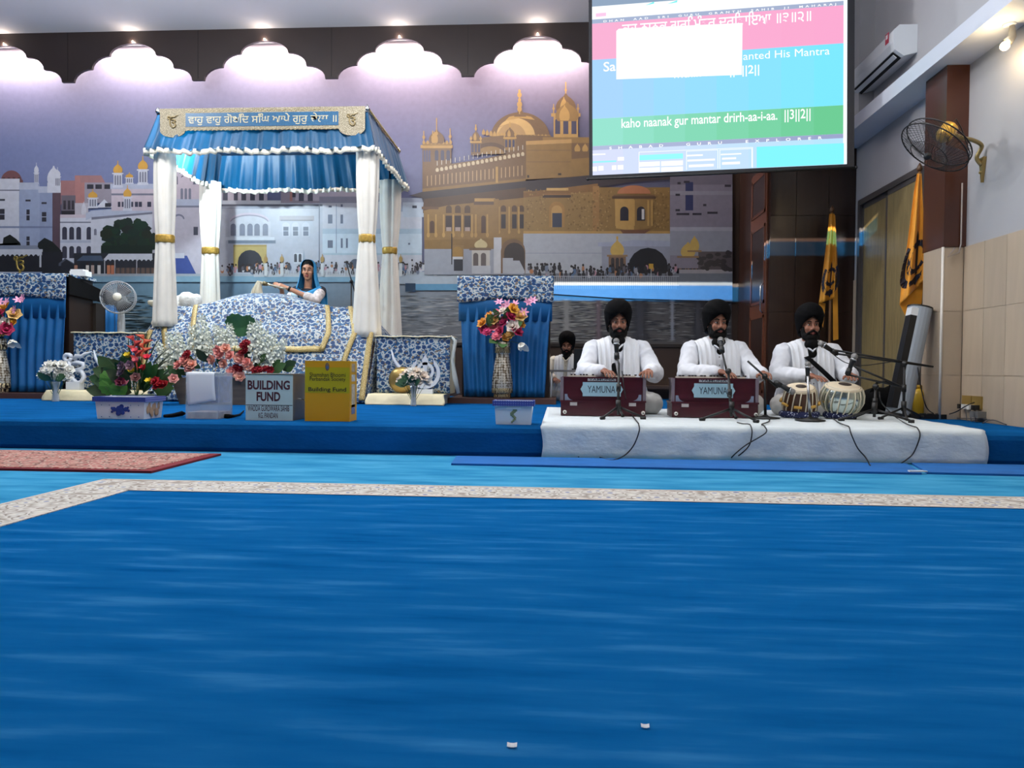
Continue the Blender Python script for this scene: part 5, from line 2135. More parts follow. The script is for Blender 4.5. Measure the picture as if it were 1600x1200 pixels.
for k in range(64):
    a = fr_.uniform(-1, 1)
    x, y = 213 + a * 36, 610 + fr_.uniform(-24, 10) - (1 - abs(a)) * 6
    put_flower(bq, 'leaf' if k % 3 else 'blade', (30 + fr_.randint(0, 24), 66 + fr_.randint(0, 24), 34), bpt(x, y, fr_.uniform(-.06, .1)), (a, -.5, fr_.uniform(.1, 1)), fr_.uniform(.16, .27), 'leaf')
sm_ = MB()
for x, y in ((213, 566), (222, 558), (200, 558), (229, 561), (225, 577), (206, 582), (243, 596)):
    stem(sm_, B0 + Vector((0, 0, .05)), bpt(x, y), .005)
sm_.build('stems', STEMM, bq)['kind'] = 'stuff'

# long trough of roses and white spikes
ty = 7.45
tp0, tp1 = at(277, 632, ty).x, at(474, 632, ty).x
tg = thing('flower_trough', 'long wooden trough of pink roses, red blooms and white flower spikes before the throne', 'flower trough', ((tp0 + tp1) / 2, ty, ZP))
TW = mat('grey_brown_planks', (112, 98, 84), rough=.6, var=.2, vs=5, stretch=(.6, 4, 5))
mb = MB()
ztr = ZP + .27
mb.prism([(tp0 + .07, ty - .09, ZP + .001), (tp1 - .05, ty - .09, ZP + .001), (tp1, ty - .13, ztr), (tp0, ty - .13, ztr)], (0, .012, 0)).build('trough_front', TW, tg)
MB().prism([(tp0 + .07, ty + .1, ZP + .001), (tp1 - .05, ty + .1, ZP + .001), (tp1, ty + .13, ztr), (tp0, ty + .13, ztr)], (0, .012, 0)).build('trough_back', TW, tg)
for xa_, xb_ in ((tp0 + .07, tp0), (tp1 - .062, tp1 - .012)):
    MB().prism([(xa_, ty - .078, ZP + .001), (xa_, ty + .1, ZP + .001), (xb_, ty + .13, ztr), (xb_, ty - .118, ztr)], (.012, 0, 0)).build('trough_end', TW, tg)
MB().bx(tp0 + .08, tp1 - .07, ty - .078, ty + .1, ZP + .001, ZP + .2).build('foam', mat('dark_foam', (40, 54, 40), rough=.9), tg)


def tp(x, y, dy=0.0):
    return at(x, y, ty + dy)


PINK, PEACH, RED = (232, 156, 146), (236, 172, 150), (150, 18, 34)
for x, y in ((291, 567), (279, 571), (296, 575), (332, 562), (344, 555), (350, 568), (360, 556), (373, 560), (386, 567), (376, 562), (362, 581), (375, 588), (388, 572), (341, 548), (352, 545), (288, 563), (300, 570)):
    put_flower(tg, 'rose', PINK if (x + y) % 3 else PEACH, tp(x, y, -.14), rnd_dir(.5, .3), .066, 'pink_rose')
for x, y in ((293, 553), (290, 558), (380, 540), (384, 547), (378, 552), (369, 575), (374, 577), (405, 578), (415, 577), (398, 579), (422, 578), (385, 536)):
    put_flower(tg, 'ball', RED, tp(x, y, -.13), rnd_dir(.5, .4), .056, 'red_bloom')
for x, y, dx, h in ((272, 560, -.1, .26), (262, 572, -.3, .24), (285, 556, -.1, .24), (305, 548, 0, .26), (318, 540, .05, .3), (314, 556, .05, .22), (326, 552, .1, .2), (352, 545, -.1, .22), (362, 540, 0, .22), (396, 552, .05, .3), (403, 546, .1, .28), (411, 556, .2, .26), (420, 562, .3, .26), (430, 566, .5, .26), (404, 570, .2, .24), (424, 574, .5, .24), (276, 585, -.3, .2), (262, 592, -.4, .2), (345, 538, -.2, .2)):
    put_flower(tg, 'spike', (226, 230, 214), tp(x, y, .02), (dx, -.25, 1), h, 'white_flower_spike')
for x, y, s_, dx in ((378, 528, .24, 0), (372, 520, .2, -.2), (388, 522, .2, .25)):
    put_flower(tg, 'monstera', (58, 108, 68), tp(x, y, .06), (dx, -.3, 1), s_, 'broad_leaf')
for k in range(44):
    a = fr_.uniform(-1, 1)
    put_flower(tg, 'leaf' if k % 2 else 'blade', (30 + fr_.randint(0, 26), 60 + fr_.randint(0, 30), 38), tp(358 + a * 95, 586 - 26 * (1 - abs(a)) + fr_.uniform(-12, 12), fr_.uniform(-.1, .08)), (a, -.5, fr_.uniform(.3, 1.2)), fr_.uniform(.1, .18), 'leaf')
sm_ = MB()
for x, y in ((291, 567), (332, 562), (360, 556), (386, 567), (318, 540), (396, 552), (420, 562), (272, 560), (380, 540), (378, 528)):
    q = tp(x, y, -.02)
    stem(sm_, (min(max(q.x, tp0 + .1), tp1 - .1), ty, ZP + .15), q, .004)
sm_.build('stems', STEMM, tg)['kind'] = 'stuff'

# ------------------------------------------------------------------ boxes along the stage front
CHINA = mat('white_china', (214, 218, 224), rough=.2)
COBALT = mat('cobalt_blue_glaze', (40, 62, 140), rough=.25)
LATT = ramp_mat('blue_lattice_rim', 'voronoi', 60, [(0, (226, 230, 238)), (.25, (70, 84, 160)), (.6, (54, 66, 140))], rough=.3, rand=0)


def china_box(label, x0p, x1p, xbp, y0p, y1p, Y, deep, motif):
    a, b = at(x0p, y1p, Y), at(x1p, y1p, Y)
    zt_ = at((x0p + x1p) / 2, y0p + 3, Y).z
    t = thing('china_box', label, 'box', ((a.x + b.x) / 2, Y + deep / 2, ZP))
    xa, xb = a.x, b.x
    w = .012
    z0 = ZP + .001
    ins = .012
    # four walls, tapered towards the foot
    for nm, pts, T in (('front_wall', [(xa + ins, Y + ins, z0), (xb - ins, Y + ins, z0), (xb, Y, zt_), (xa, Y, zt_)], (0, w, 0)), ('back_wall', [(xa + ins, Y + deep - ins, z0), (xb - ins, Y + deep - ins, z0), (xb, Y + deep, zt_), (xa, Y + deep, zt_)], (0, -w, 0)),
                       ('side_wall', [(xa + ins, Y + ins + w, z0), (xa + ins, Y + deep - ins - w, z0), (xa, Y + deep - w, zt_), (xa, Y + w, zt_)], (w, 0, 0)), ('side_wall', [(xb - ins, Y + ins + w, z0), (xb - ins, Y + deep - ins - w, z0), (xb, Y + deep - w, zt_), (xb, Y + w, zt_)], (-w, 0, 0))):
        MB().prism(pts, T).build(nm, CHINA, t, fix=True)
    MB().bx(xa + .02, xb - .02, Y + .02, Y + deep - .02, z0, z0 + .01).build('bottom', CHINA, t)
    h = (zt_ - z0)
    for nm, x0_, x1_, y0_, y1_ in (('rim', xa - .012, xb + .012, Y - .012, Y + .0), ('rim', xa - .012, xb + .012, Y + deep, Y + deep + .012), ('rim', xa - .012, xa, Y, Y + deep), ('rim', xb, xb + .012, Y, Y + deep)):
        MB().bx(x0_, x1_, y0_, y1_, zt_ - h * .2, zt_ + .004).build('lattice_rim', LATT, t)
    cx = (xa + xb) / 2
    zc_ = z0 + h * .42
    if motif == 'blue':
        q = MB()
        for dx, dz, r in ((0, 0, .034), (-.045, .005, .018), (.045, .005, .018), (.012, .025, .018), (-.014, -.025, .018), (.02, -.02, .016), (-.06, .012, .011), (.064, -.004, .011), (-.06, -.014, .009), (.06, .018, .009)):
            q.ell((cx + dx, Y + .004, zc_ + dz), (r, .004, r), 8, 5)
        q.build('flower_motif', COBALT, t)['kind'] = 'stuff'
        q = MB()
        for dx in (-.14, -.08, .08, .14):
            for dz in (-.05, .035):
                q.ell((cx + dx, Y + .005, zc_ + dz), (.004, .003, .004), 6, 4)
        q.build('dot_motif', COBALT, t)['kind'] = 'stuff'
        q = MB()
        sm2 = mat('sepia_motif', (170, 140, 110), rough=.3)
        for k in range(9):
            q.ell((xb - .004, Y + deep * (.2 + .07 * k), zc_ + .03 * math.sin(k * 1.7)), (.003, .02, .03), 8, 5)
        q.build('sepia_side_print', sm2, t)['kind'] = 'stuff'
    else:
        q = MB()
        for k in range(11):
            z = zc_ + .05 - k * .01
            q.ell((cx + .012 * math.sin(k * 2.1) * (1 if k % 2 else -1), Y + .005, z), (.022 * (1 - k / 14), .003, .009), 7, 4)
        q.build('vine_motif', mat('olive_motif', (120, 132, 96), rough=.4), t)['kind'] = 'stuff'
        MB().bx(cx - .05, cx + .05, Y - .002, Y + .003, zt_ - h * .34, zt_ - h * .24).build('paper_label', WHITE, t)
    return t


china_box('white china box with cobalt flower before the red tropical bouquet', 148, 226, 257, 618, 657, 5.22, .26, 'blue')
china_box('white china box with green vine motif beside the musicians white sheet', 772, 832, 834, 624, 664, 5.22, .18, 'vine')

# clear box with a paper hung over it
Y0 = 5.36
xa, xb = at(290, 640, Y0).x, at(341, 640, Y0).x
zt_ = at(315, 584, Y0).z
ab = thing('clear_collection_box', 'clear acrylic collection box with a white sheet of paper hung over it', 'box', ((xa + xb) / 2, Y0 + .12, ZP))
AC = mat('clear_acrylic', (206, 216, 224), rough=.1, alpha=.32)
dp = .24
for nm, a in (('front_pane', (xa, xb, Y0, Y0 + .005, ZP + .001, zt_)), ('back_pane', (xa, xb, Y0 + dp - .005, Y0 + dp, ZP + .001, zt_)), ('side_pane', (xa, xa + .005, Y0 + .005, Y0 + dp - .005, ZP + .001, zt_)), ('side_pane', (xb - .005, xb, Y0 + .005, Y0 + dp - .005, ZP + .001, zt_)), ('lid', (xa - .004, xb + .004, Y0 - .004, Y0 + dp + .004, zt_, zt_ + .008))):
    MB().bx(*a).build(nm, AC, ab)
MB().bx(xa + .01, xb - .01, Y0 + .01, Y0 + dp - .01, ZP + .002, ZP + .05).build('banknotes', mat('pale_notes', (190, 170, 170), rough=.8, var=.3, vs=30), ab)
MB().bx(xb - .06, xb - .008, Y0 + .02, Y0 + dp - .02, ZP + .12, zt_ - .02).build('blue_leaflets', mat('blue_leaflet', (96, 122, 190), rough=.6, var=.4, vs=20), ab)
pw = (xb - xa) * .86


def paper(u, v):
    # v: 0 foot of the sheet at the front, 1 on the lid
    if v < .8:
        t = v / .8
        return (xa + .01 + pw * u + .012 * (1 - t), Y0 - .008 - .02 * math.sin(t * 3) * .5, ZP + .10 + .04 * u * (1 - t) + (zt_ + .012 - ZP - .10) * t)
    t = (v - .8) / .2
    return (xa + .01 + pw * u, Y0 - .006 + .07 * t, zt_ + .012)


MB().grid(paper, 8, 14, (0, -.001, .0005)).build('paper_sheet', mat('white_paper', (226, 232, 240), rough=.8), ab, smooth=True)

# grey collection box with lettering


def coll_box(name, label, x0p, x1p, y0p, y1p, Y, deep, m, mside):
    xa, xb = at(x0p, 640, Y).x, at(x1p, 640, Y).x
    zt_ = at((x0p + x1p) / 2, y0p, Y).z
    t = thing(name, label, 'box', ((xa + xb) / 2, Y + deep / 2, ZP))
    MB().bx(xa, xb, Y + .004, Y + deep, ZP + .001, zt_).build('box_body', mside, t)
    return t, xa, xb, zt_


sg, xa, xb, zt_ = coll_box('collection_box', 'grey metal building fund collection box with pale lettered front and padlock', 384, 457, 586, 657, 5.3, .3, None, mat('grey_brown_metal', (118, 112, 100), rough=.4, metal=.3))
PALE = mat('pale_sign_card', (184, 202, 200), rough=.5)
Y = 5.3
sp_ = MB().bx(xa - .001, xb + .001, Y, Y + .004, ZP + .001, zt_ + .002).build('sign_plate', PALE, sg)
MAR = mat('maroon_ink', (74, 26, 40), rough=.6)
INK = mat('black_ink', (20, 18, 22), rough=.6)
kz = Y / F
for s, y_b, x0_, x1_, h_, m in (('BUILDING', 609, 387, 453, 15, MAR), ('FUND', 627, 401, 438, 15, MAR), ('WADDA GURDWARA SAHIB', 642.5, 387, 452, 9, MAR), ('KG. PANDAN', 653.5, 404, 434, 9, MAR)):
    p0, p1 = at(x0_, y_b, Y), at(x1_, y_b, Y)
    p0.z = (p0.z + p1.z) / 2
    put_text(s, m, (p0.x, Y - .0012, p0.z), (1, 0, 0), (0, 0, 1), p1.x - p0.x, h_ * kz, sp_, bold=.035 if h_ > 10 else .006)
zd = at(420, 633, Y).z
MB().bx(xa, xb, Y - .001, Y, zd - .002, zd + .002).build('divider_line', INK, sp_)
MB().bx(xa - .004, xb + .004, Y - .003, Y + .304, zt_ + .002, zt_ + .01).build('lid', mat('grey_brown_metal', (118, 112, 100)), sg)
MB().path([(xb + .004, Y + .1, ZP + .16), (xb + .03, Y + .1, ZP + .155), (xb + .055, Y + .09, ZP + .15)], .004, 6).build('hasp', STEEL, sg)
# yellow box
yb_, xa, xb, zt_ = coll_box('collection_box', 'bright yellow building fund collection box with black lettering beside the grey one', 476.5, 546, 564, 657, 5.3, .19, None, mat('yellow_card', (222, 164, 10), rough=.45))
YEL = mat('yellow_front_card', (206, 146, 0), rough=.45)
sp_ = MB().bx(xa - .001, xb + .001, Y, Y + .004, ZP + .001, zt_ + .001).build('printed_front', YEL, yb_)
zg0, zg1 = at(510, 614, Y).z, at(510, 574, Y).z
MB().bx(xa, xb, Y - .0008, Y, zg0, zg1).build('green_tint_panel', mat('lime_card', (176, 158, 0), rough=.45), sp_)
for s, y_b, x0_, x1_, h_, bo in (('Shamshan Bhoomi', 589, 484, 540, 7, .0), ('Perbandak Society', 597, 484, 540, 8, .0), ('Building Fund', 613.5, 482, 541, 8.5, .012)):
    p0, p1 = at(x0_, y_b, Y), at(x1_, y_b, Y)
    put_text(s, INK, (p0.x, Y - .002, (p0.z + p1.z) / 2), (1, 0, 0), (0, 0, 1), p1.x - p0.x, h_ * kz, sp_, bold=bo)
c = at(511.5, 573, Y)
MB().ell((c.x, Y - .001, c.z), (.016, .002, .03), 12, 8).build('printed_figure', mat('brown_print', (110, 84, 60), rough=.6), sp_)
MB().ell((c.x, Y - .002, c.z - .004), (.011, .002, .014), 12, 8).build('printed_face', mat('blue_print', (60, 90, 130), rough=.6), sp_)
for z0_, z1_, nm, cc in ((.10, .27, 'side_leaflet', (196, 180, 150)), (.29, .34, 'side_leaflet', (200, 196, 180)), (.05, .12, 'side_leaflet', (110, 120, 150)), (.36, .42, 'side_leaflet', (180, 160, 130))):
    if ZP + z1_ < zt_:
        MB().bx(xb, xb + .002, Y + .05, Y + .14, ZP + z0_, ZP + z1_).build(nm, mat('leaflet_%d' % cc[0], cc, rough=.6, var=.3, vs=50), yb_)
MB().bx((xa + xb) / 2 + .09, (xa + xb) / 2 + .095, Y + .05, Y + .1, zt_, zt_ + .002).build('coin_slot', INK, yb_)
# dark strap and cord lying between the boxes
MB().path([at(256, 649, 5.5) * 0 + gz(257, 650, ZP + .01), gz(270, 649, ZP + .02), gz(284, 646, ZP + .03), gz(289, 646, ZP + .02)], [.012, .016, .02, .008], 7).build('strap', BLKCLOTH, None, smooth=True)
tag(bpy.data.objects['strap'], 'dark strap lying on the stage between the china box and the clear box', 'strap')
cp = [gz(345, 650, ZP + .012), gz(356, 651, ZP + .014), gz(366, 650, ZP + .012), gz(374, 648, ZP + .012), gz(381, 642, ZP + .012)]
MB().path(cp, [.018, .02, .01, .008, .006], 7).build('knotted_cord', BLKCLOTH, None, smooth=True)
tag(bpy.data.objects['knotted_cord'], 'knotted black cord lying between the clear box and the grey collection box', 'cord')
# ------------------------------------------------------------------ musicians' white sheet
ZS = ZP + .016
XS0, XS1 = at(846, 690, YP - .03).x, at(1542, 690, YP - .03).x
rs = random.Random(9)


def sheet(u, v):
    """v: 0 hem at the floor, .14 front edge, 1 back"""
    sec = [(0, YP - .035, .008), (.12, YP - .03, ZS - .03), (.15, YP - .018, ZS - .006), (.18, YP + .02, ZS), (1, 7.35, ZS)]
    for (va, ya, za), (vb_, yb, zb) in zip(sec, sec[1:]):
        if v <= vb_ + 1e-9:
            t = (v - va) / (vb_ - va)
            y, z = ya + (yb - ya) * t, za + (zb - za) * t
            break
    x = XS0 + (XS1 - XS0 + .16 * max(0, v - .15)) * u
    if v < .15:
        y += -.006 * abs(math.sin(u * 29 + v * 22)) * (1 - v / .2) - .003 * math.sin(u * 67 - v * 30)
        x += .01 * math.sin(v * 30)
    else:
        z += .0025 * (1 + math.sin(u * 33 + v * 21) * math.sin(v * 40 - u * 11))
    return (x, y, z)


SHEETM = mat('white_bed_sheet', (206, 214, 216), rough=.85, bump=.6, bs=13, stretch=(1, 1, 1.6))
sh = MB().grid(sheet, 90, 44, (0, .004, -.003)).build('white_sheet', SHEETM, None, smooth=True)
tag(sh, 'white cloth sheet spread over the stage edge under the musicians', 'sheet')
ZS += .006

# ------------------------------------------------------------------ people
def hand(mb, w, fwd, down, side, curl=.5, s=1.0):
    """palm, four fingers and a thumb added to mb; w wrist, fwd finger direction, down palm normal, side = thumb side"""
    fwd, down, side = Vector(fwd).normalized(), Vector(down), Vector(side)
    down = (down - fwd * down.dot(fwd)).normalized()
    side = (side - fwd * side.dot(fwd) - down * side.dot(down)).normalized()
    w = Vector(w)
    for k in range(4):
        o = (k - 1.5) * .021 * s
        mb.cap(w + fwd * .01 * s - side * o * .7, .016 * s, w + fwd * .08 * s - side * o, .0125 * s, 8)
    L = [.068, .076, .07, .054]
    for k in range(4):
        o = (k - 1.5) * .0235 * s
        b = w + fwd * .086 * s - side * o
        c1 = curl * (.6 + .1 * k)
        d1 = (fwd * math.cos(c1 * .6) + down * math.sin(c1 * .6)).normalized()
        d2 = (fwd * math.cos(c1 * 1.5) + down * math.sin(c1 * 1.5)).normalized()
        m1 = b + d1 * L[k] * .5 * s
        m2 = m1 + d2 * L[k] * .5 * s
        mb.cap(b, .0098 * s, m1, .009 * s, 8)
        mb.cap(m1, .009 * s, m2, .0078 * s, 8)
    t0 = w + fwd * .025 * s + side * .026 * s
    t1 = t0 + (side * .75 + fwd * .55 + down * .25).normalized() * .038 * s
    t2 = t1 + (side * .25 + fwd * .9 + down * .35).normalized() * .034 * s
    mb.cap(t0, .013 * s, t1, .0105 * s, 8)
    mb.cap(t1, .0105 * s, t2, .0085 * s, 8)


def wrinkle(me, amp=.006, f=(14, 14, 7)):
    from mathutils import noise
    N = [v.normal.copy() for v in me.vertices]
    for v, nr in zip(me.vertices, N):
        p = Vector((v.co.x * f[0], v.co.y * f[1], v.co.z * f[2]))
        q = 1 - abs(noise.noise(p)) * 2.4
        v.co += nr * amp * (q + .5 * noise.noise(p * 2.3))
    return me


def ringe(c, rx, ry, n=20, p=2.0):
    out = []
    for k in range(n):
        t = 2 * math.pi * k / n
        ct, st = math.cos(t), math.sin(t)
        out.append(Vector((c[0] + rx * math.copysign(abs(ct) ** (2 / p), ct), c[1] + ry * math.copysign(abs(st) ** (2 / p), st), c[2])))
    return out


def head(mb, H, Rm):
    """skull, jaw, nose, brow, cheeks, ears about the head centre H"""
    def T(x, y, z):
        return H + Rm @ Vector((x, y, z))
    mb.ell(T(0, .01, .03), (.078, .097, .10), 18, 12, Rm)
    mb.ell(T(0, -.03, -.045), (.058, .062, .07), 14, 10, Rm)
    mb.ell(T(0, -.052, -.095), (.03, .03, .025), 12, 8, Rm)
    for s in (-1, 1):
        mb.ell(T(s * .038, -.062, -.025), (.026, .025, .028), 10, 8, Rm)
        mb.ell(T(s * .03, -.078, .028), (.026, .016, .011), 10, 6, Rm)
        mb.ell(T(s * .078, .01, -.005), (.012, .022, .034), 10, 8, Rm)
        mb.ell(T(s * .011, -.098, -.034), (.010, .012, .009), 8, 6, Rm)
    mb.cap(T(0, -.086, .012), .0085, T(0, -.108, -.026), .0125, 10)


def face_bits(root, H, Rm, lipc, scale=1.0):
    def T(x, y, z):
        return H + Rm @ Vector((x, y, z))
    for s in (-1, 1):
        e = MB().ell(T(s * .031, -.078, .008), (.0125, .009, .0072), 10, 8, Rm).build('eye', EYEW, root, smooth=True, local=True)
        MB().ell(T(s * .030, -.0855, .0075), (.0064, .003, .0064), 10, 6, Rm).build('iris', mat('dark_iris', (28, 18, 14), rough=.2), e, smooth=True, local=True)
        MB().path([T(s * .044, -.081, .0105), T(s * .031, -.0875, .0148), T(s * .018, -.084, .0115)], .0018, 6).build('eyelid', mat('eyelid_skin', (110, 72, 56), rough=.5), e, smooth=True, local=True)
        MB().path([T(s * .052, -.082, .029), T(s * .034, -.098, .0365), T(s * .014, -.097, .031)], [.0028, .0048, .0042], 6).build('eyebrow', HAIRM, root, smooth=True, local=True)
    MB().path([T(-.024, -.086, -.062), T(-.008, -.097, -.0585), T(0, -.0975, -.0605), T(.008, -.097, -.0585), T(.024, -.086, -.062)], [.002, .0055, .005, .0055, .002], 8).path([T(-.02, -.086, -.067), T(0, -.0955, -.0715), T(.02, -.086, -.067)], [.002, .0065, .002], 8).build('lips', lipc, root, smooth=True, local=True)


def turban(root, H, Rm, w=1.0, tall=1.0, m=None):
    """wrapped cloth: pointed opening over the forehead, down over ears and nape, diagonal folds"""
    nu, nv = 84, 44
    vs = []
    ztop, zmid = .210 * tall, .088

    for j in range(nv + 2):
        t = min(1, j / nv)
        for i in range(nu):
            th = 2 * math.pi * i / nu                   # 0 = straight ahead
            phi = abs(math.pi - abs(th - math.pi))
            zb = .080 - .150 * min(1, phi / 1.75) ** 1.15
            if phi > 1.75:
                zb = -.070 - .02 * (phi - 1.75)
            if t < .6:
                ph = t / .6 * math.pi / 2
                r, z = math.sin(ph) ** .95, zmid + (ztop - zmid) * math.cos(ph)
            else:
                k = (t - .6) / .4
                r, z = 1 - (.14 if phi < 1.0 else .23) * k ** 1.5, zmid + (zb - zmid) * k
            if j == nv + 1:
                r, z = r * .8, z + .012
            side = math.sin(th)
            f = math.sin((z * 7.2 - abs(side) * .62 - .1 * math.cos(th)) * 15)
            r *= 1 + .009 * f * math.sin(math.pi * min(1, max(0, (t - .08) / .92))) ** .5
            x, y = math.sin(th) * .119 * w * r, -math.cos(th) * .132 * r + .016
            # peak leans slightly forward
            y -= .012 * max(0, (z - zmid)) / .14
            vs.append(H + Rm @ Vector((x, y, z)))
    fs = []
    for j in range(nv + 1):
        for i in range(nu):
            i2 = (i + 1) % nu
            fs.append((j * nu + i, (j + 1) * nu + i, (j + 1) * nu + i2, j * nu + i2))
    b = MB()
    b._add(vs, fs)
    b.build('turban', m or mat('black_turban_cloth', (4, 4, 6), rough=.8, spec=.12), root, smooth=True, local=True)


def beard(root, H, Rm, length=.1, m=None):
    def T(x, y, z):
        return H + Rm @ Vector((x, y, z))
    b = MB()
    b.ell(T(0, -.048, -.098), (.06, .05, .04), 14, 10, Rm)
    b.ell(T(0, -.055, -.125 - length * .3), (.062, .045, .05), 14, 10, Rm)
    b.ell(T(0, -.058, -.13 - length), (.046, .034, .05), 14, 10, Rm)
    for s in (-1, 1):
        b.ell(T(s * .058, -.012, -.045), (.022, .04, .05), 10, 8, Rm)
        b.ell(T(s * .05, -.03, -.085), (.028, .04, .04), 10, 8, Rm)
        b.cap(T(s * .004, -.106, -.046), .0095, T(s * .04, -.082, -.064), .009, 8)
        b.cap(T(s * .04, -.082, -.064), .009, T(s * .05, -.06, -.09), .012, 8)
    me = remesh(b, .006, 3)
    # opening for the lips: push the hair back there
    link_mesh('beard', me, m or HAIRM, root)


def ribbon(path, width_dir, w, thick=.012, n=24, wave=.01, taper=1.0):
    """cloth strip following a smooth path (list of points)"""
    P = [Vector(p) for p in path]
    Wd = [Vector(d) for d in width_dir]

    def cr_(arr, t):
        m_ = len(arr) - 1
        f = t * m_
        i = min(int(f), m_ - 1)
        f -= i
        p0, p1, p2, p3 = arr[max(i - 1, 0)], arr[i], arr[i + 1], arr[min(i + 2, m_)]
        return .5 * ((2 * p1) + (p2 - p0) * f + (2 * p0 - 5 * p1 + 4 * p2 - p3) * f * f + (3 * p1 - p0 - 3 * p2 + p3) * f ** 3)

    def fn(u, v):
        c, d = cr_(P, v), cr_(Wd, v)
        nrm = Vector((0, -1, .25)).normalized()
        return c + d * (u - .5) * w + nrm * (wave * math.sin(u * 19) + wave * .5 * math.sin(u * 43 + v * 4))
    return MB().grid(fn, 16, n, (0, thick, 0))


def seated_man(label, loc, rz, hl, hr, name='person', look=(0, 0), scale=1.0, lean=0.0, skin=None, white=None, hands=True, sash=None, curl=.7, wide=1.0, shawl_sides=(-1, 1), blen=.1, group=None):
    """cross-legged man facing -Y; hl / hr wrist targets (local) at image left / right"""
    root = thing(name, label, 'person', loc, group)
    root.rotation_euler = (0, 0, rz)
    root.scale = (scale,) * 3
    skin, white = skin or SKIN, white or COTTON
    H = Vector((0, -.03 - lean, .765))
    Rm = Matrix.Rotation(look[0], 3, 'Z') @ Matrix.Rotation(look[1], 3, 'X')
    sh = [Vector((-.185 * wide, .02 - lean * .7, .545)), Vector((.185 * wide, .02 - lean * .7, .545))]
    wr = [Vector(hl), Vector(hr)]
    el = []
    for i, s in enumerate((-1, 1)):
        mid = (sh[i] + wr[i]) / 2
        el.append(Vector((sh[i].x + s * .085, mid.y + .04, min(.34, mid.z - .09))))
    # body: one continuous skin
    b = MB()
    head(b, H, Rm)
    b.cap((0, 0 - lean * .8, .56), .062, H + Vector((0, .01, -.06)), .056, 14)
    b.loft([ringe((0, .04, .02), .16, .12), ringe((0, .04, .16), .17, .12), ringe((0, .03 - lean * .3, .36), .165, .11), ringe((0, .02 - lean * .6, .5), .17, .095), ringe((0, .01 - lean * .8, .57), .08, .06)])
    for i in (0, 1):
        b.cap(sh[i], .055, el[i], .045, 12)
        b.cap(el[i], .044, wr[i], .028, 12)
    hip = [Vector((-.09, .05, .09)), Vector((.09, .05, .09))]
    knee = [Vector((-.275, -.17, .085)), Vector((.275, -.17, .085))]
    ank = [Vector((.12, -.22, .055)), Vector((-.12, -.20, .055))]
    for i in (0, 1):
        b.cap(hip[i], .085, knee[i], .058, 12)
        b.cap(knee[i], .055, ank[i], .038, 12)
        b.cap(ank[i], .036, ank[i] + Vector((.12 if i == 0 else -.12, .03, -.018)), .028, 10)
    body = remesh(b, .0065, 4)
    hb = MB()
    for i, s in enumerate((-1, 1)):
        d = (wr[i] - el[i]).normalized()
        hb.cap(wr[i] - d * .09, .031, wr[i] + d * .01, .026, 12)
        hand(hb, wr[i] + d * .005, d * .55 + Vector((-s * .1, -.8, -.12)), (0, -.12, -1), (-s, 0, 0), curl)
    hm = remesh(hb, .0036, 3)
    me = join_meshes([body, hm])
    link_mesh('body', me, skin, root)
    face_bits(root, H, Rm, LIPS)
    beard(root, H, Rm, blen)
    turban(root, H, Rm)
    # long shirt and trousers
    c = MB()
    c.loft([ringe((0, .03, .01), .25 * wide, .19, p=2.4), ringe((0, .03, .12), .245 * wide, .18, p=2.4), ringe((0, .02 - lean * .3, .32), .215 * wide, .15, p=2.3), ringe((0, .015 - lean * .6, .46), .215 * wide, .135, p=2.3), ringe((0, .01 - lean * .75, .55), .185 * wide, .105), ringe((0, .005 - lean * .8, .60), .09, .075), ringe((0, 0 - lean * .85, .635), .07, .066)])
    for i in (0, 1):
        c.cap(sh[i] + Vector((0, 0, -.005)), .083, el[i], .078, 14)
        e2 = el[i] + (wr[i] - el[i]) * .84
        c.cap(el[i], .078, e2, .052, 14)
        # sleeve folds
        for q in range(4):
            t = .25 + q * .2
            m_ = el[i] + (e2 - el[i]) * t
            c.ell(m_ + Vector((0, 0, -.012)), (.064 - .006 * q, .03, .06 - .006 * q), 10, 8)
    me = remesh(c, .009, 3)
    link_mesh('shirt', wrinkle(me, .0075), white, root)
    c = MB()
    for i in (0, 1):
        c.cap(hip[i], .115, knee[i], .09, 14)
        c.cap(knee[i], .088, ank[i] * .75 + knee[i] * .25, .07, 14)
    c.ell((0, .06, .09), (.2, .17, .09), 16, 10)
    me = remesh(c, .010, 3)
    for v in me.vertices:
        v.co.z = max(v.co.z, .002)
    wrinkle(me, .007)
    for v in me.vertices:
        v.co.z = max(v.co.z, .002)
    link_mesh('trousers', me, mat('white_trousers', (206, 204, 200), rough=.85, bump=.5, bs=14), root)
    # shawl over the shoulders
    for s in shawl_sides:
        x = .095 * wide * s
        pth = [(x * 1.3, .17, .28), (x * 1.25, .15, .48), (x * 1.15, .06 - lean * .7, .635), (x * 1.05, -.07 - lean * .8, .60), (x, -.135 - lean * .7, .48), (x * .98, -.165 - lean * .5, .34), (x * 1.0, -.19 - lean * .3, .2), (x * 1.1, -.24, .13)]
        wd = [(1, 0, 0), (1, 0, 0), (1, .1, -.35 * s), (1, .1, -.3 * s), (1, 0, -.12 * s), (1, 0, 0), (1, 0, 0), (1, 0, 0)]
        r_ = ribbon(pth, wd, .135, .012, 30, .007)
        r_.build('shawl_end', SHAWL, root, smooth=True, local=True)
    # collar and button strip
    MB().path([(-.05, -.075 - lean, .60), (-.03, -.105 - lean, .575), (0, -.125 - lean * .9, .545), (.03, -.105 - lean, .575), (.05, -.075 - lean, .60)], .009, 8).build('collar', white, root, smooth=True, local=True)
    for k in range(4):
        z = .48 - k * .07
        MB().ell((.0, -.128 - lean * (.7 - .1 * k) - .012 * k, z), (.006, .004, .006), 8, 6).build('button', mat('grey_button', (120, 112, 104)), root, smooth=True, local=True)
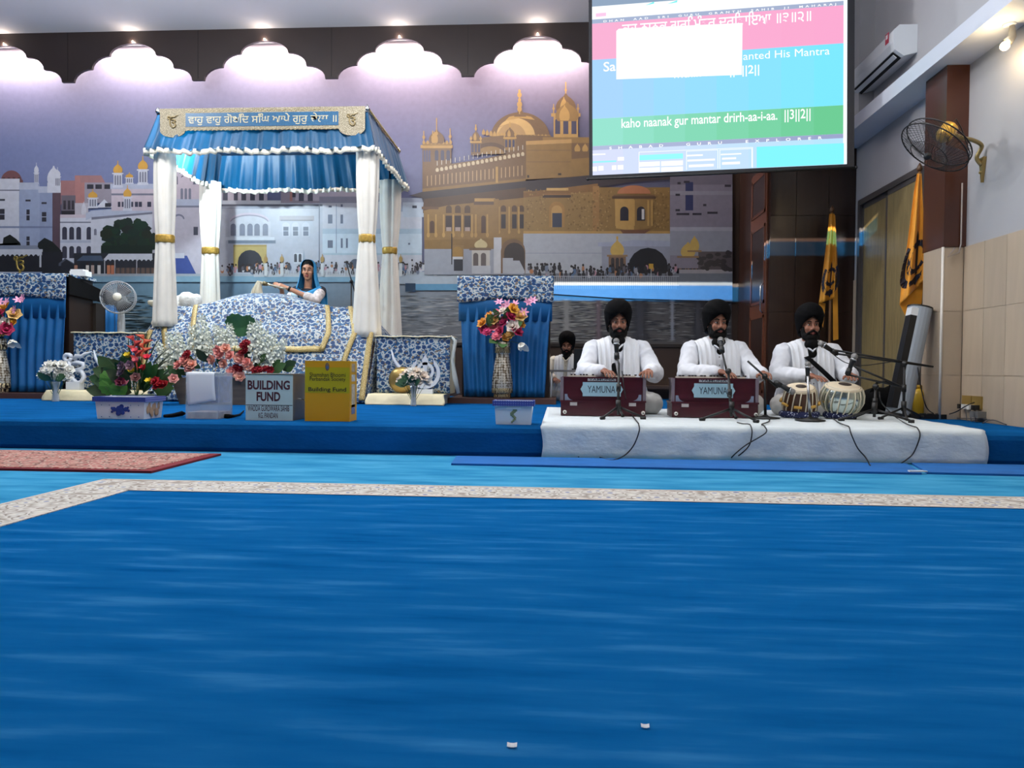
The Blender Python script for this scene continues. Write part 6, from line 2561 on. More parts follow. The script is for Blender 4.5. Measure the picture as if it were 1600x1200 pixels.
    if sash:
        MB().grid(lambda u, v: Vector(sash[0]) + (Vector(sash[1]) - Vector(sash[0])) * v + Vector((sash[2] * (u - .5), -.02 * math.sin(v * math.pi), .35 * sash[2] * (u - .5))), 3, 10, (0, .006, 0)).build('black_strap', BLKCLOTH, root, smooth=True, local=True)
    return root


YMU = 6.58
def px_at(x, Y, z=None):
    p = at(x, 600, Y)
    return Vector((p.x, Y, ZS))


p1 = seated_man('man in white with black turban singing at the harmonium beside the china box', px_at(964, YMU), .03, (-.15, -.43, .352), (.20, -.45, .352), scale=1.02, look=(.02, .06), sash=((-.05, -.152, .42), (-.01, -.205, .15), .035), wide=1.1, blen=.105)
p2 = seated_man('man in white with black turban singing at the harmonium beside the drums', px_at(1117, YMU + .02), .06, (-.07, -.44, .352), (.26, -.45, .345), scale=1.02, look=(.1, .04), wide=1.08, blen=.125)
p3 = seated_man('man in white with black turban playing the pair of hand drums', px_at(1262, 6.66), -.02, (-.085, -.36, .335), (.215, -.40, .345), look=(0, -.02), sash=((-.06, -.15, .5), (.17, -.24, .26), .04), curl=.5, wide=1.1, blen=.11)
q4 = at(887, 600, 9.45)
p4 = seated_man('man in white with black turban seated behind the laptop near the back wall', Vector((q4.x, 9.45, ZP + .003)), -.2, (-.12, -.3, .30), (.12, -.32, .30), look=(.1, .22), scale=.9, lean=.05, white=mat('cream_cotton', (222, 214, 198), rough=.85, bump=.4, bs=16))

# ------------------------------------------------------------------ woman with the fly whisk, standing inside the canopy
def standing_woman():
    q = at(480, 600, 9.3)
    zb = .338
    root = thing('person', 'woman in blue headscarf waving a white whisk behind the throne', 'person', (q.x, 9.3, zb))
    Hh = at(480, 424, 9.3).z - zb
    H = Vector((.015, -.02, Hh))
    Rm = Matrix.Rotation(.12, 3, 'Z') @ Matrix.Rotation(.05, 3, 'X')
    s = Hh / 1.46
    zs = Hh - .25
    shl, shr = Vector((-.15, .0, zs)), Vector((.17, .02, zs))
    wl, wr_ = Vector((-.24, -.25, zs - .005)), Vector((-.165, -.28, zs + .01))
    ell_, elr = Vector((-.26, -.14, zs - .22)), Vector((.17, -.2, zs - .13))
    b = MB()
    head(b, H, Rm)
    b.cap((0, .01, zs + .02), .05, H + Vector((0, .01, -.06)), .05, 14)
    b.loft([ringe((0, .02, .75 * s), .16, .12), ringe((0, .02, .9 * s), .14, .10), ringe((0, .01, 1.05 * s), .13, .10), ringe((0, .0, zs - .05), .15, .095), ringe((0, 0, zs + .03), .07, .055)])
    b.cap(shl, .046, ell_, .04, 12).cap(ell_, .039, wl, .026, 12)
    b.cap(shr, .05, elr, .042, 12).cap(elr, .041, wr_, .026, 12)
    for sx in (-1, 1):
        b.cap((sx * .09, .02, .8 * s), .085, (sx * .09, .0, .42 * s), .06, 12).cap((sx * .09, 0, .42 * s), .058, (sx * .09, .02, .08), .035, 12).cap((sx * .09, .02, .04), .035, (sx * .1, -.13, .03), .028, 10)
    body = remesh(b, .0065, 4)
    hb = MB()
    grip = Vector((-.88, -.1, .16))
    for w_, e_, s_ in ((wl, ell_, -1), (wr_, elr, 1)):
        d = (w_ - e_).normalized()
        hb.cap(w_ - d * .09, .03, w_ + d * .01, .025, 12)
        hand(hb, w_ + d * .004, d * .4 + Vector((-.5, -.35, .25)), (-.1, .5, -.8), (0, 0, 1), 2.0, .95)
    hm = remesh(hb, .0036, 3)
    link_mesh('body', join_meshes([body, hm]), SKIN2, root)
    face_bits(root, H, Rm, mat('pink_lips', (168, 88, 84), rough=.4))
    # hair showing at the hairline
    hr_ = MB()
    hr_.ell(H + Rm @ Vector((0, .02, .05)), (.082, .1, .092), 16, 10, Rm)
    link_mesh('hair', remesh(hr_, .008, 2), HAIRM, root)
    # dark dress
    c = MB()
    c.loft([ringe((0, .03, .06), .24, .19), ringe((0, .03, .4 * s), .22, .17), ringe((0, .03, .75 * s), .19, .15), ringe((0, .02, .95 * s), .155, .125), ringe((0, .01, zs - .12), .165, .12), ringe((0, .0, zs), .13, .085), ringe((0, 0, zs + .03), .07, .06)])
    c.cap(shl, .066, shl + (ell_ - shl) * .3, .066, 12).cap(shr, .07, shr + (elr - shr) * .25, .07, 12)
    link_mesh('dress', remesh(c, .01, 3), mat('navy_dress', (22, 26, 40), rough=.7), root)
    c = MB()
    c.cap(shr + (elr - shr) * .25, .07, elr, .062, 14).cap(elr, .062, elr + (wr_ - elr) * .3, .055, 14)
    link_mesh('sleeve', remesh(c, .008, 3), mat('pale_printed_sleeve', (206, 196, 194), rough=.7, var=.35, vs=26), root)
    c = MB()
    c.cap(shl + (ell_ - shl) * .3, .066, ell_, .058, 14).cap(ell_, .058, ell_ + (wl - ell_) * .3, .05, 14)
    link_mesh('sleeve', remesh(c, .008, 3), mat('pale_printed_sleeve', (206, 196, 194)), root)
    # headscarf: hood open at the face, falling over the shoulders
    SC_ = mat('sky_blue_scarf', (52, 150, 206), rough=.6, var=.15, vs=12, bump=.4, bs=20)

    def hood(u, v):
        a = -2.22 + 4.44 * u                      # round the back, open at the face
        if v > .45:
            t = (v - .45) / .55                   # over the skull
            ph = (1 - t) * math.pi / 2
            r = math.sin(ph) if ph > 0 else 0
            x, y, z = math.sin(a) * .102 * (r ** .8), math.cos(a) * .118 * (r ** .8) + .018, .035 + .112 * math.cos(ph) ** .9
            y -= .02 * (1 - r)
        else:
            t = v / .45
            fl = 1 - t
            x, y, z = math.sin(a) * (.10 + .05 * fl ** 2), math.cos(a) * (.116 + .035 * fl) + .018, .035 - .25 * fl
            if abs(a) > 1.5:
                y -= .03 * fl
        wv = 1 + .03 * math.sin(u * 40 + v * 6) * (1 - v)
        return H + Rm @ Vector((x * wv, y * wv, z))
    MB().grid(hood, 40, 26).build('headscarf', SC_, root, smooth=True, local=True)
    for k in range(3):
        z0 = zs - .03 - .02 * k
        MB().path([(-.11, -.06, z0 + .05), (-.05, -.105, z0 - .0), (.03, -.12, z0 - .02), (.11, -.10, z0 + .015), (.17, -.04, z0 + .06), (.19, .06, z0 + .05)], [.022, .026, .028, .028, .028, .02], 10).build('scarf_fold', SC_, root, smooth=True, local=True)
    MB().grid(lambda u, v: (.14 + .09 * u + .02 * math.sin(v * 4), .02 + .05 * math.sin(u * 3), zs + .03 - .42 * v), 8, 12, (0, .006, 0)).build('scarf_end', SC_, root, smooth=True, local=True)
    MB().grid(lambda u, v: (-.17 + .08 * u + .01 * math.sin(v * 6), -.125 + .02 * math.sin(u * 6), zs - .03 - .36 * v), 6, 12, (0, .006, 0)).build('scarf_end', mat('pale_blue_scarf_lining', (190, 214, 226), rough=.7), root, smooth=True, local=True)
    dwr = (wr_ - elr).normalized()
    MB().tube(wr_ - dwr * .045, wr_ - dwr * .02, .0335, n=14).build('wristwatch', BLACK, root, smooth=True, local=True)
    # whisk in her hands
    o = Vector((q.x, 9.3, zb))
    g = o + (wl + wr_) / 2 + Vector((-.045, -.075, .012))
    d = Vector((-.93, -.05, .22)).normalized()
    wk = thing('fly_whisk', 'white hair whisk with silver handle held by the woman', 'whisk', g)
    MB().path([g - d * .10, g, g + d * .10, g + d * .14], [.013, .014, .013, .018], 10).build('handle', mat('ornate_silver', (196, 190, 170), rough=.3, metal=.7), wk, smooth=True)
    tpv = g + d * .14
    MB().path([tpv, tpv + d * .05], [.022, .03], 12).build('ferrule', mat('brass_ferrule', (120, 108, 80), rough=.35, metal=.7), wk, smooth=True)
    tip = tpv + d * .05
    hairs = MB()
    rr = random.Random(6)
    for k in range(110):
        sp = rr.uniform(-1, 1)
        sy = rr.uniform(-1, 1)
        hairs.path([tip + Vector((0, sy * .015, sp * .015)), tip + Vector((-.05 - .02 * sp, sy * .02, .015 + .012 * sp)), tip + Vector((-.08 - .05 * sp, sy * .04, -.08)), tip + Vector((-.09 - .1 * sp, sy * .06, -.30 + rr.uniform(-.04, .04)))], [.004, .006, .006, .003], 4)
    hairs.build('hair_plume', mat('cream_horsehair', (216, 208, 186), rough=.7), wk)['kind'] = 'stuff'


standing_woman()
# ------------------------------------------------------------------ harmoniums
PLAQ = mat('pale_blue_plaque', (150, 184, 200), rough=.35)
INK2 = mat('navy_lettering', (20, 34, 52), rough=.5)


def harmonium(label, xc, Y, full):
    k = Y / F
    c = at(xc, 640, Y)
    t = thing('harmonium', label, 'harmonium', (c.x, Y + .13, ZS))
    W_ = 126 * k
    x0, x1 = c.x - W_ / 2, c.x + W_ / 2
    zb, z1, zt_ = ZS + .001, ZS + .118, ZS + .30
    MB().bx(x0 - .012, x1 + .012, Y, Y + .27, zb, z1).build('base_case', MAROON, t)
    MB().bx(x0, x1, Y + .02, Y + .26, z1, zt_).build('upper_case', MAROON, t)
    MB().bx(x0 - .018, x1 + .018, Y - .006, Y + .276, z1 - .008, z1 + .006).build('moulding', MAROON, t)
    MB().bx(x0 - .006, x1 + .006, Y + .012, Y + .27, zt_, zt_ + .012).build('top_board', MAROON, t)
    # oval front panel
    CORN = mat('blue_grey_corner_inlay', (128, 140, 164), rough=.4)
    for sx in (-1, 1):
        cx = c.x + sx * W_ * .44
        for sz in (-1, 1):
            zc_ = (z1 + zt_) / 2 + sz * .078
            pts = [(cx + sx * .02, Y + .018, zc_ + sz * .008), (cx - sx * .05, Y + .018, zc_ + sz * .008)]
            for q in range(5):
                a = q / 4 * math.pi / 2
                pts.append((cx - sx * .05 * (1 - math.sin(a)), Y + .018, zc_ + sz * .008 - sz * .05 * (1 - math.cos(a))))
            pts.append((cx + sx * .02, Y + .018, zc_ - sz * .042))
            MB().prism(pts, (0, .003, 0)).build('corner_inlay', CORN if sz < 0 else MAROON, t, fix=True)
    # plaque with notched ends
    pw, ph = 66 * k, 22 * k
    pc = Vector((c.x - 2 * k, Y + .012, (z1 + zt_) / 2 + .005))
    n_ = .018
    pts = [(-pw / 2, 0), (-pw / 2 + n_, ph * .28), (-pw / 2 + n_, ph / 2), (pw / 2 - n_, ph / 2), (pw / 2 - n_, ph * .28), (pw / 2, 0), (pw / 2 - n_, -ph * .28), (pw / 2 - n_, -ph / 2), (-pw / 2 + n_, -ph / 2), (-pw / 2 + n_, -ph * .28)]
    pl = MB().prism([(pc.x + a, pc.y, pc.z + b) for a, b in pts][::-1], (0, .008, 0)).build('name_plaque', PLAQ, t, fix=True)
    put_text('YAMUNA', INK2, (pc.x - 22 * k, pc.y - .001, pc.z - 5.5 * k), (1, 0, 0), (0, 0, 1), 43 * k, 11 * k, pl, bold=.0)
    MB().bx(pc.x - 22 * k, pc.x + 22 * k, Y + .014, Y + .02, zt_ - .02, zt_ + .004).build('small_plate', mat('silver_plate', (160, 160, 168), rough=.35), t)
    put_text('YAMUNA', INK2, (pc.x - 20 * k, Y + .0132, zt_ - .017), (1, 0, 0), (0, 0, 1), 40 * k, .018, t, bold=.01)
    # keys behind the top edge and bellows at the back
    KW = mat('ivory_keys', (226, 220, 205), rough=.3)
    nk = 22
    for q in range(nk):
        xk = x0 + .05 + (W_ - .1) * q / nk
        MB().bx(xk + .001, xk + (W_ - .1) / nk - .001, Y + .16, Y + .255, zt_ + .012, zt_ + .024).build('key', KW, t)
        if q % 7 not in (2, 6):
            MB().bx(xk + (W_ - .1) / nk * .7, xk + (W_ - .1) / nk * 1.3, Y + .16, Y + .21, zt_ + .024, zt_ + .034).build('black_key', BLACK, t)
    for sx, xx in ((-1, x0 - .004), (1, x1 + .004)):
        MB().bx(xx - .012, xx + .012, Y + .004, Y + .03, z1, zt_ + .01).build('end_post', mat('smoked_acrylic', (120, 110, 120), rough=.12), t)
    for xx in (x0 + .02, x1 - .005):
        kb = MB().tube((xx, Y - .001, zb + .028), (xx, Y - .012, zb + .028), .016, .014, 14).build('stop_knob', mat('white_knob', (225, 222, 215), rough=.3), t, smooth=True)
        MB().tube((xx, Y - .012, zb + .028), (xx, Y - .014, zb + .028), .006, .005, 10).build('knob_pin', BLACK, kb, smooth=True)
    for xx in (x0 + .09, x1 - .09):
        MB().bx(xx - .028, xx + .028, Y - .003, Y, z1 - .036, z1 - .01).build('sticker', mat('silver_sticker', (176, 170, 170), rough=.4), t)
    return t


harmonium('maroon harmonium with pale name plaque beside the china box', 942, 6.0, True)
harmonium('maroon harmonium with pale name plaque beside the drums', 1117, 5.97, False)

# ------------------------------------------------------------------ hand drums
STRAP = mat('cream_leather', (214, 204, 180), rough=.6)
SKINM = mat('drum_skin', (222, 206, 178), rough=.55)
RINGB = ramp_mat('blue_white_cushion', 'voronoi', 60, [(0, (210, 215, 230)), (.25, (206, 210, 226)), (.3, (34, 44, 92)), (.8, (28, 36, 80))], rough=.8)


def drum(name, label, c, prof, tilt, bodym, nstr, dowels, skin_r, spot):
    t = thing(name, label, 'drum', c)
    R = Matrix.Rotation(tilt[0], 3, 'X') @ Matrix.Rotation(tilt[1], 3, 'Y')
    ring = [Vector((math.cos(2 * math.pi * k / 24), math.sin(2 * math.pi * k / 24), 0)) for k in range(25)]
    rb = prof[0][0] * 1.12
    cb = MB().path([p * rb + Vector((0, 0, .028)) for p in ring], .027, 10)
    cb.build('cushion_ring', RINGB, t, smooth=True, local=True)
    o = Vector((0, 0, .045))

    def T(p):
        return o + R @ Vector(p)
    b = MB().lathe(prof, 28)
    b.v = [tuple(T(p)) for p in b.v]
    b.build('shell', bodym, t, smooth=True, local=True)
    rt, zt_ = prof[-1]
    h = MB().lathe([(rt * 1.03, zt_ - .035), (rt * 1.08, zt_ - .018), (rt * 1.06, zt_ - .002), (rt * .8, zt_ + .004), (.002, zt_ + .005)], 28, cap=False)
    h.v = [tuple(T(p)) for p in h.v]
    hd = h.build('drum_head', SKINM, t, smooth=True, local=True)
    s_ = MB().lathe([(skin_r, zt_ + .0055), (skin_r * .96, zt_ + .008), (.001, zt_ + .009)], 20, (spot[0], spot[1], 0), cap=False)
    s_.v = [tuple(T(p)) for p in s_.v]
    s_.build('black_spot', mat('tuning_paste', (52, 40, 34), rough=.7), hd, smooth=True, local=True)
    for k in range(nstr):
        a = 2 * math.pi * k / nstr
        a2 = a + math.pi / nstr * .8
        pts = []
        for j in range(len(prof)):
            r, z = prof[j]
            f = j / (len(prof) - 1)
            an = a + (a2 - a) * f
            pts.append(T(((r + .007) * math.cos(an), (r + .007) * math.sin(an), z)))
        pts[-1] = T((rt * 1.085 * math.cos(a2), rt * 1.085 * math.sin(a2), zt_ - .015))
        MB().path(pts, .0052, 5).build('strap', STRAP, t, smooth=True, local=True)
    if dowels:
        r = prof[len(prof) // 2][0] + .018
        z = prof[len(prof) // 2][1]
        for k in range(8):
            a = 2 * math.pi * (k + .5) / 8
            d = Vector((-math.sin(a), math.cos(a), 0))
            cpt = Vector((r * math.cos(a), r * math.sin(a), z - .02))
            MB().tube(T(cpt - d * .03), T(cpt + d * .03), .012, n=8).build('tuning_dowel', mat('yellow_dowel', (206, 160, 70), rough=.5), t, smooth=True, local=True)
    return t


d1 = at(1247, 640, 6.2)
drum('wooden_drum', 'narrow wooden hand drum with laced straps and yellow dowels on a blue ring', (d1.x, 6.17, ZS), [(.118, .0), (.128, .05), (.126, .11), (.116, .17), (.104, .215)], (.32, -.05), mat('dark_drum_wood', (84, 52, 34), rough=.4, var=.2, vs=6), 16, True, .042, (0, 0))
d2 = at(1312, 640, 6.12)
drum('metal_drum', 'round shiny metal hand drum with laced straps on a blue ring', (d2.x, 6.12, ZS), [(.09, .0), (.135, .045), (.158, .10), (.156, .16), (.138, .205), (.128, .225)], (.26, .03), mat('polished_metal_shell', (196, 206, 200), rough=.18, metal=.9, var=.15, vs=6), 18, False, .05, (.02, .03))

# ------------------------------------------------------------------ microphones on stands
MICG = mat('mic_grille', (150, 148, 146), rough=.35, metal=.6, bump=.6, bs=400)
SILVR = mat('silver_tube', (170, 172, 176), rough=.25, metal=.9)


def mic(t, head_, d, s=1.0):
    d = Vector(d).normalized()
    h = Vector(head_)
    m_ = MB().ell(h, (.025 * s,) * 3, 14, 10).build('mic_grille', MICG, t, smooth=True)
    MB().path([h + d * .02 * s, h + d * .04 * s, h + d * .16 * s], [.024 * s, .02 * s, .013 * s], 12).build('mic_body', BLACK, t, smooth=True)
    MB().tube(h + d * .02 * s, h + d * .03 * s, .0262 * s, n=14).build('mic_band', STEEL, t, smooth=True)
    MB().tube(h + d * .10 * s, h + d * .15 * s, .021 * s, n=12).build('mic_clip', BLACK, t, smooth=True)
    return h + d * .15 * s


def tripod(t, b, ang, L, zhub=.09):
    b = Vector(b)
    MB().tube(b + Vector((0, 0, zhub - .03)), b + Vector((0, 0, zhub + .05)), .02, n=12).build('hub', BLACK, t, smooth=True)
    for a in ang:
        e = b + Vector((math.cos(a) * L, math.sin(a) * L, .008))
        lg = MB().tube(b + Vector((0, 0, zhub)), e, .009, n=7).build('leg', BLACK, t, smooth=True)
        MB().tube(e - Vector((math.cos(a), math.sin(a), 0)) * .03, e + Vector((math.cos(a), math.sin(a), 0)) * .012, .0125, n=8).build('rubber_foot', BLACK, lg, smooth=True)


def stand(label, base, ang, L, top, boom=None, mic_at=None, mic_dir=None, post=BLACK, flat=False, name='microphone_stand', s=1.0):
    b = Vector(base)
    t = thing(name, label, 'microphone', b)
    if flat:
        MB().lathe([(.11, .001), (.11, .008), (.03, .018), (.014, .03)], 24, b).build('base_disc', BLACK, t, smooth=True)
    else:
        tripod(t, b, ang, L)
    tp_ = Vector(top)
    MB().path([b + Vector((0, 0, .03)), (b + tp_) / 2, tp_], [.011, .011, .009], 9).build('post', post, t, smooth=True)
    if not flat:
        mid = b + (tp_ - b) * .55
        MB().tube(mid - Vector((0, 0, .03)), mid + Vector((0, 0, .03)), .018, n=10).build('clutch', BLACK, t, smooth=True)
    if boom:
        a, e = Vector(boom[0]), Vector(boom[1])
        MB().tube(a, e, .008, n=8).build('boom', post if post is SILVR else BLACK, t, smooth=True)
        MB().ell(tp_, (.024, .024, .024), 10, 8).build('swivel', BLACK, t, smooth=True)
        MB().tube(tp_ + Vector((0, -.03, 0)), tp_ + Vector((0, .02, 0)), .013, n=10).build('wing_knob', BLACK, t, smooth=True)
    if mic_at is not None:
        en = mic(t, mic_at, mic_dir, s)
        end = (Vector(boom[1]) if boom else tp_)
        if (en - end).length > .01:
            MB().tube(en, end, .008, n=8).build('mic_arm', post, t, smooth=True)
    return t


# in front of the first singer
b = gz(966, 648, ZS)
b = Vector((at(966, 640, 5.76).x, 5.76, ZS))
stand('short black tripod microphone before the harmonium beside the china box', b, (-2.3, -.25, 1.3), .2, at(967, 568, 5.92), None, at(963, 533, 6.08), Vector((.02, -.25, -.95)))
b = Vector((at(1143, 640, 5.7).x, 5.7, ZS))
stand('black tripod microphone leaning towards the singer beside the drums', b, (-.95, 3.35, 1.2), .24, at(1138, 580, 5.85), (at(1136, 582, 5.85), at(1128, 548, 6.0)), at(1126, 531, 6.1), (at(1128, 548, 6.0) - at(1126, 531, 6.1)))
b = Vector((at(1196, 640, 5.98).x, 5.98, ZS))
stand('black microphone boom stand with round base pointing at the wooden drum', b, (), .2, at(1195, 588, 5.98), (at(1168, 564, 6.0), at(1215, 606, 5.95)), at(1238, 612, 5.95), (at(1225, 605, 5.95) - at(1238, 612, 5.95)), flat=True)
b = Vector((at(1266, 645, 5.78).x, 5.78, ZS))
stand('slim silver microphone stand with round base before the two drums', b, (), .2, at(1262, 588, 5.8), None, at(1262, 569, 5.83), Vector((0, -.05, -1)), post=SILVR, flat=True, s=.9)
b = Vector((at(1412, 640, 6.2).x, 6.2, ZS))
stand('tall black microphone boom stand beside the leaning speaker', b, (-1.9, 3.6, .6), .26, at(1413, 568, 6.22), (at(1297, 546, 6.2), at(1458, 573, 6.25)), at(1283, 537, 6.2), (at(1297, 546, 6.2) - at(1283, 537, 6.2)))
b = Vector((at(1366, 650, 5.85).x, 5.85, ZS))
stand('low black microphone boom stand before the black bag', b, (-.5, 3.2, 1.8), .26, at(1368, 604, 5.88), (at(1334, 572, 5.95), at(1408, 604, 5.9)), at(1335, 557, 5.96), (at(1326, 580, 5.96) - at(1335, 557, 5.96)))
# behind the throne: a black stand
b = at(548, 600, 9.5)
stand('black microphone stand behind the throne beside the right front curtain', Vector((b.x, 9.5, .336)), (.3, 2.4, 4.5), .14, at(549, 440, 9.5), (at(541, 410, 9.48), at(556, 462, 9.52)), None)

# ------------------------------------------------------------------ cables
CABM = mat('black_cable', (12, 13, 18), rough=.5)


def cable(label, pts, r=.0045, name='cable', m=None, group=None):
    P = [Vector(p) for p in pts]
    out = []
    n = len(P) - 1
    for i in range(n):
        p0, p1, p2, p3 = P[max(i - 1, 0)], P[i], P[i + 1], P[min(i + 2, n)]
        for k in range(6):
            f = k / 6
            out.append(.5 * ((2 * p1) + (p2 - p0) * f + (2 * p0 - 5 * p1 + 4 * p2 - p3) * f * f + (3 * p1 - p0 - 3 * p2 + p3) * f ** 3))
    out.append(P[-1])
    for q in out:
        q.x = min(q.x, XR - .035)
    o = MB().path(out, r, 6).build(name, m or CABM, None, smooth=True)
    return tag(o, label, 'cable', group)


YF = YP - .062
zc_ = ZS + .006


def over(x):
    """where a cable bends over the edge of the stage at picture column x"""
    p = at(x, 672, YP + .0)
    return [(p.x, YP + .03, ZS + .011), (p.x, YP - .03, ZS + .004), (p.x, YF - .006, ZS - .04)]


cable('black cable from the first singer stand hanging down the white sheet', [at(972, 580, 5.88), at(976, 612, 5.84), gz(981, 640, zc_ + .03), gz(990, 652, zc_)] + over(997) + [at(990, 696, YF), at(975, 712, YF - .01), gz(955, 719, .012), gz(935, 714, .012), gz(915, 711, .012), gz(904, 714, .012)])
cable('black cable from the second singer stand hanging down the white sheet', [gz(1152, 660, zc_), gz(1160, 662, zc_)] + over(1171) + [at(1171, 695, YF), at(1158, 709, YF), gz(1146, 716, .012), gz(1138, 717, .012)])
cable('black cable from the round base stand hanging down the white sheet', [gz(1200, 650, zc_), gz(1202, 658, zc_)] + over(1192) + [at(1166, 695, YF - .008), at(1150, 708, YF - .008), gz(1141, 717, .014)])
cable('black cable running from the low boom stand down the sheet', [gz(1300, 652, zc_), gz(1310, 660, zc_)] + over(1324) + [at(1340, 700, YF), at(1352, 714, YF), gz(1360, 728, .012)])
cable('black cable looping from the tall boom stand down the sheet', [at(1374, 612, 5.88), at(1378, 630, 5.86), gz(1400, 652, zc_), gz(1416, 662, zc_)] + over(1430) + [at(1432, 698, YF), at(1424, 712, YF), gz(1408, 724, .012)])
cable('black cable hanging from the speaker stand to the wall sockets', [at(1434, 574, 6.23), at(1440, 610, 6.25), at(1450, 640, 6.3), gz(1470, 648, ZP + .012), at(1490, 645, 6.3), at(1510, 634, 6.1), onx(1522, 629, XR - .05)])
cable('black cable slung between the boom stand and the microphone near the door', [at(1300, 552, 6.2), at(1320, 566, 6.2), at(1345, 571, 6.2), at(1375, 568, 6.2), at(1405, 563, 6.22)], .004)

# ------------------------------------------------------------------ leaning column speaker, bag, yellow case
sb = gz(1400, 649, ZP + .002)
YS_ = 6.62
bse = at(1405, 647, YS_)
bse.z = ZP + .002
topp = at(1441, 482, YS_ + .06)
ax_ = (topp - bse).normalized()
Ls = (topp - bse).length
spk = thing('column_speaker', 'slim grey column speaker with black grille leaning against the tiled pillar', 'speaker', bse)
ex_ = Vector((1, 0, 0)) - ax_ * ax_.x
ex_.normalize()
ey_ = ax_.cross(ex_)
Rs = Matrix((ex_, ey_, ax_)).transposed()
ws = 34 * YS_ / F
GREY = mat('grey_speaker_shell', (148, 156, 164), rough=.4)
prof_ = []
for k in range(13):
    a = -math.pi * .15 + math.pi * 1.3 * k / 12
    prof_.append((ws * .18 + ws * .42 * math.cos(a) * .9, ws * .5 * math.sin(a)))
body_ = [Vector((x, -y, 0)) for x, y in prof_]
MB().prism([bse + Rs @ (Vector((ws * (-.1 + .5 * math.cos(a)), ws * .55 * math.sin(a), 0))) + ax_ * .03 for a in [2 * math.pi * k / 20 for k in range(20)]], ax_ * (Ls - .03)).build('shell', GREY, spk, fix=True)
MB().box(bse + ax_ * (Ls * .47 + .03) + Rs @ Vector((-ws * .42, -ws * .22, 0)), (ws * .42, ws * .5, Ls * .86), Rs).build('grille', BLACK, spk)
MB().box(bse + ax_ * (Ls * .94) + Rs @ Vector((-ws * .42, -ws * .22, 0)), (ws * .43, ws * .51, Ls * .07), Rs).build('badge_plate', WHITE, spk)
MB().prism([bse + Rs @ (Vector((ws * (-.1 + .52 * math.cos(a)), ws * .57 * math.sin(a), 0))) + ax_ * (Ls - .004) for a in [2 * math.pi * k / 20 for k in range(20)]], ax_ * .012).build('top_cap', BLACK, spk, fix=True)
MB().prism([bse + Rs @ (Vector((ws * (-.1 + .5 * math.cos(a)), ws * .55 * math.sin(a), 0))) + ax_ * .028 * 0 for a in [2 * math.pi * k / 20 for k in range(20)]], ax_ * .03).build('foot', BLACK, spk, fix=True)

bb = at(1372, 640, 6.95)
bg = MB()
bg.ell((bb.x, 6.95, ZP + .12), (.19, .13, .14), 16, 10).ell((bb.x + .12, 6.95, ZP + .13), (.12, .12, .15), 14, 10).ell((bb.x - .1, 6.95, ZP + .1), (.12, .11, .12), 14, 10)
me = remesh(bg, .014, 3)
for v in me.vertices:
    v.co.z = max(v.co.z, ZP + .002)
    v.co -= Vector((bb.x, 6.95, ZP))
bag = thing('duffel_bag', 'slumped black bag on the stage before the patterned glass door', 'bag', (bb.x, 6.95, ZP))
link_mesh('bag_body', me, BLKCLOTH, bag)
MB().path([(bb.x - .1, 6.9, ZP + .2), (bb.x - .05, 6.86, ZP + .3), (bb.x + .05, 6.86, ZP + .31), (bb.x + .1, 6.9, ZP + .23)], .011, 8).build('bag_handle', BLKCLOTH, bag, smooth=True)
yp = at(1436, 640, 6.85)
yc = thing('yellow_bottle', 'yellow plastic canister standing behind the leaning speaker', 'canister', (yp.x, 6.85, ZP))
MB().lathe([(.05, .002), (.056, .01), (.056, .2), (.04, .235), (.02, .25)], 18, (yp.x, 6.85, ZP)).build('canister_body', mat('yellow_plastic', (206, 168, 40), rough=.4), yc, smooth=True)
MB().lathe([(.022, .25), (.022, .28), (.018, .284)], 14, (yp.x, 6.85, ZP)).build('cap', mat('yellow_cap', (180, 140, 30), rough=.4), yc, smooth=True)
# power strip on the stage
ps = gz(1448, 651, ZP + .02)
pst = thing('power_strip', 'black power strip lying on the stage beside the leaning speaker', 'power strip', (ps.x, ps.y, ZP + .001))
MB().box((ps.x, ps.y, ZP + .022), (.3, .06, .04)).build('strip_body', BLACK, pst)
for k in range(4):
    MB().box((ps.x - .1 + k * .066, ps.y, ZP + .045), (.04, .035, .006)).build('socket', mat('dark_socket', (40, 40, 42)), pst)

# ------------------------------------------------------------------ low table and laptop of the man at the back
lt = at(884, 600, 8.95)
tb = thing('folding_table', 'small low folding table with white legs before the man at the back', 'table', (lt.x, 8.95, ZP))
zt2 = at(884, 578, 8.95).z
MB().box((lt.x + .1, 8.95, zt2 - .012), (.6, .26, .024)).build('table_top', mat('grey_table_top', (120, 116, 112), rough=.5), tb)
for sx in (-1, 1):
    for sy in (-1, 1):
        MB().tube((lt.x + .1 + sx * .27, 8.95 + sy * .1, zt2 - .02), (lt.x + .1 + sx * .28, 8.95 + sy * .12, ZP + .002), .011, n=8).build('leg', WHITE, tb, smooth=True)
lp_ = at(906, 600, 8.93)
lap = thing('laptop', 'open black laptop on the low folding table', 'laptop', (lt.x + .22, 8.93, zt2 + .001))
MB().box((lt.x + .22, 8.97, zt2 + .009), (.3, .2, .016)).build('keyboard_base', BLACK, lap)
MB().box((lt.x + .24, 8.86, zt2 + .13), (.3, .012, .24), Matrix.Rotation(.12, 3, 'X')).build('display_lid', BLACK, lap)
# bench along the back wall behind the singers
bz = at(1060, 600, 10.1)
bn = thing('low_bench', 'long low brown bench along the wall under the mural', 'bench', (1.1, 10.15, ZP))
MB().bx(.35, 1.95, 9.95, 10.34, .36, .40).build('seat_board', mat('brown_bench', (62, 44, 34), rough=.5), bn)
for xx in (.42, 1.15, 1.86):
    MB().bx(xx - .03, xx + .03, 9.98, 10.32, ZP + .001, .36).build('leg', mat('brown_bench', (62, 44, 34)), bn)
